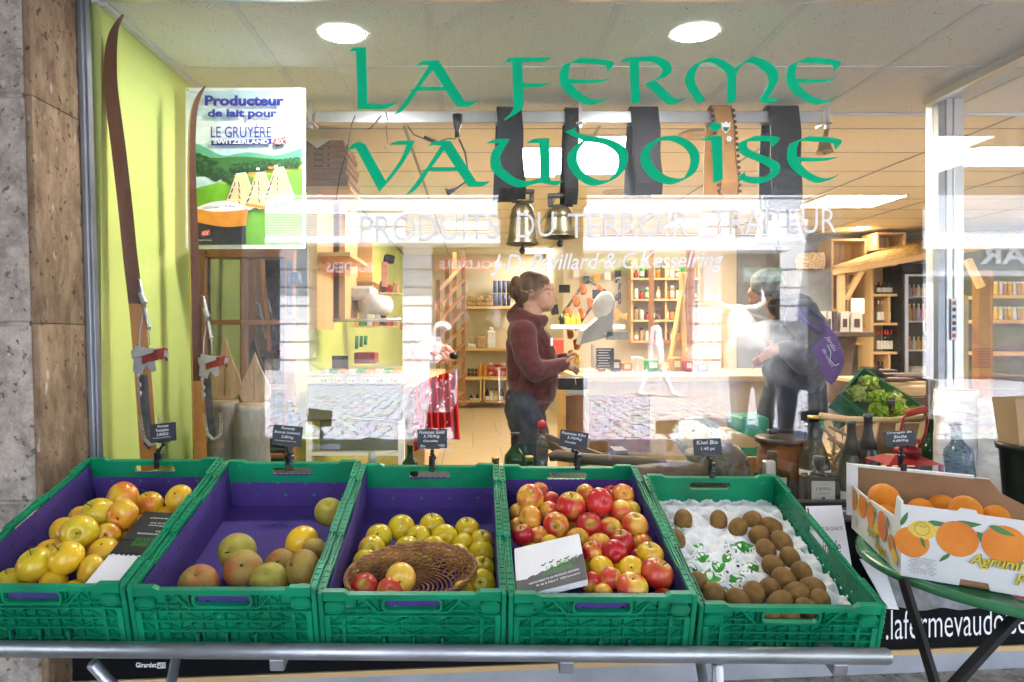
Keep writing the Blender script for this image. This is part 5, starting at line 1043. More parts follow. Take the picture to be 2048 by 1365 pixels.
    m = MB(); m.tube(coil([q(281, 826, .045), q(284, 850, .045), q(289, 872, .045), q(301, 884, .045), q(310, 880, .045)], 22, .0065), .0018, 4); m.tube(coil([q(318, 824, .045), q(320, 850, .045), q(318, 872, .045), q(310, 880, .045)], 16, .006), .0018, 4); m.build('spring', MT['spring'], t)
    m = MB(); m.prism([[(q(*p).x, q(*p).z) for p in ((287, 748), (303, 748), (306, 800), (314, 870), (306, 890), (296, 880))]], Yb - .03, Yb - .027); m.build('heel_plate', MT['iron'], t)
ski([(246, 31, 3), (233, 52, 9), (225, 80, 16), (221, 120, 20), (222, 180, 22), (236, 290, 23), (250, 410, 23), (261, 520, 23), (276, 640, 25), (288, 780, 27), (296, 900, 27), (300, 940, 28)], 2.305, 2.38, R(28), 'left ski of the old wooden pair, its curved tip up against the ceiling edge', (300, 715))
ski([(410, 173, 3), (400, 188, 6), (391, 210, 8), (385, 250, 9), (383, 320, 10), (385, 420, 12), (389, 560, 14), (393, 700, 16), (397, 820, 18), (400, 935, 20)], 2.68, 2.76, R(34), 'right ski of the old wooden pair, in front of the cheese sign', (425, 728))
# ---------------------------------------------------------------- enamel cheese sign
t = thing('advertising_sign', P(490, 497, 2.84), 'white framed metal advertising sign for cheese with a meadow landscape', 'sign'); YS = 2.84
for n_, c_ in (('art_sky', (.50, .68, .76)), ('art_cloud', (.72, .80, .84)), ('art_hill', (.10, .38, .22)), ('art_tree', (.012, .06, .015)), ('art_tree2', (.04, .16, .03)), ('art_meadow', (.16, .42, .03)), ('art_meadow2', (.42, .50, .05)), ('art_cheese', (.85, .62, .28)), ('art_rind', (.70, .27, .04)), ('art_black', (.03, .03, .035)), ('art_blue', (.02, .03, .28)), ('art_red', (.65, .03, .03)), ('art_white', (.82, .83, .84))): mat(n_, c_, .35, var=.12, sc=14)
AR = ['art_sky', 'art_cloud', 'art_hill', 'art_tree', 'art_tree2', 'art_meadow', 'art_meadow2', 'art_cheese', 'art_rind', 'art_black', 'art_blue', 'art_red', 'art_white']; AMt = [MT[n] for n in AR]; ai = {n: i for i, n in enumerate(AR)}
zz = lambda p: (P(360 + p[0] / 3.9, 160 + p[1] / 3.9, YS).x, P(360 + p[0] / 3.9, 160 + p[1] / 3.9, YS).z)
m = MB(); a = zz((44, 62)); b = zz((980, 1318)); m.prism([rrect(a[0], b[1], b[0], a[1], .008)], YS, YS + .004); m.build('panel', MT['art_white'], t)
m = MB(); lay = [0]
def art(poly, k, sm=True): lay[0] += 1; m.k = ai[k]; poly = [(max(q[0], 78),) + tuple(q[1:]) for q in poly]; p = [zz(q) + tuple(q[2:]) for q in poly]; p = smooth_loop(p, 4); ar = sum(p[i][0] * p[(i + 1) % len(p)][1] - p[(i + 1) % len(p)][0] * p[i][1] for i in range(len(p))); p = p if ar > 0 else list(reversed(p)); m.prism([p], YS - .0004 - .00004 * lay[0], YS - .00038 - .00004 * lay[0])
rndA = random.Random(4)
art([(75, 88), (950, 85), (955, 1285), (75, 1290)], 'art_sky'); art([(75, 250), (300, 330, 1), (600, 250, 1), (955, 300), (955, 480), (500, 440, 1), (75, 520)], 'art_cloud'); art([(75, 100), (400, 160, 1), (955, 95), (955, 200), (300, 235, 1), (75, 190)], 'art_cloud')
art([(75, 500), (150, 505, 1), (330, 590, 1), (450, 575, 1), (560, 565, 1), (750, 590, 1), (955, 530), (955, 700), (75, 700)], 'art_hill'); art([(75, 600), (300, 610, 1), (500, 600, 1), (955, 640), (955, 720), (75, 760)], 'art_tree2')
art([(75, 860), (300, 800, 1), (600, 720, 1), (955, 660), (955, 1285), (75, 1290)], 'art_meadow'); art([(300, 800), (600, 715, 1), (955, 660), (955, 690), (600, 760, 1), (350, 815)], 'art_meadow2')
for k in range(26):
    x = 130 + k * 22 if k < 14 else 420 + (k - 14) * 45; s_ = 62 if k < 8 else 34; y = 640 + k * 11 if k < 14 else 700 - (k - 14) * 5; art([(x + s_ * .8 * (1 + .35 * rndA.random()) * cos(q * pi / 6), y + s_ * (1 + .35 * rndA.random()) * sin(q * pi / 6), 1) for q in range(12)], 'art_tree')
    for _ in range(7): xx = x + rndA.uniform(-.6, .5) * s_; yy = y + rndA.uniform(-.9, .2) * s_; art([(xx + s_ * .22 * (1 + .4 * rndA.random()) * cos(q * pi / 4), yy + s_ * .18 * (1 + .4 * rndA.random()) * sin(q * pi / 4), 1) for q in range(8)], 'art_tree2')
for (dx, dy, s_) in ((0, 0, 1), (155, -5, .93), (300, -45, .93)):
    f_ = lambda x, y: (440 + dx + (x - 440) * s_, 740 + dy + (y - 740) * s_)
    art([f_(440, 745), f_(530, 1010), f_(480, 1040), f_(355, 985)], 'art_cheese'); art([f_(355, 985), f_(530, 1015), f_(525, 1040), f_(355, 1010)], 'art_rind'); art([f_(440, 735), f_(520, 725), f_(615, 985), f_(535, 1025)], 'art_white'); art([f_(444, 739), f_(516, 730), f_(608, 980), f_(537, 1015)], 'art_cheese')
    for r_ in range(4): art([f_(432 - r_ * 17, 800 + r_ * 48), f_(440 - r_ * 15, 802 + r_ * 48), f_(430 - r_ * 18, 838 + r_ * 48), f_(420 - r_ * 20, 835 + r_ * 48)], 'art_blue'); art([f_(460, 800 + r_ * 48), f_(466, 800 + r_ * 48), f_(474 + r_ * 3, 838 + r_ * 48), f_(464 + r_ * 3, 838 + r_ * 48)], 'art_blue')
art([(120, 1020), (250, 960, 1), (420, 950, 1), (540, 1030), (520, 1140), (350, 1150, 1), (120, 1110)], 'art_rind'); art([(125, 1005), (250, 960, 1), (400, 950, 1), (530, 1005, 1), (400, 1028, 1), (250, 1030, 1)], 'art_white')
for k in range(12): a_ = pi * (k + .5) / 12; art([(400 + 60 * cos(a_) - 40, 1000 - 8 * sin(a_)), (400 + 60 * cos(a_) - 30, 1000 - 6 * sin(a_)), (345 + 170 * cos(a_), 1012 - 40 * sin(a_) + 8), (335 + 170 * cos(a_), 1010 - 40 * sin(a_) + 8)], 'art_blue')
art([(120, 1112), (350, 1152, 1), (520, 1142), (522, 1285), (120, 1285)], 'art_black'); art([(252, 480), (720, 465), (720, 508), (252, 518)], 'art_blue'); art([(738, 470), (830, 450), (832, 500), (742, 525)], 'art_red'); art([(742, 505), (830, 490), (832, 510), (752, 530)], 'art_black'); art([(172, 1188), (240, 1168), (245, 1205), (178, 1230)], 'art_red')
for (x, y, l) in ((540, 735, 45), (690, 690, 50), (600, 700, 28), (740, 680, 30)): art([(x, y - 8), (x + l, y - 10), (x + l, y + 8), (x + 5, y + 10)], 'art_rind' if l > 40 else 'art_white')
m.build('artwork', AMt, t)
def stext(s, x0, y0, x1, y1, mt, bold=.0, skew=0, n_='lettering', shear=0):
    k = MB(); a = zz((x0, y1)); b = zz((x1, y0)); text_on(k, s, a[0], a[1], b[0] - a[0], b[1] - a[1], YS - .0165, bold=bold, shear=shear); k.build(n_, mt, t)
stext('Producteur', 205, 132, 822, 214, MT['art_blue'], .045); stext('de lait pour', 228, 238, 766, 318, MT['art_blue'], .045); stext('LE GRUYÈRE', 252, 352, 722, 460, MT['art_blue'], .006); stext('SWITZERLAND', 272, 474, 702, 508, MT['art_white'], .03); stext('AOC', 750, 468, 828, 512, MT['art_white'], .01, shear=.3); stext('AOC', 182, 1186, 240, 1216, MT['art_white'], .01, shear=.3); stext('Une garantie d\'origine', 145, 1248, 258, 1262, MT['art_white'])
m = MB()
for p in ((62, 80), (962, 68), (70, 1300), (958, 1290)): x, z = zz(p); m.ell((x, YS - .001, z), (.004, .002, .004), 8, 5)
m.build('screws', MT['steel'], t)
# ---------------------------------------------------------------- old six-pane window used as a decoration
YW = 3.06; t = thing('old_window', P(490, 915, YW), 'old brown wooden casement with small panes and iron hinges under the cheese sign', 'window')
def wb(m, x0, y0, x1, y1, d=.03, Y=YW): a = P(x0, y1, Y); b = P(x1, y0, Y); m.box((a.x, Y - d, a.z), (b.x, Y + .01, b.z), .004)
m = MB(); wb(m, 400, 500, 416, 940); wb(m, 572, 500, 592, 940); wb(m, 416, 500, 572, 517); m.build('frame', MT['oak'], t)
m = MB(); wb(m, 483, 517, 497, 940, .022); m.build('glazing_bar', MT['oak'], t)
for y in (640, 770, 906): m = MB(); wb(m, 416, y, 572, y + 10, .024); m.build('glazing_bar', MT['oak_h'], t)
m = MB(); a = P(414, 940, YW); b = P(574, 515, YW); m.box((a.x, YW + .002, a.z), (b.x, YW + .006, b.z)); m.build('glass_pane', MT['mirror_glass'], t)
m = MB(); m.box((a.x, YW + .011, a.z), (b.x, YW + .02, b.z)); m.build('backing', MT['old_wood'], t)
for y0 in (520, 800): m = MB(); wb(m, 578, y0, 588, y0 + 110, .036); wb(m, 586, y0 + 26, 602, y0 + 48, .04); k = P(583, y0 + 120, YW); m.prism([circ(k.x, k.z, .014, 10)], YW - .037, YW - .03); m.build('hinge', MT['iron'], t)
# stumps with carved wooden leaves
mat('bark', (.16, .13, .10), .9, col2=(.34, .30, .24), sc=9, bump=2.5, bsc=40, stretch=(1, 1, .4)); mat('cut_wood', (.34, .22, .11), .6, var=.2, sc=12, stretch=(4, 1, 1)); mat('birch_bark', (.42, .37, .30), .75, col2=(.66, .62, .54), sc=9, stretch=(1, 1, 3), bump=.8, bsc=30)
def log(px, ytop, ybot, wpx, Y, bark, label, name='log', cat='log', seed=1):
    c = P(px, ybot, Y); r = S(wpx, Y) / 2; h = S(ybot - ytop, Y); t = thing(name, c, label, cat)
    m = MB(); n = 10; m.lathe([(r * (1.06 - .06 * k / n + .015 * sin(k * 2 + seed)), h * k / n) for k in range(n + 1)], 28, tuple(c), lob=lambda a, z: 1 + .05 * sin(3 * a + seed) + .03 * sin(7 * a + z * 20)); m.build('trunk', bark, t)
    m = MB(); m.lathe([(r * .93, 0), (r * .93, .003), (0, .004)], 28, (c.x, c.y, c.z + h), lob=lambda a, z: 1 + .05 * sin(3 * a + seed)); m.build('cut_end', MT['cut_wood'], t); return t
log(447, 802, 925, 58, 2.88, MT['bark'], 'short rough log standing left, under the carved leaf', seed=2); log(505, 808, 935, 66, 2.80, MT['bark'], 'second rough log, just left of the window hinge', seed=5)
def leafboard(px, y0, y1, w, Y, lab):
    c = P(px, y1, Y); h = S(y1 - y0, Y); ww = S(w, Y); t = thing('carved_leaf', c, lab, 'wooden ornament'); L = [(.0, 1.0), (.08, .86, 1), (.24, .62, 1), (.46, .36, 1), (.5, .2, 1), (.38, .06, 1), (.12, .0, 1), (-.12, .0, 1), (-.38, .06, 1), (-.5, .2, 1), (-.46, .36, 1), (-.24, .62, 1), (-.08, .86, 1)]
    m = MB(); m.prism([list(reversed(smooth_loop([(c.x + p[0] * ww, c.z + p[1] * h) + tuple(p[2:]) for p in L], 4)))], Y - .008, Y + .008); m.build('board', MT['cut_wood'], t); m = MB(); m.tube([(c.x, Y - .009, c.z + .02), (c.x, Y - .009, c.z + h * .95)], .002, 5); m.build('inlaid_rib', MT['oak'], t)
leafboard(452, 678, 800, 60, 2.88, 'left carved wooden leaf standing on the logs'); leafboard(510, 705, 808, 62, 2.81, 'right carved wooden leaf, partly veiled by reflections')
# ---------------------------------------------------------------- bottles in the bay
def darkglass(n, c, r=.08): return mat(n, c, r, var=.2, spec=.35)
darkglass('glass_black', (.012, .016, .010)); darkglass('glass_green', (.012, .030, .010)); glassmat('glass_olive', .05, (.30, .30, .06)); glassmat('glass_clear', .045, (.93, .95, .94)); mat('foil_black', (.02, .02, .022), .35, var=.3, sc=30, bump=.6, bsc=60); mat('gold', (.62, .42, .12), .3, .8); mat('label_paper', (.66, .64, .58), .6, var=.05); mat('red_ball', (.42, .02, .03), .25)
PROF = {'champ': [(0, 0), (.42, 0), (.5, .02), (.5, .42), (.49, .48), (.40, .60), (.24, .74), (.17, .84), (.155, .95), (.17, .955), (.17, 1), (0, 1)],
        'wine': [(0, 0), (.45, 0), (.5, .02), (.5, .60), (.46, .67), (.24, .76), (.18, .80), (.175, .97), (.2, .975), (.2, 1), (0, 1)],
        'carafe': [(0, 0), (.40, 0), (.5, .06), (.48, .2), (.30, .33), (.15, .42), (.13, .60), (.14, .98), (.16, 1), (0, 1)],
        'jar': [(0, 0), (.46, 0), (.5, .04), (.5, .78), (.42, .86), (.42, 1), (0, 1)], 'juice': [(0, 0), (.46, 0), (.5, .03), (.5, .55), (.36, .72), (.2, .82), (.2, 1), (0, 1)]}
def bottle(px, ytop, ybot, wpx, Y, kind, glass_, cap, label, lab=None, foil=.72, cat='bottle', name='bottle', tilt=0, group=None, nseg=20):
    c = P(px, ybot, Y); r = S(wpx, Y); h = S(ybot - ytop, Y); t = thing(name, c, label, cat, group); M_ = Mx.Translation(c) @ Mx.Rotation(R(tilt), 4, 'Y'); pr = PROF[kind]
    m = MB(); m.M = M_; m.lathe([(a * r, b * h) for a, b in pr], nseg); m.build('glass_body', glass_, t)
    if cap:
        m = MB(); m.M = M_; up = [(a * r + .0012, b * h) for a, b in pr if b > foil and a > 0]; f0 = None
        for (a0, b0), (a1, b1) in zip(pr, pr[1:]):
            if b0 <= foil < b1: f0 = a0 + (a1 - a0) * (foil - b0) / (b1 - b0)
        m.lathe([(f0 * r + .0012, foil * h)] + up + [(0, h + .0015)], nseg); m.build('cap', cap, t)
    if lab:
        z0, z1_, mt = lab; m = MB(); m.M = M_; n = 16; ra = [.5 * r + .0008] * 2; vs = []
        for k in range(n + 1): a = -pi * .95 + pi * .9 * k / n; vs += [(ra[0] * cos(a), ra[0] * sin(a), z0 * h), (ra[0] * cos(a), ra[0] * sin(a), z1_ * h)]
        m.add(vs, [(2 * k, 2 * k + 2, 2 * k + 3, 2 * k + 1) for k in range(n)], True); m.build('paper_label', mt, t)
    return t
bottle(1627, 832, 1012, 62, 2.62, 'champ', MT['glass_olive'], MT['gold'], 'large olive glass bottle with a gold top and white back label', (.12, .42, MT['label_paper']), .965)
bottle(1703, 843, 1015, 48, 2.60, 'champ', MT['glass_black'], MT['foil_black'], 'dark sparkling wine bottle with black foil, left one of the close pair', (.05, .2, MT['label_paper']), .62)
bottle(1736, 829, 1010, 46, 2.70, 'champ', MT['glass_black'], MT['foil_black'], 'dark sparkling wine bottle with black foil, taller right one of the pair', (.10, .3, MT['foil_black']), .62)
bottle(1860, 838, 1000, 44, 2.95, 'wine', MT['glass_green'], None, 'dark green wine bottle standing behind the red lantern')
bottle(1927, 846, 1005, 52, 2.62, 'wine', MT['glass_green'], MT['foil_black'], 'leaning green bottle beside the birch log', None, .8, tilt=-6)
bottle(1030, 866, 1000, 44, 2.55, 'wine', MT['glass_green'], MT['foil_black'], 'dark green bottle in front of the woman\'s legs', None, .84)
bottle(991, 915, 1010, 40, 2.40, 'wine', MT['glass_green'], MT['gold'], 'bottle with a gold screw cap just above the crate rim, left of two', None, .9)
bottle(1058, 913, 1010, 40, 2.40, 'wine', MT['glass_green'], MT['gold'], 'bottle with a gold screw cap just above the crate rim, right of two', None, .9)
bottle(820, 890, 1000, 34, 2.60, 'wine', MT['glass_green'], None, 'green bottle neck showing left of the Pommes Gold tag')
t = bottle(1084, 858, 990, 66, 2.40, 'carafe', MT['glass_clear'], None, 'clear long necked glass carafe with a round red stopper', cat='carafe', name='carafe')
m = MB(); c = P(1084, 850, 2.40); m.ell(c, (S(9.5, 2.4),) * 3, 18, 12); m.tube([c, c + V((0, 0, -.03))], .008, 10); m.build('red_stopper', MT['red_ball'], t)
def squarebottle(px0, px1, ysh, ybot, ytop, Y, label, cap, txt=True):
    a = P(px0, ybot, Y); b = P(px1, ysh, Y); w = b.x - a.x; t = thing('square_bottle', a + V((w / 2, 0, 0)), label, 'bottle'); cx_ = (a.x + b.x) / 2
    m = MB(); m.box((a.x, Y - w * .25, a.z), (b.x, Y + w * .25, b.z), .008); m.tube([(cx_, Y, b.z - .002), (cx_, Y, b.z + .008), (cx_, Y, P(0, ytop, Y).z - .03)], [.03, .016, .0145], 14); m.build('glass_body', MT['glass_black'], t)
    m = MB(); z = P(0, ytop, Y).z; m.tube([(cx_, Y, z - .031), (cx_, Y, z)], .0175, 14); m.build('cap', cap, t)
    m = MB(); y = Y - w * .25 - .001; m.box((cx_ - w * .34, y, a.z + .012), (cx_ + w * .34, y + .0008, b.z - .018)); m.build('paper_label', MT['label_paper'], t)
    if txt:
        m = MB(); q = b.z - a.z
        for (s_, z_, ww, hh) in (('1890', .60, .42, .085), ('LAVAUX', .50, .36, .05), ('vermouth', .76, .22, .025), ('AVEC', .18, .16, .02)): text_on(m, s_, cx_ - w * ww / 2, a.z + q * z_, w * ww, q * hh, y - .0006)
        m.prism([[(cx_ - .006, a.z + q * .43), (cx_ - .006, a.z + q * .38), (cx_, a.z + q * .345), (cx_ + .006, a.z + q * .38), (cx_ + .006, a.z + q * .43)]], y - .0008, y - .0002); m.build('print', MT['print_grey'], t)
squarebottle(1604, 1672, 948, 1022, 913, 2.33, 'dark square bottle with a cream label marked 1890', MT['foil_black'])
squarebottle(1514, 1576, 942, 1010, 903, 2.44, 'dark square bottle half hidden behind the kiwi crate corner', MT['foil_black'])
m = MB(); a = P(1528, 955, 2.36); m.box((a.x, 2.35, .875), (P(1550, 0, 2.36).x, 2.38, P(0, 922, 2.36).z), .004); m.build('glass_flask', MT['alu'], label='little square silver topped flask beside the kiwi crate corner', cat='flask')
# red lantern
mat('lantern_red', (.26, .012, .012), .5, var=.2, sc=20, bump=.3)
YL = 2.50; t = thing('lantern', P(1815, 1000, YL), 'red metal railway lantern with a tall carrying handle', 'lantern'); q = lambda x, y, d=0: P(x, y, YL - d)
m = MB(); a = q(1757, 1000); b = q(1868, 925); w = (b.x - a.x); m.box((a.x + .01, YL - .05, a.z - .02), (b.x - .01, YL + .08, a.z + .0)); m.lathe([(.16, 0), (.155, .02), (.09, .035), (.055, .04)], 4, (0, 0, 0)) if False else None
vs = [(a.x, YL - .06, b.z), (b.x, YL - .06, b.z), (b.x, YL + .09, b.z), (a.x, YL + .09, b.z), (a.x + .05, YL - .01, b.z + .022), (b.x - .05, YL - .01, b.z + .022), (b.x - .05, YL + .05, b.z + .022), (a.x + .05, YL + .05, b.z + .022)]; m.add(vs, [(0, 1, 5, 4), (1, 2, 6, 5), (2, 3, 7, 6), (3, 0, 4, 7), (4, 5, 6, 7), (0, 3, 2, 1)])
for (x, y) in ((a.x + .008, YL - .05), (b.x - .008, YL - .05), (a.x + .008, YL + .08), (b.x - .008, YL + .08)): m.box((x - .006, y - .006, a.z - .02), (x + .006, y + .006, b.z))
cx_ = (a.x + b.x) / 2; m.lathe([(.045, .03), (.042, .05), (.026, .055), (.026, .068), (.045, .072), (.040, .084), (.0, .090)], 20, (cx_ + .01, YL + .01, b.z)); m.build('housing', MT['lantern_red'], t)
m = MB(); m.tube([q(1800, 900), q(1802, 862), q(1806, 838), q(1816, 826), q(1832, 820), q(1848, 824), q(1856, 840), q(1850, 870), q(1836, 900)], .0045, 8); m.build('handle', MT['lantern_red'], t)
m = MB(); m.tube([q(1812, 828), q(1852, 818)], .0125, 12); m.build('grip', MT['lantern_red'], t)
m = MB(); m.box((a.x + .015, YL - .048, a.z + .002), (b.x - .015, YL - .045, b.z - .002)); m.build('glass_pane', MT['glass_clear'], t)
# birch logs, twig basket, bucket
log(1911, 780, 1010, 76, 2.86, MT['birch_bark'], 'pale birch log standing beside the steel post', seed=3); log(2010, 800, 1010, 90, 2.75, MT['birch_bark'], 'wide birch log at the right edge, behind the bucket', seed=8)
# ---------------------------------------------------------------- inside the shop
def pb(m, x0, y0, x1, y1, Y, d=.02, bev=0):
    a = P(x0, y1, Y); b = P(x1, y0, Y); return m.box((a.x, Y, a.z), (b.x, Y + d, b.z), bev)
def simple(name, label, cat, parts, loc=None, group=None):
    """parts: (name, material, fn(mb)[, sub parts])"""
    t = thing(name, loc, label, cat, group)
    for p in parts:
        m = MB(); p[2](m); o = m.build(p[0], p[1], t)
        for s_ in p[3:]: k = MB(); s_[2](k); k.build(s_[0], s_[1], o)
    return t
def one(name, label, cat, mt, fn, group=None): m = MB(); fn(m); return m.build(name, mt, None, label, cat, group)
mat('kraft', (.40, .26, .14), .8, var=.08, sc=5); mat('kraft_dark', (.30, .18, .10), .8, var=.1); mat('inox', (.20, .205, .21), .4, .5, var=.1, sc=3); mat('tool_green', (.02, .28, .05), .5); mat('pinkish', (.60, .25, .22), .5, var=.2, sc=20); mat('meat', (.50, .16, .12), .45, col2=(.70, .38, .30), sc=18)
mat('jar_yellow', (.65, .38, .03), .3); mat('jar_orange', (.60, .22, .02), .3); mat('jar_dark', (.05, .015, .02), .25); mat('jar_red', (.42, .04, .03), .3); mat('blue_tin', (.04, .06, .16), .35, var=.3); mat('plastic_white', (.62, .62, .62), .4); mat('plastic_grey', (.30, .32, .32), .4)
# cartons on the pine shelf unit
CG = 'flat kraft cartons stacked on the pine shelf unit'
for k in range(8):
    y = 372 - k * 11.5; o = [0, 3, -2, 2, 4, -1, 3, 0][k]; nm = 'topmost' if k == 7 else 'lowest' if k == 0 else ORD[k] + ' from the bottom'
    m = MB(); pb(m, 596 + o, y - 11, 688 + o + (7 - k) * 1.2, y, 4.30, .42, .004); t = m.build('carton', MT['kraft_dark'], None, 'flat kraft carton, %s in the stack on the pine shelf' % nm, 'carton', CG)
    if k > 2: q = P(628, y - 3, 4.298); k_ = MB(); text_on(k_, 'Inet  +', q.x, q.z, S(32, 4.3), S(6, 4.3), 4.2985, bold=.01); k_.build('lettering', MT['print_black'], t)
one('paper_napkin', 'white paper corner hanging over the carton stack', 'napkin', MT['paper_white'], lambda m: m.prism([[(P(x, y, 4.29).x, P(x, y, 4.29).z) for x, y in ((612, 280), (634, 297), (660, 280), (690, 276))]][:1], 4.289, 4.292))
simple('shelf_unit', 'open pine shelf unit carrying the cartons left of the window', 'shelf', [
    ('side_panel', MT['pine'], lambda m: pb(m, 614, 376, 634, 660, 4.25, .5)), ('side_panel', MT['pine'], lambda m: (pb(m, 678, 400, 690, 640, 4.75, .5))),
    ('shelf_board', MT['pine_h'], lambda m: pb(m, 612, 373, 700, 379, 4.25, .7)), ('shelf_board', MT['pine_h'], lambda m: pb(m, 634, 505, 700, 513, 4.28, .7)), ('back_panel', MT['kraft'], lambda m: pb(m, 634, 380, 690, 640, 4.9, .01))], P(650, 660, 4.3))
simple('wall_shelf', 'pine wall shelf with boxed compartments above the counter', 'shelf', [
    ('upright', MT['pine'], lambda m: pb(m, 640, 480, 645, 640, 5.2, .3)), ('upright', MT['pine'], lambda m: pb(m, 668, 480, 673, 640, 5.2, .3)), ('upright', MT['pine'], lambda m: pb(m, 695, 480, 700, 640, 5.2, .3)),
    ('shelf_board', MT['pine_h'], lambda m: pb(m, 640, 556, 745, 563, 5.2, .3)), ('shelf_board', MT['pine_h'], lambda m: pb(m, 640, 617, 745, 624, 5.2, .3)), ('back_panel', MT['pine'], lambda m: pb(m, 640, 480, 745, 624, 5.51, .01))], P(690, 640, 5.2))
for k in range(6): one('goods_box', 'small %s box on the pine wall shelf, %s from the left' % (['red', 'brown', 'white', 'red', 'brown', 'white'][k], ORD[k]), 'box', [MT['pinkish'], MT['kraft_dark'], MT['paper_white']][k % 3], lambda m: pb(m, 648 + k * 15, 590 - 5 * (k % 2), 659 + k * 15, 616, 5.25, .1, .004), 'boxes on the pine wall shelf')
# refrigerated counter
YC_ = 4.4
simple('display_counter', 'stainless refrigerated display counter with slanted glass', 'counter', [
    ('body', MT['inox'], lambda m: (pb(m, 612, 770, 806, 842, YC_, 1.3, .01), pb(m, 640, 842, 800, 905, YC_ + .1, 1.1))),
    ('top_band', MT['alu'], lambda m: (pb(m, 616, 752, 812, 769, YC_ - .01, 1.3, .006))),
    ('base_frame', MT['white_paint'], lambda m: (pb(m, 612, 843, 624, 930, YC_, .06), pb(m, 796, 843, 808, 930, YC_, .06), pb(m, 612, 905, 808, 912, YC_ - .005, .06))),
    ('front_glass', MT['window_glass'], lambda m: m.add([P(617, 752, YC_), P(812, 752, YC_), P(800, 642, YC_ + .35), P(652, 642, YC_ + .35)], [(0, 1, 2, 3)])),
    ('side_glass', MT['window_glass'], lambda m: m.add([P(812, 752, YC_), P(812, 752, YC_) + V((0, 1.2, 0)), P(800, 642, YC_ + .35) + V((.0, .85, 0)), P(800, 642, YC_ + .35)], [(0, 1, 2, 3)])),
    ('glass_rail', MT['alu'], lambda m: m.tube([P(652, 641, YC_ + .35), P(802, 640, YC_ + .35)], .012, 8)), ('drain_tap', MT['plastic_grey'], lambda m: m.tube([P(745, 905, 3.4), P(745, 930, 3.4)], .02, 12))], P(712, 930, YC_))
rndI = random.Random(9)
for k in range(9):
    px = 640 + k * 18; one('food_tray', '%s food tray in the glass counter, %s from the left' % (['white', 'green', 'orange'][k % 3], ORD[k]), 'tray', [MT['plastic_white'], MT['tool_green'], MT['jar_orange']][k % 3], lambda m: (pb(m, px, 741, px + 15, 752, YC_ + .25, .25, .006), m.ell(P(px + 7, 741, YC_ + .35), (.02, .08, .012), 8, 5)), 'trays in the refrigerated counter')
simple('price_board', 'slate price board in the glass counter beside the wooden uprights', 'price board', [('slate', MT['slate'], lambda m: pb(m, 664, 712, 696, 738, YC_ + .12, .01))], P(680, 738, YC_ + .12))
simple('meat_counter', 'wooden counter end with a glass case of cured meats', 'counter', [
    ('worktop', MT['pine_h'], lambda m: m.box((-.52, 4.9, .99), (-.30, 7.2, 1.03))), ('body', MT['pine'], lambda m: m.box((-.50, 5.0, .2), (-.36, 7.1, .985))),
    ('glass_case', MT['window_glass'], lambda m: pb(m, 824, 674, 905, 742, 5.6, .005)), ('end_knob', MT['black_plastic'], lambda m: m.tube([P(905, 712, 5.55), P(910, 712, 5.5)], .03, 12))], (-.42, 5.5, .13))
for k in range(16):
    c = P(832 + (k % 8) * 9.4, 700 + 16 * (k // 8) + rndI.uniform(-6, 6), 5.8); a_ = rndI.uniform(-1.2, 1.2); L_ = V((cos(a_), .1, sin(a_))) * .06
    one('cured_sausage', 'pink cured sausage heaped in the glass case, %s from the left in the %s layer' % (ORD[k % 8], 'upper' if k < 8 else 'lower'), 'sausage', MT['meat'], lambda m: m.tube([c - L_, c - L_ * .5 + V((0, 0, .01)), c + L_ * .5 + V((0, 0, .01)), c + L_], [.012, .026, .026, .012], 10), 'cured sausages in the glass case')
m = MB(); mat('cloth_red', (.50, .02, .02), .8, var=.05)
def pr(u, v): x = 822 + 92 * u + 6 * v; y = 745 + 35 * (1 - u) ** 2 + (125 + 10 * u) * v * (1 - .0 * u); p = P(x, y, 4.75 + .25 * u + .03 * sin(u * 44)); return p
m.sheet(pr, 60, 12); t = m.build('apron', MT['cloth_red'], None, 'red cloth with a white floral print hanging from the counter end', 'cloth')
m = MB()
for k in range(46):
    u = rndI.random(); v = rndI.random() * .95 + .02; a_ = rndI.random() * 6.28; n_ = 8; L_ = rndI.uniform(.05, .10); pts_ = []
    for (r_, w_) in ((0, 0), (.3, .3), (.6, .35), (1, 0), (.6, -.2), (.3, -.25)):
        uu = min(max(u + (r_ * cos(a_) - w_ * sin(a_)) * L_ * .8, 0), 1); vv = min(max(v + (r_ * sin(a_) + w_ * cos(a_)) * L_ * .8, 0), 1); q = pr(uu, vv); pts_.append(q + V((0, -.006, 0)))
    m.add(pts_, [(0, 1, 2, 3, 4, 5)])
m.build('white_print', MT['letter_white'], t)
simple('price_flag', 'small orange price flag on a stick above the counter', 'price flag', [('flag', MT['jar_orange'], lambda m: pb(m, 800, 648, 812, 660, 4.9, .004)), ('stick', MT['pine'], lambda m: m.tube([P(806, 660, 4.9), P(807, 700, 4.9)], .004, 6))], P(806, 700, 4.9))
simple('paper_dispenser', 'white paper roll dispenser above the glass counter', 'dispenser', [('housing', MT['plastic_white'], lambda m: (m.tube([P(732, 607, 5.0), P(770, 612, 5.2)], .075, 18), pb(m, 690, 572, 745, 600, 5.0, .3, .02))), ('bracket', MT['plastic_white'], lambda m: (pb(m, 718, 625, 733, 640, 5.05, .03), pb(m, 750, 625, 760, 638, 5.1, .03))), ('slot', MT['print_grey'], lambda m: [pb(m, 753 + k * 7, 600, 756 + k * 7, 614, 5.08, .02) for k in range(3)])], P(745, 640, 5.1))
one('loudspeaker', 'small black loudspeaker high on the green wall', 'speaker', MT['black_plastic'], lambda m: m.cb(P(778, 519, 6.0), (.09, .1, .07), .01, rot=(0, .2, .2)))
one('hanging_sign', 'narrow pink and white notice hanging below the loudspeaker', 'notice', MT['pinkish'], lambda m: pb(m, 763, 524, 775, 574, 5.9, .004))
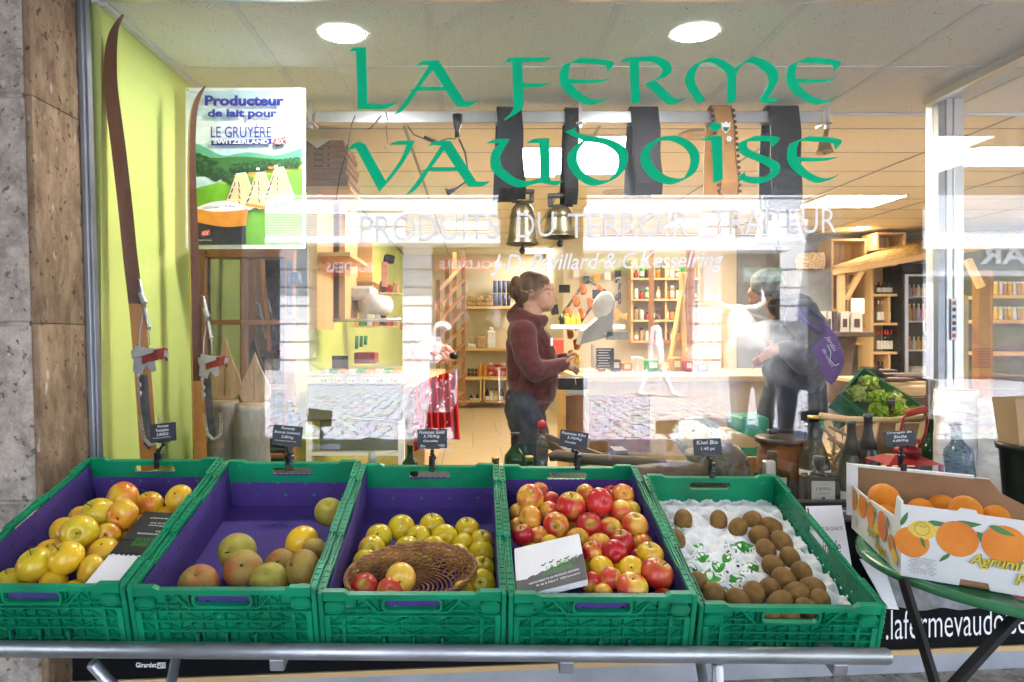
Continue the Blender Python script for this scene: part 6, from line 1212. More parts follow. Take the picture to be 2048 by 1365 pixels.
for k in range(3): one('garden_tool', 'green handled tool hanging on the wall shelf, %s from the left' % ORD[k], 'tool', MT['tool_green'], lambda m: m.tube([P(714 + k * 9, 672, 5.5), P(713 + k * 9, 698 - 4 * k, 5.5)], .014, 8), 'green tools hanging over the counter')
one('package_box', 'black and red patterned packet lying behind the glass counter', 'packet', MT['strap_red'], lambda m: pb(m, 708, 706, 750, 728, 5.3, .2, .005))
# tall wooden rack and back wall shelves
rk = thing('wine_rack', P(905, 830, 8.8), 'tall brown wooden rack standing end-on before the back shelves', 'rack')
for (x0, x1, y0, y1, Y, n_) in ((872, 880, 560, 850, 7.6, 'upright'), (890, 898, 520, 835, 8.4, 'upright'), (905, 913, 505, 826, 9.0, 'upright'), (923, 931, 500, 812, 9.6, 'upright')): m = MB(); pb(m, x0, y0, x1, y1, Y, .05); m.build(n_, MT['oak'], rk)
for k in range(9): m = MB(); a = P(876, 585 + k * 29, 7.6); b = P(927, 528 + k * 32, 9.6); m.beam(a, b, .05, .018); m.build('rung', MT['oak_h'], rk)
YB = 11.7
simple('back_shelves', 'three cream wall shelves with two pine crates below at the far end', 'shelf', [(('shelf_board'), MT['pine_h'], (lambda y: lambda m: pb(m, 912, y, 1020, y + 5, YB, .28))(y)) for y in (613, 697, 754)] + [('crate_box', MT['pine'], (lambda x: lambda m: (pb(m, x, 760, x + 3, 806, YB - .05, .3), pb(m, x + 46, 760, x + 49, 806, YB - .05, .3), pb(m, x, 757, x + 49, 761, YB - .05, .3), pb(m, x, 802, x + 49, 806, YB - .05, .3)))(x)) for x in (914, 967)], P(965, 806, YB))
SG = 'goods on the far back shelves'
for k in range(6): one('egg_carton', 'straw coloured egg carton on the top back shelf, %s from the left' % ORD[k], 'egg carton', MT['kraft'], lambda m: (pb(m, 934 + (k % 3) * 18, 604 - 9 * (k // 3), 950 + (k % 3) * 18, 612 - 9 * (k // 3), YB + .03, .12, .01), m.ell(P(942 + (k % 3) * 18, 604 - 9 * (k // 3), YB + .08), (.05, .05, .03), 8, 5)), 'egg cartons on the top shelf')
for k in range(8): one('coffee_tube', 'dark blue glass topped tube, %s in the %s row on the top back shelf' % (ORD[k % 4], 'upper' if k > 3 else 'lower'), 'tube', MT['blue_tin'], lambda m: m.tube([P(990 + (k % 4) * 9, 612 - 26 * (k // 4), YB + .08), P(990 + (k % 4) * 9, 588 - 26 * (k // 4), YB + .08)], .032, 10), 'dark tubes on the top shelf')
one('paper_sack', 'small brown printed sack on the middle back shelf', 'sack', MT['kraft'], lambda m: pb(m, 953, 673, 970, 697, YB + .02, .1, .02)); one('storage_canister', 'clear square canister of sugar on the middle back shelf', 'canister', MT['plastic_white'], lambda m: (pb(m, 974, 662, 991, 697, YB + .02, .12, .02), pb(m, 978, 655, 986, 661, YB + .04, .08, .01))); one('plate_stack', 'stack of plates at the left of the middle back shelf', 'plates', MT['plastic_white'], lambda m: pb(m, 936, 688, 951, 697, YB + .02, .12, .01)); one('storage_jar', 'glass jar behind the plates on the middle back shelf', 'jar', MT['kraft'], lambda m: pb(m, 940, 674, 951, 688, YB + .06, .1, .01))
for k in range(9): one('tin', 'red and grey tin, %s in the %s row of the third back shelf' % (ORD[k % 3], ['bottom', 'middle', 'top'][k // 3]), 'tin', MT['jar_red'] if k % 2 else MT['pinkish'], lambda m: m.tube([P(981 + (k % 3) * 13, 752 - 9 * (k // 3), YB + .08), P(981 + (k % 3) * 13, 744.5 - 9 * (k // 3), YB + .08)], .048, 12), 'tins on the third shelf')
for k in range(2): bottle(960 + k * 10, 726, 753, 8, YB + .08, 'juice', MT['jar_orange'], MT['jar_orange'], 'orange juice bottle on the third back shelf, %s one' % ['left', 'right'][k], None, .9, name='juice_bottle', nseg=10, group='orange bottles on the third shelf')
for k in range(6): one('jam_jar', 'little dark jam jar on the third back shelf, %s in the %s row' % (ORD[k % 3], 'upper' if k > 2 else 'lower'), 'jar', MT['jar_dark'], lambda m: m.tube([P(938 + (k % 3) * 7, 752 - 8 * (k // 3), YB + .08), P(938 + (k % 3) * 7, 745.5 - 8 * (k // 3), YB + .08)], .024, 8), 'jam jars on the third shelf')
for k, (c_, w_) in enumerate((('jar_dark', 'dark'), ('pinkish', 'pink'), ('jar_dark', 'black'), ('jar_orange', 'orange'), ('jar_dark', 'dark red'), ('plastic_white', 'white'), ('jar_yellow', 'yellow'), ('jar_dark', 'purple'))):
    bottle((942, 948, 954, 960, 974, 983, 992, 1003)[k], 788 if k < 4 else 778, 802, 6 if k < 4 else 10, YB + .05, 'juice', MT[c_], MT['print_black'], '%s juice bottle in the %s pine crate at the far end' % (w_, 'left' if k < 4 else 'right'), (.1, .4, MT['label_paper']), .88, name='juice_bottle', nseg=10, group='juice bottles in the pine crates')
# ---------------------------------------------------------------- things on the right of the woman
one('price_card', 'black price card with a red clip on the cream wall right of the woman\'s face', 'price card', MT['slate'], lambda m: pb(m, 1118, 570, 1140, 586, 9.3, .01)); one('price_card', 'small tilted black price card beside her neck', 'price card', MT['slate'], lambda m: m.cb(P(1109, 620, 9.2), (.10, .01, .13), rot=(0, -.15, 0))); one('price_card', 'black price card among the hanging sausages', 'price card', MT['slate'], lambda m: pb(m, 1185, 580, 1200, 598, 6.4, .01))
t = simple('sausage_rack', 'black wall rack of slanting rods hung with sausage rings', 'rack', [('rod', MT['iron'], (lambda a, b: lambda m: m.tube([P(*a, 6.6), P(*b, 6.6)], .014, 6))(a, b)) for a, b in (((1173, 558), (1118, 640)), ((1208, 578), (1150, 660)), ((1173, 558), (1242, 603)), ((1236, 590), (1190, 668)))], P(1175, 660, 6.6))
for k, (x, y) in enumerate(((1163, 580), (1149, 603), (1134, 626), (1177, 607), (1161, 628), (1196, 580), (1137, 668), (1150, 690), (1140, 712))):
    c = P(x, y, 6.5); one('sausage_ring', 'brown smoked sausage ring on the slanting rack, %s counted from the top' % ORD[k], 'sausage', mat('smoked', (.30, .09, .03), .4, var=.3, sc=20) if k == 0 else MT['smoked'], lambda m: m.tube([c + V((S(7, 6.5) * sin(a_ * .5), .02 * cos(a_ * .7), S(9, 6.5) * cos(a_ * .5))) for a_ in [i * 12 * pi / 6 / 12 for i in range(12)]], .018, 8, closed=True), 'sausage rings on the rack')
simple('slicer', 'grey food slicer with a slanted housing on the counter', 'slicer', [('housing', MT['plastic_grey'], lambda m: m.prism([[(P(x, y, 4.7).x, P(x, y, 4.7).z) for x, y in ((1160, 690), (1225, 672), (1228, 600), (1204, 632), (1168, 662))]], 4.7, 4.9)), ('blade_guard', MT['plastic_white'], lambda m: m.ell(P(1208, 612, 4.72), (.075, .03, .10), 16, 10, rot=(0, .3, 0))), ('arm', MT['plastic_grey'], lambda m: pb(m, 1214, 664, 1258, 680, 4.7, .05)), ('foot', MT['plastic_white'], lambda m: pb(m, 1184, 690, 1190, 734, 4.75, .03))], P(1190, 734, 4.75))
simple('shelf_white', 'white shelf with yellow bottles behind the counter', 'shelf', [('shelf_board', MT['white_paint'], lambda m: pb(m, 1102, 650, 1250, 658, 6.2, .25))], P(1170, 658, 6.2))
for k in range(4): bottle(1124 + k * 11, 628, 650, 10, 6.3, 'juice', MT['jar_yellow'] if k else MT['glass_black'], MT['gold'], '%s bottle on the white shelf, %s from the left' % ('yellow' if k else 'dark', ORD[k]), None, .85, name='oil_bottle', nseg=10, group='bottles on the white shelf')
one('red_box', 'red plastic box behind the counter in front of her chest', 'box', MT['sign_red'], lambda m: pb(m, 1106, 678, 1128, 716, 6.0, .15, .01))
simple('sales_counter', 'long wooden sales counter with steel edged cash drawer', 'counter', [('worktop', MT['pine_h'], lambda m: m.box((.62, 4.35, 1.10), (2.15, 5.2, 1.14), .004)), ('body', MT['pine'], lambda m: m.box((.60, 4.42, .13), (2.1, 5.1, 1.098))), ('door_panel', MT['oak'], lambda m: pb(m, 1132, 792, 1170, 905, 4.39, .02)), ('door_panel', MT['oak'], lambda m: pb(m, 1180, 792, 1300, 905, 4.39, .02))], (1.3, 4.7, .13))
simple('cash_drawer', 'open black cash drawer with a steel front edge', 'drawer', [('tray', MT['black_plastic'], lambda m: (pb(m, 1116, 757, 1175, 780, 4.05, .25, .004))), ('front_edge', MT['steel'], lambda m: pb(m, 1132, 781, 1175, 789, 4.03, .03, .002)), ('divider', MT['steel'], lambda m: (m.tube([P(1130, 757, 4.05), P(1175, 757, 4.05)], .003, 6), m.tube([P(1150, 757, 4.04), P(1152, 770, 4.04)], .003, 6)))], P(1145, 789, 4.1))
simple('menu_board', 'black menu slate with white handwriting standing on the counter', 'menu board', [('slate', MT['slate'], lambda m: pb(m, 1193, 697, 1228, 737, 4.5, .01), ('writing', MT['chalk'], lambda m: [pb(m, 1195 + (k % 2) * 2, 700 + k * 5.2, 1222 - (k * 5 % 7), 701.6 + k * 5.2, 4.497, .001) for k in range(7)]))], P(1210, 737, 4.5))
one('chain_hook', 'iron hook and chain hanging from the ceiling over the counter', 'hook', MT['iron'], lambda m: (m.tube([P(1232, 566, 5.4), P(1234, 558, 5.4), P(1241, 557, 5.4), P(1242, 566, 5.4), P(1238, 572, 5.4)], .010, 8), [m.tube([P(1239 + S(0, 1) + 3 * cos(a_ * pi / 3) * .6, 577 + k * 9 + 5 * sin(a_ * pi / 3), 5.4) for a_ in range(6)], .006, 6, closed=True) for k in range(4)]))
one('carved_animal', 'flat wooden animal cut-out hanging beside the sausage rings', 'ornament', MT['leather_orange'], lambda m: m.prism([list(reversed([(P(x, y, 5.6).x, P(x, y, 5.6).z) for x, y in ((1218, 616), (1228, 614), (1236, 621), (1250, 630), (1256, 626), (1252, 640), (1238, 634), (1236, 642), (1230, 642), (1228, 632), (1222, 640), (1218, 638))]))], 5.6, 5.62))
simple('easel', 'slender wooden easel standing in front of a tall picture frame', 'easel', [('leg', MT['pine'], (lambda a, b: lambda m: m.beam(P(*a, 5.2), P(*b, 5.3), .03, .03))(a, b)) for a, b in (((1370, 545), (1335, 760)), ((1362, 545), (1372, 765)), ((1424, 640), (1400, 800)), ((1438, 640), (1446, 800)))] + [('shelf_bar', MT['pine_h'], lambda m: pb(m, 1374, 696, 1440, 704, 5.2, .06))], P(1385, 800, 5.2))
simple('picture_frame', 'tall brown wooden frame leaning behind the easel', 'frame', [('stile', MT['oak'], lambda m: pb(m, 1376, 500, 1390, 690, 6.0, .05)), ('stile', MT['oak'], lambda m: pb(m, 1300, 500, 1308, 690, 6.0, .05)), ('rail', MT['oak_h'], lambda m: pb(m, 1308, 680, 1376, 690, 6.0, .05))], P(1345, 690, 6))
simple('bench', 'light wooden bench with cards and booklets laid out on it', 'bench', [('seat', MT['pine_h'], lambda m: pb(m, 1440, 766, 1545, 780, 4.6, .5)), ('leg', MT['pine'], lambda m: pb(m, 1478, 780, 1488, 930, 4.7, .04)), ('leg', MT['pine'], lambda m: pb(m, 1530, 780, 1540, 930, 4.7, .04))], P(1500, 930, 4.7))
for k in range(7): one('booklet', 'small booklet standing on the light bench, %s from the left' % ORD[k], 'booklet', [MT['paper_white'], MT['kraft'], MT['pinkish']][k % 3], lambda m: m.cb(P(1462 + k * 9, 758, 4.8), (.03, .10, .05), rot=(R(-30), 0, 0)), 'booklets on the light bench')
for (x0, y0, x1, y1) in ((1488, 832, 1530, 850),): one('green_tub', 'green plastic tub on the floor behind the black barrel table', 'tub', MT['crate_green'], lambda m: pb(m, 1484, 835, 1540, 930, 3.25, .2, .01))
# ---------------------------------------------------------------- the stall at the far right
YT = 8.6
one('stone_block', 'grey concrete block column carrying a wicker tray, left of the stall', 'column', MT['concrete'], lambda m: pb(m, 1600, 538, 1663, 900, 8.9, .4))
bt = thing('wicker_tray', P(1632, 538, 8.8), 'pale wicker tray lying on the concrete column', 'tray'); m = MB()
for k in range(9): m.tube([V((P(1632, 0, 8.8).x + S(27 - abs(k - 4) * .8, 8.8) * cos(a_), 8.95 + .15 * sin(a_), P(0, 536 - k * 3.6, 8.8).z + .004 * sin(a_ * 9 + k * 3.1))) for a_ in [i * pi / 24 for i in range(48)]], .014, 5, closed=True)
m.build('woven_body', MT['wicker_pale'], bt)
def slatcrate(x0, y0, x1, y1, Y, label, d=.35):
    t = thing('wooden_crate', P((x0 + x1) / 2, y1, Y), label, 'crate', 'slatted pine crates of the stall')
    def fr(m): pb(m, x0, y0, x1, y0 + 4, Y, d); pb(m, x0, y1 - 4, x1, y1, Y, d); pb(m, x0, y0 + 4.1, x0 + 4, y1 - 4.1, Y, d); pb(m, x1 - 4, y0 + 4.1, x1, y1 - 4.1, Y, d)
    m = MB(); fr(m); m.build('frame', MT['pine'], t); n = max(2, int((x1 - x0) / 12)); w = (x1 - x0 - 8) / n
    m = MB(); [pb(m, x0 + 4 + k * w + .8, y0 + 4, x0 + 4 + (k + 1) * w - .8, y1 - 4, Y + d - .03, .02) for k in range(n)]; m.build('slats', MT['pine'], t)
slatcrate(1663, 478, 1734, 545, YT + .3, 'slatted pine crate high on the left above the thatch'); slatcrate(1663, 547, 1690, 622, YT + .3, 'narrow pine crate stacked left of the thick post'); slatcrate(1693, 546, 1736, 690, YT + .4, 'tall pine crate standing upright behind the diagonal brace'); slatcrate(1754, 465, 1812, 500, YT + .3, 'slatted pine crate on top, right of the tall one')
th = thing('thatched_roof', P(1760, 545, YT), 'straw thatched stall roof on rough pine posts', 'roof'); m = MB(); mat('straw', (.48, .30, .09), .8, var=.35, sc=20, stretch=(1, 1, 1)); rndT = random.Random(6)
m.add([P(1663, 540, YT), P(1830, 512, YT - .3), P(2080, 470, YT - .3), P(2080, 440, YT + .8), P(1830, 478, YT + .5), P(1668, 532, YT + .1)], [(0, 1, 4, 5), (1, 2, 3, 4)])
for k in range(900):
    u = rndT.random(); v = rndT.random(); bx = 1665 + 400 * u; y0 = 540 - (28 * min(u / .41, 1)) - max(0, u - .41) * 70 ; y1_ = 533 - 55 * min(u / .41, 1) - max(0, u - .41) * 65; a = P(bx, y0 + (y1_ - y0) * v, YT - .3 + .9 * v); L_ = rndT.uniform(.08, .28); d = V((-.75, -.5, -.45 + rndT.uniform(-.15, .1))).normalized() * L_; w = V((.004, 0, .006)); a = a + V((0, -.03, .02)); m.add([a, a + w, a + d + w * .4, a + d], [(0, 1, 2, 3)])
m.build('thatch', MT['straw'], th)
for a, b, w in (((1682, 545), (1682, 690), .07), ((1722, 543), (1690, 600), .06)): m = MB(); m.beam(P(*a, YT - .1), P(*b, YT - .1), w, w, up=(0, 1, 0)); m.build('post', MT['pine'], th)
m = MB(); m.beam(P(1664, 545, YT - .15), P(2080, 475, YT - .45), .05, .07); m.build('eaves_beam', MT['pine_h'], th)
sb = thing('bottle_shelf', P(1775, 750, YT + .2), 'pine box shelving full of bottles under the thatch', 'shelf')
for n_, x0, y0, x1, y1 in (('side_panel', 1742, 528, 1747, 760), ('side_panel', 1801, 520, 1806, 760), ('divider', 1777, 594, 1781, 648), ('divider', 1777, 708, 1781, 760), ('shelf_board', 1747, 588, 1801, 593, ), ('shelf_board', 1747, 646, 1801, 651), ('shelf_board', 1747, 704, 1801, 709), ('shelf_board', 1747, 528, 1801, 532)): m = MB(); pb(m, x0, y0, x1, y1, YT + .2, .3); m.build(n_, MT['pine'], sb)
m = MB(); pb(m, 1742, 528, 1806, 760, YT + .51, .01); m.build('back_panel', MT['pine'], sb)
bi = 0
for (yb, hh, xs, g, cp, w_, wd) in ((588, 24, (1757, 1767, 1773, 1779, 1786, 1791), 'jar_dark', 'print_black', 'small amber bottle', 9), (588, 44, (1796,), 'jar_yellow', 'gold', 'tall yellow bottle', 8), (646, 44, (1757, 1764, 1771, 1777, 1792, 1798), 'glass_clear', 'plastic_white', 'clear spirit bottle', 8), (704, 44, (1757, 1764, 1770, 1776, 1783, 1790, 1797), 'glass_clear', 'sign_red', 'red capped clear bottle', 8), (758, 34, (1757, 1765, 1773, 1797), 'jar_dark', 'print_black', 'dark bottle', 9)):
    for k, x in enumerate(xs): bottle(x, yb - hh, yb, wd, YT + .32, 'wine', MT[g], MT[cp], '%s in the %s row of the pine shelving, %s from the left' % (w_, {588: 'top', 646: 'second', 704: 'third', 758: 'bottom'}[yb], ORD[k]), (.12, .5, MT['label_paper']), .78 if cp == 'sign_red' else .85, nseg=10, group='bottles in the pine shelving')
fr = simple('drinks_fridge', 'black framed upright drinks fridge with a glass door and curved handles', 'fridge', [
    ('cabinet', MT['black_plastic'], lambda m: (pb(m, 1804, 540, 1810, 760, YT + .1, .6), pb(m, 1804, 528, 1900, 548, YT + .1, .6), pb(m, 1810, 548, 1900, 760, YT + .65, .05))),
    ('door_frame', MT['alu'], lambda m: (pb(m, 1810, 549, 1817, 755, YT + .08, .03), pb(m, 1858, 549, 1864, 755, YT + .08, .03), pb(m, 1817, 549, 1858, 553, YT + .08, .03))), ('door_glass', MT['window_glass'], lambda m: pb(m, 1817, 553, 1858, 755, YT + .09, .005)),
    ('handle', MT['alu'], lambda m: m.tube([P(1856, 632, YT), P(1848, 645, YT - .03), P(1848, 662, YT - .03), P(1856, 676, YT)], .012, 8))] + [('shelf_board', MT['plastic_white'], (lambda y: lambda m: pb(m, 1811, y, 1862, y + 3, YT + .2, .4))(y)) for y in (592, 642, 700)], P(1835, 760, YT + .1))
for k in range(15):
    r_, c_ = divmod(k, 5); bottle(1819 + c_ * 9, (592, 642, 700)[r_] - (22, 34, 26)[r_], (592, 642, 700)[r_], 8, YT + .35, 'juice', MT[['lilac', 'jar_yellow', 'pinkish', 'kraft', 'plastic_white'][(k * 2 + r_) % 5]], MT['plastic_white'], '%s bottle on the %s fridge shelf, %s from the left' % (['lilac', 'yellow', 'pink', 'brown', 'white'][(k * 2 + r_) % 5], ['top', 'middle', 'lower'][r_], ORD[c_]), None, .9, name='drink_bottle', nseg=10, group='bottles in the fridge')
simple('fridge_packet', 'white bundle lying at the bottom of the drinks fridge', 'packet', [('wrap', MT['plastic_white'], lambda m: pb(m, 1826, 734, 1860, 752, YT + .25, .2, .03))], P(1843, 752, YT + .3))
# package table
mat('pack_cream', (.62, .58, .50), .5, var=.05); mat('pack_brown', (.10, .05, .04), .5)
simple('stump_table', 'dark slab table top on a twisted trunk, showing gift boxes', 'table', [('top', MT['old_wood'], lambda m: pb(m, 1650, 664, 1750, 674, 5.6, .35, .006)), ('trunk_leg', MT['old_wood'], lambda m: m.tube([P(1686, 674, 5.75), P(1692, 705, 5.75), P(1680, 745, 5.75), P(1690, 800, 5.75)], [.11, .06, .08, .13], 12))], P(1690, 800, 5.75))
for k, (x, w_) in enumerate(((1644, 12), (1656, 11), (1668, 10), (1683, 18), (1704, 24))):
    t = thing('gift_box', P(x, 664, 5.6), '%s gift box with a window, %s from the left on the slab table' % ('brown' if k == 2 else 'cream', ORD[k]), 'box', 'gift boxes on the slab table'); m = MB(); m.prism([[(P(xx, y, 5.6).x, P(xx, y, 5.6).z) for xx, y in ((x, 664), (x + w_, 664), (x + w_ - 1, 623), (x + 3, 623))]], 5.62, 5.72); m.build('carton', MT['pack_brown' if k == 2 else 'pack_cream'], t)
    m = MB(); m.prism([[(P(xx, y, 5.6).x, P(xx, y, 5.6).z) for xx, y in ((x + w_ * .3, 655), (x + w_ * .75, 655), (x + w_ * .75, 638), (x + w_ * .32, 638))]], 5.616, 5.62); m.build('window', MT['pack_brown'], t)
one('flyer', 'white notice with a green emblem standing behind the gift boxes', 'notice', MT['paper_white'], lambda m: pb(m, 1702, 597, 1729, 628, 6.2, .004))
# log table with dark trays
simple('log_table', 'rustic table of pale logs carrying dark display trays', 'table', [('top', MT['pine_h'], lambda m: pb(m, 1755, 765, 1880, 772, 4.3, .6)), ('log_rail', MT['pine_h'], lambda m: m.tube([P(1748, 783, 4.3), P(1885, 780, 4.3)], .035, 12)), ('leg', MT['old_wood'], lambda m: m.tube([P(1812, 795, 4.35), P(1814, 900, 4.35)], .04, 12)), ('leg', MT['old_wood'], lambda m: m.tube([P(1868, 795, 4.35), P(1870, 900, 4.35)], .04, 12)), ('dark_front', MT['old_wood'], lambda m: pb(m, 1790, 796, 1880, 850, 4.6, .02))], P(1810, 900, 4.3))
for k, (x0, y0, x1, y1, Y) in enumerate(((1760, 757, 1830, 763, 4.3), (1768, 748, 1852, 755, 4.45), (1765, 740, 1795, 747, 4.6), (1796, 751, 1870, 757, 4.4))): one('display_tray', 'flat dark display tray on the log table, %s of four' % ORD[k], 'tray', MT['pack_brown'], lambda m: pb(m, x0, y0, x1, y1, Y, .12, .004), 'dark display trays')
one('display_tray', 'dark tray propped upright at the left of the log table', 'tray', MT['print_black'], lambda m: m.beam(P(1736, 736, 4.4), P(1764, 762, 4.4), .18, .015))
# lettuce crate in the barrow
_x = V((-.2, -.15, -.125)).normalized(); _y = V((.295, -.19, -.245)); _y = (_y - _x * _y.dot(_x)).normalized(); _z = _x.cross(_y); _o = P(1726, 733, 3.95) - _z * .15 * .80
LM = Mx(((_x.x, _y.x, _z.x, _o.x), (_x.y, _y.y, _z.y, _o.y), (_x.z, _y.z, _z.z, _o.z), (0, 0, 0, 1))) @ Mx.Scale(.80, 4)
CM.append((LM, .15)); lc = crate(LM, .150, 'tilted green crate full of lettuce inside the shop', group=None, name='vegetable_crate')
mat('lettuce', (.36, .56, .05), .45, col2=(.70, .78, .28), sc=9); mat('lettuce_dark', (.18, .44, .015), .45, col2=(.46, .66, .06), sc=9)
def lettuce(c, r, mt, label, seed):
    q = random.Random(seed); m = MB()
    for k in range(30):
        a0 = q.random() * 6.28; el = q.uniform(.1, 1.35); ln = r * q.uniform(.7, 1.1); w = r * q.uniform(.35, .6); o = V((cos(a0) * cos(el), sin(a0) * cos(el), sin(el))); s_ = V((-sin(a0), cos(a0), 0)); nn = o.cross(s_)
        def lf(u, v): e = (u - .5) * 2; return c + o * ln * (v ** .8) + s_ * e * w * sin(pi * min(1, v * .8 + .12)) + nn * (.17 * ln * v * v + .16 * r * sin(e * 11 + k) * v * v + .09 * r * sin(v * 21 + e * 13 + k) * v)
        m.sheet(lf, 12, 8)
    return m.build('lettuce', mt, None, label, 'lettuce', 'lettuces in the tilted crate')
for k, (u, v, r_, d_) in enumerate(((.10, .12, .075, 0), (.28, .10, .08, 0), (.18, .22, .085, 1), (.30, .27, .08, 1), (.20, .36, .085, 1), (.09, .30, .07, 0), (.26, .47, .08, 0), (.11, .47, .08, 1))):
    lettuce(LM @ V((u, v, .08)), r_, MT['lettuce_dark' if d_ else 'lettuce'], '%s leafy lettuce, %s in the tilted crate' % ('dark green' if d_ else 'pale green', ORD[k]), k)
pricetag(1773, 797, 1790, 812, 0, [('Salade', .1, .35, .8, .22), ('2.80', .3, .75, .4, .2)], 1781, 822, 'tiny slate tag reading Salade on the lettuce crate', 3.4)
mat('twig_wood', (.20, .12, .055), .7, var=.3, sc=20)
br = thing('barrow', P(1730, 950, 3.3), 'wooden hand barrow with bent handles full of twigs under the lettuce crate', 'barrow')
m = MB(); m.tube([P(1640, 832, 3.3), P(1700, 840, 3.3), P(1780, 842, 3.3), P(1870, 832, 3.3)], .016, 10); m.build('handle', MT['pine_h'], br)
for (a, b) in (((1655, 842), (1672, 900)), ((1700, 846), (1690, 905)), ((1752, 846), (1740, 900)), ((1850, 838), (1838, 900)), ((1800, 842), (1796, 900))): m = MB(); m.beam(P(*a, 3.3), P(*b, 3.25), .03, .02); m.build('slat', MT['pine'], br)
m = MB(); m.prism([list(reversed([(P(x, y, 3.38).x, P(x, y, 3.38).z) for x, y in ((1690, 862), (1720, 850), (1860, 846), (1850, 930), (1700, 930))]))], 3.38, 3.42); m.build('sacking', MT['kraft_dark'], br)
m = MB(); m.sheet(lambda u, v: P(1640 + 240 * u, 832 + 10 * sin(u * 3) + (22 + 12 * sin(u * 19)) * v, 3.45 + .03 * sin(u * 30 + v * 3)), 60, 6); m.build('green_cloth', MT['crate_green'], br)
for k in range(26):
    a = P(1640 + rndI.random() * 85, 888 + rndI.random() * 100, 3.0 + rndI.random() * .2); d = V((rndI.uniform(-1, 1), rndI.uniform(-.3, .3), rndI.uniform(-.8, .8))).normalized() * rndI.uniform(.05, .16)
    one('twig', 'bare light brown twig heaped under the barrow handle', 'twig', MT['twig_wood'], lambda m: m.tube([a - d, a + V((0, 0, .012)), a + d], [.006, .008, .005], 7), 'twigs heaped by the barrow')
# beyond the post at the right edge
simple('jar_shelves', 'pine shelves with jars beyond the glass at the right edge', 'shelf', [('shelf_board', MT['pine_h'], (lambda y: lambda m: pb(m, 1975, y, 2110, y + 7, 7.2, .3))(y)) for y in (590, 640, 705)] + [('post', MT['oak'], lambda m: pb(m, 1958, 540, 1986, 800, 7.1, .1)), ('post', MT['pine'], lambda m: m.beam(P(1935, 520, 7.1), P(1962, 575, 7.1), .06, .06))], P(2030, 800, 7.2))
for k in range(16):
    r_, c_ = divmod(k, 8); bottle(1992 + c_ * 9, (590, 640)[r_] - 26, (590, 640)[r_], 8, 7.3, 'jar', MT[['jar_yellow', 'plastic_white', 'kraft'][(k + r_) % 3]], MT['plastic_white'], '%s jar on the %s shelf at the right edge, %s from the left' % (['yellow', 'white', 'brown'][(k + r_) % 3], ['upper', 'lower'][r_], ORD[c_]), None, .86, name='preserve_jar', cat='jar', nseg=10, group='jars on the shelves at the right edge')
one('baker_paddle', 'long thin wooden paddle standing behind the steel post', 'paddle', MT['pine'], lambda m: m.prism([rrect(P(1917, 790, 3.3).x, P(0, 790, 3.3).z, P(1937, 0, 3.3).x, P(0, 590, 3.3).z, .018)], 3.3, 3.315))
st = one('payment_sticker', 'white vertical sticker strip of payment signs on the steel post', 'sticker', MT['letter_white'], lambda m: pb(m, 1903, 597, 1914, 680, 3.160, .002))
for k, (c_, y) in enumerate((('art_red', 603), ('art_blue', 616), ('art_blue', 630), ('print_black', 643), ('art_blue', 655), ('art_red', 668))): m = MB(); pb(m, 1905, y, 1912, y + 7, 3.1585, .001); m.build('symbol', MT[c_], st)
one('flower_bunch', 'pale pink wrapped bunch of flowers behind the glass at the right edge', 'bouquet', MT['pinkish'], lambda m: [m.ell(P(1975 + rndI.uniform(-20, 25), 850 + rndI.uniform(-30, 25), 3.1), (.02, .02, .02), 8, 5) for _ in range(40)])
# ---------------------------------------------------------------- low objects between crates and shop floor
mat('barrel_brown', (.10, .035, .012), .3, var=.3, sc=8, stretch=(1, 1, .2))
bx = thing('barrel_table', P(1568, 1005, 2.75), 'round black topped table on a brown barrel body with a black tap', 'table')
c = P(1568, 1005, 2.75); hh = S(1005 - 885, 2.75); m = MB(); m.lathe([(.092, 0), (.104, hh * .5), (.094, hh)], 28, tuple(c)); m.build('barrel', MT['barrel_brown'], bx); m = MB(); m.lathe([(.105, hh), (.108, hh + .004), (.108, hh + .018), (.10, hh + .022), (0, hh + .022)], 36, tuple(c)); m.build('top', MT['black_plastic'], bx)
m = MB(); m.tube([P(1612, 893, 2.62), P(1614, 872, 2.62), P(1613, 850, 2.62)], [.012, .010, .012], 10); m.beam(P(1604, 846, 2.62), P(1640, 848, 2.62), .03, .012, bev=.003); m.build('tap', MT['black_plastic'], bx); m = MB(); pb(m, 1538, 860, 1558, 869, 2.75, .03, .004); m.build('knob', MT['black_plastic'], bx)
one('wooden_board', 'thick pale wooden board ending beside the barrel table', 'board', MT['pine_h'], lambda m: m.prism([[(P(x, y, 2.9).x, P(x, y, 2.9).z) for x, y in ((1380, 893), (1508, 896), (1522, 890), (1521, 882), (1468, 860), (1380, 858))]], 2.9, 2.98)); one('wooden_board', 'lower pale plank below the barrel table edge', 'board', MT['pine_h'], lambda m: pb(m, 1470, 915, 1530, 1000, 3.0, .02))
mat('old_leather', (.06, .035, .025), .35, col2=(.14, .09, .06), sc=7, bump=3, bsc=30)
hn = simple('harness', 'dark wrinkled leather harness collar lying behind the kiwi crate', 'harness', [('leather_body', MT['old_leather'], lambda m: (m.ell(P(1452, 950, 2.45), (.085, .05, .115), 24, 16), m.ell(P(1330, 955, 2.5), (.22, .05, .06), 24, 12))), ('chain_ring', MT['iron'], lambda m: [m.tube([P(1495 + 4 * cos(a_ * pi / 4), 925 + k * 9 + 6 * sin(a_ * pi / 4), 2.42 + .004 * k) for a_ in range(8)], .003, 6, closed=True) for k in range(3)])], P(1430, 1000, 2.45))
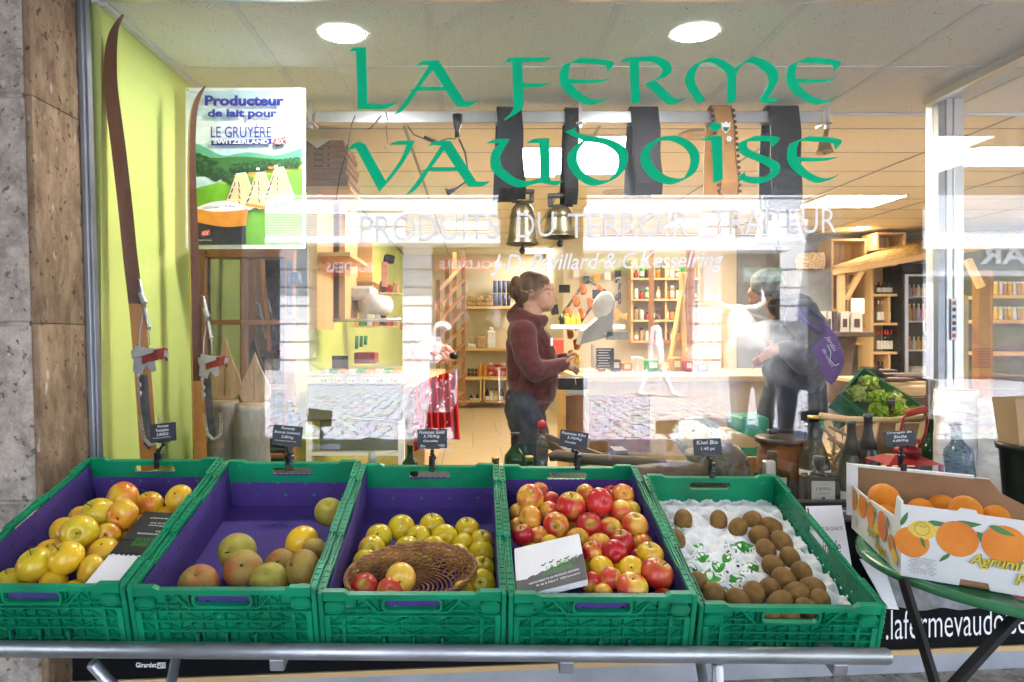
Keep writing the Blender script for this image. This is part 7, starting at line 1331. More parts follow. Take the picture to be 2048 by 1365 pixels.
simple('wooden_sledge', 'old rough brown wooden sledge lying behind the apple crates', 'sledge', [('runner', MT['old_wood'], lambda m: m.tube([P(1098, 916, 2.5), P(1112, 911, 2.5), P(1170, 918, 2.5), P(1330, 928, 2.5)], [.014, .02, .02, .02], 10)), ('runner', MT['old_wood'], lambda m: m.beam(P(1090, 880, 2.75), P(1170, 925, 2.6), .05, .03)), ('cross_piece', MT['old_wood'], lambda m: m.beam(P(1088, 878, 2.72), P(1200, 918, 2.7), .03, .045)), ('cross_piece', MT['old_wood'], lambda m: pb(m, 1230, 902, 1256, 925, 2.6, .1))], P(1180, 935, 2.5))
mat('fur_white', (.62, .60, .56), .9, var=.15, sc=40); mat('fur_cream', (.52, .40, .24), .9, var=.2, sc=40)
sp_ = thing('plush_sheep', P(1395, 950, 2.72), 'fluffy white plush sheep head with a cream face, above the kiwi tag', 'plush toy'); c = P(1395, 885, 2.72)
m = MB(); m.ell(c + V((-.015, -.03, .01)), (.062, .055, .068), 20, 14); m.ell(c + V((-.03, -.05, -.03)), (.035, .035, .04), 16, 10); m.build('face', MT['fur_cream'], sp_)
m = MB()
for k in range(900):
    a_ = rndI.random() * 6.28; e_ = rndI.uniform(.05, 1.5); o = V((cos(a_) * cos(e_), sin(a_) * cos(e_), sin(e_))); b_ = c + V((.0, .0, .0)) + V((o.x * .085, o.y * .06, o.z * .078)); d = (o + V((rndI.uniform(-.5, .5), rndI.uniform(-.5, .5), rndI.uniform(-.5, .3)))).normalized() * .03; w = o.orthogonal().normalized() * .0022; m.add([b_ - w, b_ + w, b_ + d], [(0, 1, 2)])
m.ell(c + V((.005, .01, .008)), (.085, .055, .078), 16, 10); m.ell(c + V((.03, .02, -.09)), (.075, .05, .08), 16, 10); m.build('fleece', MT['fur_white'], sp_)
m = MB(); m.ell(P(1387, 863, 2.655), (.0075, .004, .0075), 12, 8); m.build('eye', MT['black_plastic'], sp_)

# ---------------------------------------------------------------- more stock on the walls and counters
simple('stock_shelves', 'cream wall shelves full of jars behind the sales counter', 'shelf', [('shelf_board', MT['pine_h'], (lambda y: lambda m: pb(m, 1262, y, 1400, y + 4, 9.2, .28))(y)) for y in (556, 598, 640, 682)] + [('upright', MT['pine'], (lambda x: lambda m: pb(m, x, 520, x + 4, 690, 9.25, .22))(x)) for x in (1262, 1330, 1396)], P(1330, 690, 9.3))
CL_ = [('jar_red', 'red'), ('jar_yellow', 'yellow'), ('plastic_white', 'white'), ('jar_dark', 'dark'), ('kraft', 'brown'), ('tool_green', 'green'), ('jar_orange', 'orange')]
for k in range(44):
    r_, c_ = divmod(k, 11); cm_c, cw_ = CL_[(k * 5 + r_ * 3) % 7]; yb = (556, 598, 640, 682)[r_]; hh = 15 + (k * 7) % 12
    bottle(1272 + c_ * 11 + (6 if c_ > 4 else 0), yb - hh, yb, 9, 9.3, ('jar', 'juice')[k % 3 == 0], MT[cm_c], MT['plastic_white' if k % 2 else 'print_black'], '%s jar, %s from the left on the %s shelf behind the sales counter' % (cw_, ORD[c_], ['top', 'second', 'third', 'lowest'][r_]), (.15, .6, MT['label_paper']) if k % 2 else None, .85, name='preserve_jar', cat='jar', nseg=9, group='jars behind the sales counter')
for k in range(10):
    x = 1196 + k * 25; cm_c, cw_ = CL_[(k * 3) % 7]; w_ = 16 + (k * 5) % 7; h_ = 12 + (k * 11) % 17
    m = MB(); pb(m, x, 743 - h_, x + w_, 743, 4.75, .14, .006); t = m.build('packet', MT[cm_c], None, '%s packet standing on the sales counter, %s from the left' % (cw_, ORD[k]), 'packet', 'packets on the sales counter'); m = MB(); pb(m, x + 3, 741 - h_ * .7, x + w_ - 3, 743 - h_ * .3, 4.748, .001); m.build('paper_label', MT['label_paper'], t)
simple('green_shelves', 'narrow pine shelves with stock on the green wall above the counter', 'shelf', [('shelf_board', MT['pine_h'], (lambda y: lambda m: pb(m, 704, y, 800, y + 4, 6.4, .22))(y)) for y in (585, 652)], P(750, 656, 6.4))
for k in range(14):
    r_, c_ = divmod(k, 7); cm_c, cw_ = CL_[(k * 4 + 1) % 7]; yb = (585, 652)[r_]; h_ = 14 + (k * 5) % 12
    one('goods_box', '%s packet, %s from the left on the %s shelf of the green wall' % (cw_, ORD[c_], ['upper', 'lower'][r_]), 'box', MT[cm_c], lambda m: pb(m, 708 + c_ * 13, yb - h_, 718 + c_ * 13, yb, 6.45, .12, .006), 'packets on the green wall shelves')
for k in range(6):
    m = MB(); pb(m, 640 + k * 28, 757, 656 + k * 28, 767, 4.375, .003); t = m.build('price_label', MT['label_paper'], None, 'white price label on the counter band, %s from the left' % ORD[k], 'price label', 'price labels on the counter band'); m = MB(); q = P(642 + k * 28, 765, 4.374); text_on(m, '%d.%d0' % (2 + k, (k * 3) % 9), q.x, q.z, S(12, 4.374), S(6, 4.374), 4.3735, bold=.02); m.build('lettering', MT['print_black'], t)
for k in range(5):
    one('notice', 'small paper notice pinned on the cream wall, %s from the left behind the slicer' % ORD[k], 'notice', MT[['paper_white', 'slate', 'jar_yellow', 'paper_white', 'slate'][k]], lambda m: pb(m, 1146 + k * 21, 540 + (k * 13) % 17, 1158 + k * 21, 555 + (k * 13) % 17, 9.44, .01), 'notices on the cream wall')
# ---------------------------------------------------------------- the shop assistant (profile to the right)
YP = 3.70
def B(l, Y0=None):
    Y0 = Y0 or YP; return [(*P(p[0], p[1], Y0 + (p[3] if len(p) > 3 else 0)), S(p[2], Y0)) for p in l]
mat('hoodie', (.085, .013, .015), .9, var=.22, sc=30, bump=.8, bsc=250, sheen=.2); mat('denim', (.028, .034, .050), .85, var=.45, sc=22, bump=.6, bsc=220, stretch=(1, 1, .3)); mat('lips', (.42, .13, .11), .4); mat('eye_dark', (.03, .02, .015), .2); mat('brow', (.16, .10, .06), .8)
def E(m, px, py, dy, rx, ry, rz, rot=None, Y=None): Y = Y or YP; m.ell(P(px, py, Y + dy), (S(rx, Y), S(ry, Y), S(rz, Y)), 18, 12, rot)
t = thing('person', P(1055, 930, YP), 'woman in a dark red hoodie and jeans with brown hair tied back', 'person')
m = MB()
E(m, 1068, 580, 0, 31, 27, 33); E(m, 1083, 592, 0, 24, 24, 30); E(m, 1092, 606, 0, 17, 19, 18); E(m, 1078, 606, 0, 24, 20, 17, (0, .5, 0)); E(m, 1096, 616, 0, 9, 10, 8); E(m, 1100, 576, 0, 9, 16, 13)      # skull, face, jaw, chin, brow
chain(m, B([(1105, 583, 4), (1109, 592, 5), (1112, 599, 5.5), (1107, 601, 5)])); E(m, 1105, 606, 0, 5, 7, 3.2); E(m, 1104, 612, 0, 4.6, 6.5, 3.0); E(m, 1088, 598, -.030, 13, 12, 12)
chain(m, B([(1066, 610, 20), (1062, 640, 21), (1058, 655, 24)]))
E(m, 1063, 586, -.070, 6, 3, 10, (0, .2, 0))                                                                                      # ear
# near hand and far hand with fingers
chain(m, B([(1128, 727, 9, -.10), (1140, 733, 9.5, -.10)]))
for k, (dx, dy, l) in enumerate(((0, 0, 1), (1, 4, 1.05), (-1, 8, .98), (-4, 11, .8))): chain(m, B([(1142 + dx, 727 + dy, 3.1, -.11 + .012 * k), (1150 + dx * l, 731 + dy, 2.8, -.115 + .012 * k), (1157 * 1 + dx, 738 + dy, 2.4, -.11 + .012 * k)]))
chain(m, B([(1134, 724, 3.6, -.13), (1143, 716, 3.1, -.14), (1150, 715, 2.6, -.14)]))
chain(m, B([(1130, 716, 8, .06), (1142, 720, 8.5, .06)]))
for k in range(4): chain(m, B([(1143, 714 + k * 4, 3, .05), (1151, 716 + k * 4, 2.7, .03), (1157, 722 + k * 4, 2.4, .02)]))
chain(m, B([(1136, 712, 3.4, .04), (1146, 706, 3, .02), (1152, 708, 2.5, .01)]))
body = remeshed(m, 'body', MT['skin'], .0045, 3, t)
m = MB(); E(m, 1096, 588.5, -.052, 3.6, 1.6, 1.3, (0, .12, 0)); m.build('eye', MT['eye_dark'], t); m = MB(); m.tube([P(1089, 581, YP - .057), P(1096, 577.5, YP - .058), P(1102, 580, YP - .050)], [.0015, .0028, .0015], 6); m.build('eyebrow', MT['brow'], t); m = MB(); m.tube([P(1097, 609.5, YP - .030), P(1104, 608.5, YP - .022), P(1108.5, 608.6, YP)], [.0015, .0035, .003], 6); m.build('mouth', MT['lips'], t)
m = MB(); m.ell(P(1063, 599, YP - .082), (.0035, .0035, .005), 8, 6); m.build('earring', MT['gold'], t)
# hair: cap swept back to a bun
m = MB(); E(m, 1062, 573, .0, 31, 30, 32); E(m, 1079, 560, 0, 22, 26, 15, (0, .42, 0)); E(m, 1050, 588, 0, 17, 24, 20); hr = remeshed(m, 'hair', MT['hair_brown'], .006, 2, t, fn=lambda v: v)
m = MB(); E(m, 1034, 566, -.01, 13, 16, 15); E(m, 1029, 580, 0, 12, 14, 20); E(m, 1036, 598, .01, 8, 10, 10)
for k in range(40):
    a_ = random.random() * 6.28; e_ = random.uniform(-1, 1); r_ = S(16, YP); c = P(1032, 576, YP); q = c + V((r_ * cos(a_) * cos(e_), r_ * sin(a_) * cos(e_), r_ * 1.15 * sin(e_))); m.tube([q, q * 1 + V((r_ * .35 * cos(a_ + 1), r_ * .3 * sin(a_ + 1), -r_ * .4)), q + V((-.005, 0, -r_ * .9))], .0022, 4)
m.build('hair_bun', MT['hair_brown'], hr)
m = MB()
for k in range(60):
    u = k / 60; z0 = 548 + 44 * u; pts_ = [P(1100 - 4 * u - 8 * (u > .6), 562 + 12 * u, YP - S(27 * u + 3, YP)), P(1078, 549 + 30 * u, YP - S(31 * (u * .9 + .1), YP)), P(1056, 552 + 36 * u, YP - S(31 * (u * .9 + .1), YP)), P(1040, 566 + 16 * u, YP - S(20, YP))]; m.tube(pts_, .0018, 4)
m.build('hair_strands', mat('hair_light', (.26, .17, .11), .45, var=.5, sc=60), hr)
# hoodie
m = MB(); chain(m, B([(1052, 665, 36), (1058, 700, 43), (1062, 740, 45), (1062, 775, 44), (1062, 793, 42)])); chain(m, B([(1044, 690, 33), (1049, 760, 36)])); chain(m, B([(1044, 668, 30, -.10), (1044, 668, 30, .10)]))
chain(m, B([(1074, 690, 34), (1080, 735, 38), (1078, 780, 36)]))
m2 = m; m = MB(); m.v, m.f, m.m, m.sm = m2.v, m2.f, m2.m, m2.sm
chain(m, B([(1046, 668, 27, -.17), (1052, 712, 24, -.19), (1070, 742, 22, -.19), (1100, 737, 17, -.15), (1128, 728, 13.5, -.10)])); chain(m, B([(1060, 670, 24, .16), (1078, 715, 21, .18), (1105, 725, 16, .12), (1130, 717, 12.5, .06)]))
chain(m, B([(1038, 614, 11, 0), (1030, 632, 18, -.02), (1044, 643, 24, -.06), (1068, 646, 17, -.07), (1088, 640, 10, -.03)])); chain(m, B([(1042, 628, 14, .05), (1064, 642, 14, .08), (1086, 646, 9, .02)]))
def wr(v):   # cloth folds
    return v + V((.0015 * sin(v.z * 60 + v.x * 30), .0030 * max(0, sin(v.z * 42 - v.x * 75 + 1.3)) ** 3 - .0025 * max(0, sin(v.z * 30 + v.x * 48)) ** 4, 0))
hood = remeshed(m, 'hoodie', MT['hoodie'], .0075, 4, t, fn=wr)
m = MB(); m.tube(B([(1020, 797, 0, -.10), (1050, 803, 0, -.155), (1085, 806, 0, -.12), (1106, 798, 0, 0)])[0:0] or [P(1018, 796, YP - .06), P(1040, 804, YP - .12), P(1072, 808, YP - .12), P(1104, 800, YP - .02)], .012, 10); m.build('hem_band', MT['hoodie'], hood)
m = MB(); m.tube([P(1084, 652, YP - .045), P(1094, 672, YP - .09), P(1104, 692, YP - .08), P(1110, 706, YP - .07)], .0025, 6); m.build('drawstring', MT['print_black'], hood)
m = MB(); pb(m, 1101, 676, 1106, 692, YP - .105, .003); m.build('chest_print', MT['letter_white'], hood)
# jeans
m = MB(); chain(m, B([(1052, 800, 42, 0), (1050, 822, 42, 0)])); chain(m, B([(1046, 820, 37, -.07), (1060, 880, 33, -.08), (1068, 960, 27, -.08), (1070, 1075, 20, -.08)])); chain(m, B([(1054, 820, 36, .08), (1070, 880, 31, .09), (1066, 960, 26, .1), (1062, 1075, 20, .1)]))
j = remeshed(m, 'jeans', MT['denim'], .010, 3, t, fn=lambda v: v + V((.002 * sin(v.z * 80), .003 * sin(v.z * 60 + v.x * 50), 0)))
m = MB(); m.tube([P(1020, 812, YP - .13), P(1036, 840, YP - .165), P(1024, 850, YP - .14)], .0018, 5); m.tube([P(1058, 812, YP - .165), P(1068, 870, YP - .175), P(1072, 930, YP - .165)], .0018, 5); m.build('seam', MT['eye_dark'], j)
m = MB()
for s_ in (-.08, .1): a = P(1070, 0, YP + s_); m.ell((a.x + .03, YP + s_, FZ + .04), (.13, .05, .045), 14, 8)
m.build('shoes', MT['black_plastic'], t)
one('yellow_cloth', 'yellow cloth in the woman\'s hands above the cash drawer', 'cloth', MT['jar_yellow'], lambda m: m.sheet(lambda u, v: P(1144 + 14 * u, 708 + 20 * v + 3 * sin(u * 9), YP - .04 + .02 * sin(u * 8 + v * 6)), 10, 8))
# ---------------------------------------------------------------- the customer in a grey coat with a purple bag
YM = 3.85; BM = lambda l: B(l, YM)
mat('coat_grey', (.028, .030, .036), .95, col2=(.06, .062, .07), sc=150, bump=1.5, bsc=300, sheen=.3); mat('skirt_dark', (.022, .022, .026), .9, var=.2); mat('hair_grey', (.26, .25, .24), .7, var=.3, sc=40, bump=1, bsc=120); mat('bag_purple', (.095, .03, .19), .8, var=.1, bump=.4, bsc=200); mat('bag_print', (.52, .48, .58), .7)
t = thing('person', P(1585, 930, YM), 'customer in a dark grey fleece coat with a purple bag on the shoulder', 'person')
m = MB(); E(m, 1530, 572, 0, 27, 25, 31, Y=YM); E(m, 1516, 588, 0, 19, 18, 22, Y=YM); chain(m, BM([(1504, 578, 3.5), (1498, 588, 4.5)])); E(m, 1508, 602, 0, 10, 10, 8, Y=YM); chain(m, BM([(1544, 595, 19), (1560, 620, 22)])); E(m, 1536, 580, -.068, 5, 3, 9, Y=YM)
chain(m, BM([(1562, 695, 10, -.16), (1546, 702, 11, -.18)]))
for k in range(4): chain(m, BM([(1542, 695 + k * 6, 3.6, -.19), (1530, 702 + k * 6, 3.2, -.20), (1521, 711 + k * 5, 2.7, -.19)]))
chain(m, BM([(1550, 692, 3.8, -.17), (1540, 684, 3.4, -.18), (1532, 682, 2.8, -.19)])); 
chain(m, BM([(1540, 715, 9, .10), (1528, 718, 9.5, .08)]))
for k in range(4): chain(m, BM([(1524, 712 + k * 5, 3.4, .07), (1514, 716 + k * 5, 3, .05), (1506, 722 + k * 5, 2.6, .04)]))
chain(m, BM([(1530, 710, 3.6, .06), (1520, 704, 3, .04)]))
remeshed(m, 'body', MT['skin'], .0055, 3, t); m = MB(); m.tube([P(1504, 605, YM - .03), P(1500, 604, YM)], .003, 6); m.build('mouth', MT['lips'], t); m = MB(); E(m, 1507, 582, -.055, 2.4, 1.6, 1.2, Y=YM); m.build('eye', MT['eye_dark'], t)
m = MB(); E(m, 1534, 564, 0, 32, 31, 27, Y=YM); E(m, 1550, 582, 0, 22, 29, 30, Y=YM); E(m, 1526, 575, -.02, 24, 24, 22, Y=YM); remeshed(m, 'hair', MT['hair_grey'], .008, 2, t)
m = MB(); chain(m, BM([(1585, 628, 38), (1592, 668, 54), (1592, 715, 58), (1588, 752, 60)])); chain(m, BM([(1590, 620, 34, -.13), (1590, 620, 34, .13)])); chain(m, BM([(1606, 634, 34, -.22), (1634, 682, 31, -.24), (1612, 722, 28, -.25), (1572, 700, 19, -.18)])); chain(m, BM([(1578, 630, 28, .2), (1560, 680, 25, .22), (1544, 712, 16, .12)])); chain(m, BM([(1556, 615, 20, -.04), (1556, 615, 20, .04)]))
ct = remeshed(m, 'coat', MT['coat_grey'], .0095, 4, t, fn=lambda v: v + V((.006 * sin(v.z * 50 + v.x * 20), .007 * sin(v.z * 38 - v.x * 36 + 1), 0)))
m = MB(); chain(m, BM([(1588, 770, 52, 0), (1582, 800, 58, 0), (1578, 832, 62, 0)])); chain(m, BM([(1600, 770, 48, .05), (1596, 832, 54, .06)])); remeshed(m, 'skirt', MT['skirt_dark'], .011, 3, t, fn=lambda v: v + V((.004 * sin(v.x * 60), .006 * sin(v.x * 70 + v.z * 8), 0)))
m = MB()
for (a, b, s_) in ((1572, 1580, -.06), (1625, 1622, .08)): chain(m, BM([(a, 850, 22, s_), (b, 905, 18, s_), (b + 4, 990, 13, s_), (b + 4, 1100, 11, s_)]))
remeshed(m, 'legs', MT['coat_grey'], .012, 2, t)
m = MB(); [m.ell((P(b, 0, YM + s_).x - .02, YM + s_, FZ + .04), (.13, .05, .045), 14, 8) for b, s_ in ((1584, -.06), (1626, .08))]; m.build('shoes', MT['black_plastic'], t)
m = MB(); m.tube([P(1588, 600, YM - .17), P(1596, 618, YM - .30), P(1610, 640, YM - .34), P(1640, 665, YM - .34)], .012, 8); m.tube([P(1575, 596, YM - .10), P(1568, 630, YM - .27)], .004, 6); m.build('scarf_edge', MT['bag_purple'], ct)
bg = thing('shoulder_bag', P(1662, 772, 3.55), 'purple cloth shoulder bag with pale printed writing', 'bag')
ol = [(1644, 634), (1655, 646, 1), (1676, 672, 1), (1690, 705, 1), (1692, 725, 1), (1682, 752, 1), (1668, 772), (1655, 760, 1), (1640, 735, 1), (1626, 705, 1), (1630, 690, 1), (1644, 672, 1)]
m = MB(); lp = [(P(p[0], p[1], 3.52).x, P(p[0], p[1], 3.52).z) for p in smooth_loop(ol, 5)]; cxm = sum(p[0] for p in lp) / len(lp); czm = sum(p[1] for p in lp) / len(lp)
for s_ in (-1, 1):
    vs = []; R_ = 7
    for r_ in range(R_ + 1):
        f_ = 1 - r_ / R_
        for p in lp: vs.append((cxm + (p[0] - cxm) * f_, 3.54 + s_ * (.035 * (1 - f_ ** 2) ** .6 + (.006 * sin(p[0] * 60 + r_) * (1 - f_))), czm + (p[1] - czm) * f_))
    n_ = len(lp); m.add(vs, [((r_ * n_ + k), (r_ * n_ + (k + 1) % n_), ((r_ + 1) * n_ + (k + 1) % n_), ((r_ + 1) * n_ + k)) if s_ > 0 else ((r_ + 1) * n_ + k, (r_ + 1) * n_ + (k + 1) % n_, r_ * n_ + (k + 1) % n_, r_ * n_ + k) for r_ in range(R_) for k in range(n_)], True)
m.build('bag_body', MT['bag_purple'], bg)
m = MB()
q = P(1652, 700, 3.49); m.M = Mx.Translation(q) @ Mx.Rotation(R(62), 4, 'Y'); text_on(m, 'Jardin', -.06, .02, .085, .030, 0, shear=.3); text_on(m, 'des saveurs', -.01, -.018, .10, .018, 0, shear=.3); m.M = None
m.tube([P(1655, 690, 3.488), P(1662, 705, 3.488), P(1660, 720, 3.488), P(1670, 732, 3.488), P(1678, 728, 3.49)], .0025, 5); m.build('print', MT['bag_print'], bg)
m = MB(); m.tube([P(1646, 640, 3.53), P(1632, 628, 3.53), P(1612, 612, 3.56), P(1600, 608, 3.65)], .008, 8); m.build('strap', MT['bag_purple'], bg)
# ---------------------------------------------------------------- orange box on the green bistro table
ZT = CZ - .593
mat('table_green', (.03, .15, .06), .25, col2=(.06, .22, .10), sc=5, bump=.2); mat('leg_black', (.02, .018, .018), .4)
tb = thing('bistro_table', (1.44, 1.787, 0), 'round green painted metal bistro table on crossed dark legs', 'table')
m = MB(); m.lathe([(0, -.012), (.395, -.012), (.404, -.020), (.412, -.018), (.413, -.006), (.406, 0), (.395, .0015), (.388, -.001), (0, -.001)], 72, (1.44, 1.787, ZT)); m.build('table_top', MT['table_green'], tb)
m = MB()
for (x, y, r_, k_) in ((1.225, 1.555, .020, 0), (1.25, 1.56, .014, 0), (1.215, 1.535, .012, 1), (1.33, 1.50, .018, 0)):
    m.k = k_; 
    for a in range(5): m.ell((x + r_ * .8 * cos(a * 1.257), y + r_ * .8 * sin(a * 1.257), ZT - .0005), (r_ * .7, r_ * .55, .0012), 8, 4)
m.build('painted_flowers', [mat('flower_pink', (.35, .05, .08), .4), MT['tool_green']], tb)
for (a, b, Ya, Yb_) in (((1806, 1158), (1886, 1420), 1.66, 1.50), ((2052, 1212), (1862, 1420), 1.52, 1.55)):
    m = MB(); m.beam(P(*a, Ya), P(*b, Yb_), .012, .026, up=(0, 1, 0), bev=.001); m.build('leg', MT['leg_black'], tb)
mat('carton_white', (.68, .67, .65), .6, var=.03, sc=6, bump=.25, bsc=30, stretch=(1, 1, .1)); mat('carton_brown', (.30, .17, .085), .8, var=.12, sc=10, bump=.3); mat('print_orange', (.62, .14, .02), .5, col2=(.74, .26, .03), sc=8); mat('print_leaf', (.03, .12, .04), .5, col2=(.10, .25, .08), sc=8); mat('print_lemon', (.72, .46, .04), .5, col2=(.78, .58, .12), sc=8)
ob = thing('orange_box', P(1850, 1150, 1.7), 'open white cardboard box printed with oranges, holding loose oranges', 'box')
YA, Yc = 1.69, 2.10        # front left edge, back left edge
A = P(1802, 1154, YA); A1_ = P(1809, 1006, YA); H_ = A1_.z - A.z; A = V((A.x, YA, ZT + .002)); up = V((0, 0, .172))
Bb = P(1703, 1045, Yc); Bb = V((Bb.x, Yc, ZT + .002)); fr_ = P(2048, 1186, 1.555); fd = (V((fr_.x, fr_.y, 0)) - V((A.x, A.y, 0))).normalized(); Cc = A + fd * .44; Dd = Bb + fd * .40
def fp(u, v, o=0, base=A, dirv=None, L_=.44):   # point of the front panel in metres
    n = V((fd.y, -fd.x, 0)); return A + fd * u + V((0, 0, v)) + n * o
nrm = V((fd.y, -fd.x, 0)); sd = (Bb - A).normalized(); sL = (Bb - A).length; nrs = V((-sd.y, sd.x, 0)); nrs = nrs if nrs.x < 0 else -nrs
FM = Mx(((fd.x, -nrm.x, 0, A.x), (fd.y, -nrm.y, 0, A.y), (0, 0, 1, A.z), (0, 0, 0, 1)))       # local x along, y inward, z up
SMx = Mx(((-sd.x, -nrs.x, 0, Bb.x), (-sd.y, -nrs.y, 0, Bb.y), (0, 0, 1, Bb.z), (0, 0, 0, 1)))   # left panel, x from the back to the front
m = MB(); m.M = FM; m.prism([[(0, 0), (.115, 0), (.118, .016), (.170, .016), (.173, 0), (.44, 0), (.44, .164), (.150, .170), (.148, .178), (.118, .180), (.112, .172), (.02, .172), (.0, .172)]], 0, .005); m.build('front_panel', MT['carton_white'], ob)
m = MB(); m.M = SMx; m.prism([[(0, 0), (sL, 0), (sL, .180), (sL - .03, .186), (sL - .05, .130), (.12, .125), (.0, .130)]], 0, .005); m.build('side_panel', MT['carton_white'], ob)
m = MB(); m.M = SMx; m.box((.0, .0055, 0), (sL, .010, .12)); m.M = FM; m.box((.006, .0055, 0), (.43, .010, .160)); m.build('inner_lining', MT['carton_brown'], ob)
bkM = Mx(((fd.x, -nrm.x, 0, Bb.x), (fd.y, -nrm.y, 0, Bb.y), (0, 0, 1, Bb.z), (0, 0, 0, 1)))
m = MB(); m.M = bkM; m.box((0, 0, 0), (.335, .004, .185)); m.prism([[(.335, 0), (.42, 0), (.42, .120), (.36, .150), (.335, .182)]], 0, .004); m.build('back_panel', MT['carton_brown'], ob)
m = MB(); m.M = bkM; m.box((-.004, -.006, .184), (.30, .012, .192), .001); m.prism([[(-.012, .04), (.018, .04), (.018, .190), (-.012, .196)]], -.012, -.006); m.box((.0, .0045, 0), (.335, .007, .187)); m.build('white_edge', MT['carton_white'], ob)
m = MB(); m.add([A, Cc, Dd, Bb], [(0, 1, 2, 3)]); m.v = [(v[0], v[1], v[2] + .004) for v in m.v]; m.build('box_floor', MT['carton_brown'], ob)
def fruitprint(par, M_, lst, sx=1):
    for k, (kind, x, z, r, a) in enumerate(lst):
        pass
    for nm, mt, kinds in (('orange_print', MT['print_orange'], 'o'), ('leaf_print', MT['print_leaf'], 'l'), ('lemon_print', MT['print_lemon'], 'y')):
        m = MB(); m.M = M_
        for k, (kind, x, z, r, a) in enumerate(lst):
            if kind != kinds: continue
            o_ = -.0006 - .00025 * k
            if kind == 'l': pts_ = smooth_loop([(0, 0), (r * .5, r * .28, 1), (r * 1.2, r * .22, 1), (r * 2, 0), (r * 1.2, -r * .25, 1), (r * .5, -r * .2, 1)], 3); pts_ = [(x + (p[0] * cos(a) - p[1] * sin(a)) * sx, z + p[0] * sin(a) + p[1] * cos(a)) for p in pts_]
            elif kind == 'y': pts_ = [(x + r * 1.15 * cos(t_) * (1 + .12 * (abs(cos(t_)) > .95)) * sx, z + r * .9 * sin(t_)) for t_ in [i * pi / 12 for i in range(24)]]
            else: pts_ = [(x + r * cos(t_) * sx, z + r * sin(t_)) for t_ in [i * pi / 14 for i in range(28)]]
            pts_ = [(p[0], min(max(p[1],   .004), .168 if sx == 1 else .122)) for p in pts_]
            m.prism([pts_], o_ - .0002, o_)
        if m.v: m.build(nm, mt, par)
fo = [c for c in ob.children if c.name.startswith('front_panel')][0]; so_ = [c for c in ob.children if c.name.startswith('side_panel')][0]
fruitprint(fo, FM, [('o', .022, .085, .036, 0), ('l', .0, .12, .02, 1.2), ('l', .05, .135, .024, .1), ('y', .045, .118, .024, .2), ('l', .04, .100, .014, -1.2), ('l', .10, .140, .03, .15), ('o', .112, .108, .041, 0), ('l', .098, .072, .016, -2.3), ('l', .148, .132, .03, -.9), ('o', .200, .110, .043, 0), ('l', .17, .148, .026, -.3), ('l', .238, .092, .026, .9), ('o', .286, .120, .034, 0), ('y', .280, .080, .027, .3), ('l', .30, .060, .02, -.9), ('o', .36, .105, .036, 0), ('l', .33, .14, .03, .1)])
fruitprint(so_, SMx, [('o', .03, .095, .034, 0), ('l', .05, .12, .02, -1), ('y', .085, .075, .018, 0), ('o', .115, .095, .036, 0), ('l', .15, .12, .022, -1.3), ('o', .19, .088, .034, 0), ('y', .24, .06, .020, 0), ('l', .23, .12, .02, -1.2), ('o', .29, .085, .038, 0), ('l', .33, .12, .02, -1.0), ('o', .36, .06, .022, 0), ('y', .385, .035, .02, 0), ('l', .06, .05, .016, -1.4)], sx=.95)
mat('print_yellow', (.70, .50, .03), .5); mat('print_outline', (.10, .13, .03), .5)
for (M_, par, x, z, w_, h_) in ((FM, fo, .135, .048, .10, .034), (SMx, so_, .17, .028, .085, .03)):
    for (nm, mt, o_, b_) in (('word_shadow', MT['print_outline'], -.0050, .045), ('word', MT['print_yellow'], -.0056, .012)):
        m = MB(); m.M = M_; text_on(m, 'Agrumi', x, z, w_, h_, o_, bold=b_, shear=.35); text_on(m, 'Pregiati', x + w_ * .82, z - h_ * (.92 if M_ is FM else .75), w_ * 1.08, h_, o_, bold=b_, shear=.35); m.build(nm, mt, par)
m = MB(); m.M = FM
for k, s_ in enumerate(('AZIENDA AGRICOLA', 'MASSIMINE GIOVANNI', 'VIA BELVEDERE 12', 'PRODOTTO      ARANCE', 'VARIETA        NAVEL', 'ORIGINE SICILIA ITALIA', 'ZONA DI PRODUZIONE', 'LOTTO  24')): text_on(m, s_, .014 + .006 * (k % 2), .048 - k * .0052, .058 - .012 * (k % 2), .0030, -.0012)
m.build('small_print', MT['print_grey'], fo)
m = MB(); m.M = FM; m.prism([circ(.043, .121, .0155, 20), list(reversed(circ(.043, .121, .0145, 20)))], -.0062, -.006); text_on(m, 'ITALIA', .033, .125, .020, .005, -.0062); m.build('seal_print', MT['print_outline'], fo)
mat('orange_peel', (.80, .25, .01), .38, var=.06, sc=8, bump=.9, bsc=170)
om = MB(); om.lathe([(sin(pi * i / 24), -.96 * cos(pi * i / 24) + (.05 * exp(-(sin(pi * i / 24) / .15) ** 2) if i < 12 else -.05 * exp(-(sin(pi * i / 24) / .15) ** 2))) for i in range(25)], 32); om.k = 1; om.ell((0, 0, .90), (.06, .06, .03), 8, 5); OME = om.mesh('orange', [MT['orange_peel'], MT['tool_green']])
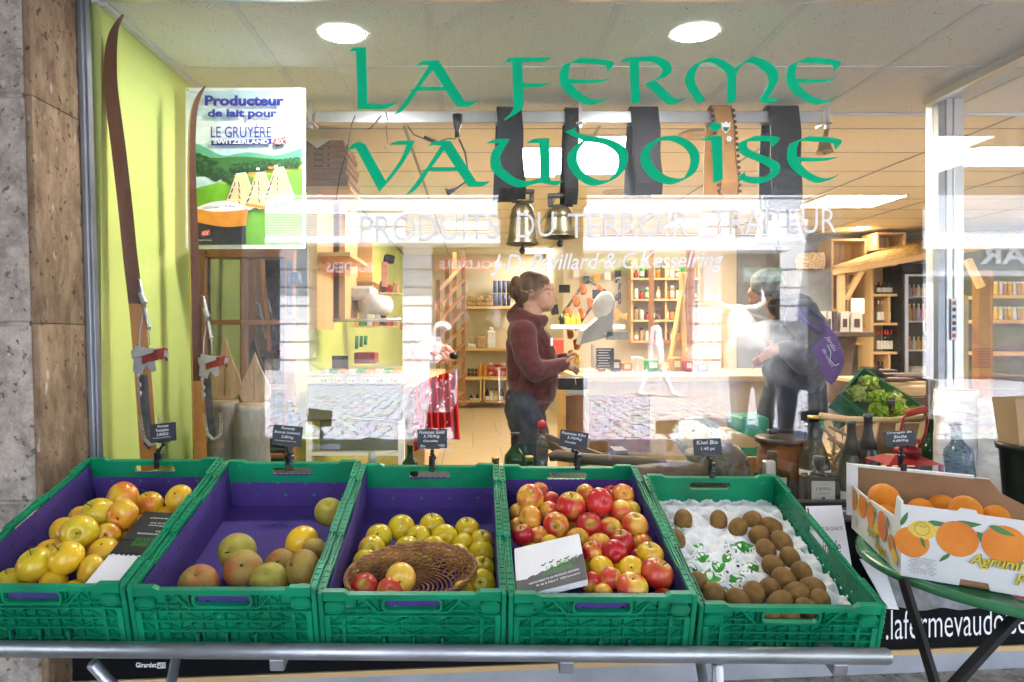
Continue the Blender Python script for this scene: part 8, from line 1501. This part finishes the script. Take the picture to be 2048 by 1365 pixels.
for k, (px, py, d, Y, lb) in enumerate(((1768, 986, 60, 1.93, 'big orange in the left back corner of the box'), (1772, 1022, 46, 1.88, 'orange partly hidden below the biggest one'), (1842, 1012, 52, 1.90, 'low orange just behind the front flap notch'), (1884, 1005, 54, 1.93, 'orange in the middle of the box against the cardboard'), (1931, 1012, 62, 1.80, 'large orange behind the middle of the front panel'), (1992, 1026, 52, 1.78, 'orange at the right, nearly hidden by the front panel'), (1815, 1040, 50, 1.86, 'orange deep in the box behind the front left corner'), (1900, 1040, 54, 1.90, 'orange of the lower layer in the middle of the box'), (1965, 1040, 54, 1.86, 'orange of the lower layer at the right of the box'))):
    c = P(px, py + 10, Y); r = S(d, Y) / 2 * .96; M_ = Mx.Translation(c) @ Euler((R(40 * (k % 3)), R(30 + 50 * k), k)).to_matrix().to_4x4() @ Mx.Diagonal((r, r, r, 1)); o = bpy.data.objects.new('orange', OME); COL.objects.link(o); o.matrix_basis = M_; tag(o, lb, 'orange', 'oranges in the printed box')
pricetag(1769, 862, 1831, 892, 4, [('Oranges de', .1, .22, .8, .19), ('Sicile', .3, .48, .42, .19), ('4.80/Kg', .24, .76, .52, .19)], 1803, 930, 'slate tag reading Oranges de Sicile above the orange box', 1.99)
# bucket with a kraft bag
bu = thing('bucket', (1.575, 1.93, ZT), 'black bucket at the right edge behind the orange box', 'bucket'); zc_ = P(0, 905, 1.8).z
m = MB(); m.lathe([(0, .0), (.088, 0), (.090, .01), (.106, zc_ - ZT - .02), (.114, zc_ - ZT - .018), (.116, zc_ - ZT), (.110, zc_ - ZT + .002), (.100, zc_ - ZT - .015), (.085, .02), (0, .02)], 40, (1.575, 1.93, ZT)); m.build('bucket_body', MT['black_plastic'], bu)
bgk = thing('kraft_bag', (1.58, 1.93, ZT + .03), 'brown kraft paper bag standing in the black bucket', 'paper bag'); m = MB()
x0 = P(2008, 0, 1.93).x; zt_ = P(0, 796, 1.93).z; m.box((x0 + .03, 1.87, ZT + .03), (x0 + .22, 1.97, ZT + .031))
m.add([(x0, 1.89, zt_), (x0 + .20, 1.87, zt_ + .01), (x0 + .20, 1.99, zt_ + .005), (x0 + .01, 1.99, zt_ - .004), (x0 + .045, 1.905, ZT + .06), (x0 + .15, 1.895, ZT + .06), (x0 + .15, 1.965, ZT + .06), (x0 + .045, 1.965, ZT + .06)], [(4, 5, 1, 0), (5, 6, 2, 1), (6, 7, 3, 2), (7, 4, 0, 3)]); m.build('bag', MT['kraft'], bgk)
# placards behind the crate
pl = thing('placard', P(1650, 1180, 1.98), 'white placard with red and grey lettering leaning beside the kiwi crate', 'placard'); Yp = 2.0
tl, tr, bl = P(1612, 1013, Yp + .05), P(1683, 1011, Yp + .05), P(1640, 1200, Yp - .05)
m = MB(); m.M = quadM(tl, tr, bl); m.box((0, 0, 0), (1, .004, 1)); m.build('card', MT['letter_white'], pl)
m = MB(); m.M = quadM(tl, tr, bl); text_on(m, 'PRODUITS DE QUALITÉ', -.02 + .02, .72, .92, .055, -.0012); m.build('grey_lettering', MT['print_grey'], pl)
m = MB(); m.M = quadM(tl, tr, bl); text_on(m, 'animale', .04, .48, .74, .14, -.0012, shear=.35); m.box((.02, -.0012, .86), (.06, -.0006, .98)); m.build('red_lettering', mat('print_wine', (.30, .01, .03), .5), pl)
p2 = thing('poster', P(1790, 1200, 1.98), 'white edged poster of a grey cow under the bistro table', 'poster')
tl, tr, bl = P(1738, 1120, 2.04), P(1960, 1140, 2.08), P(1775, 1218, 2.02)
m = MB(); q = [(0, 0), (.10, 0), (.13, 1), (-.08, 1)]; m.M = quadM(tl, tr, bl); m.prism([q], 0, .003); m.build('card', MT['letter_white'], p2)
m = MB(); m.M = quadM(tl, tr, bl); m.prism([smooth_loop([(.10, .06), (.3, .02, 1), (.5, .12, 1), (.65, .10, 1), (.8, .16, 1), (1.0, .25), (.98, 1), (.12, 1)], 4)], -.002, .001); m.build('cow_photo', mat('photo_grey', (.20, .20, .21), .7, col2=(.36, .36, .37), sc=25), p2)
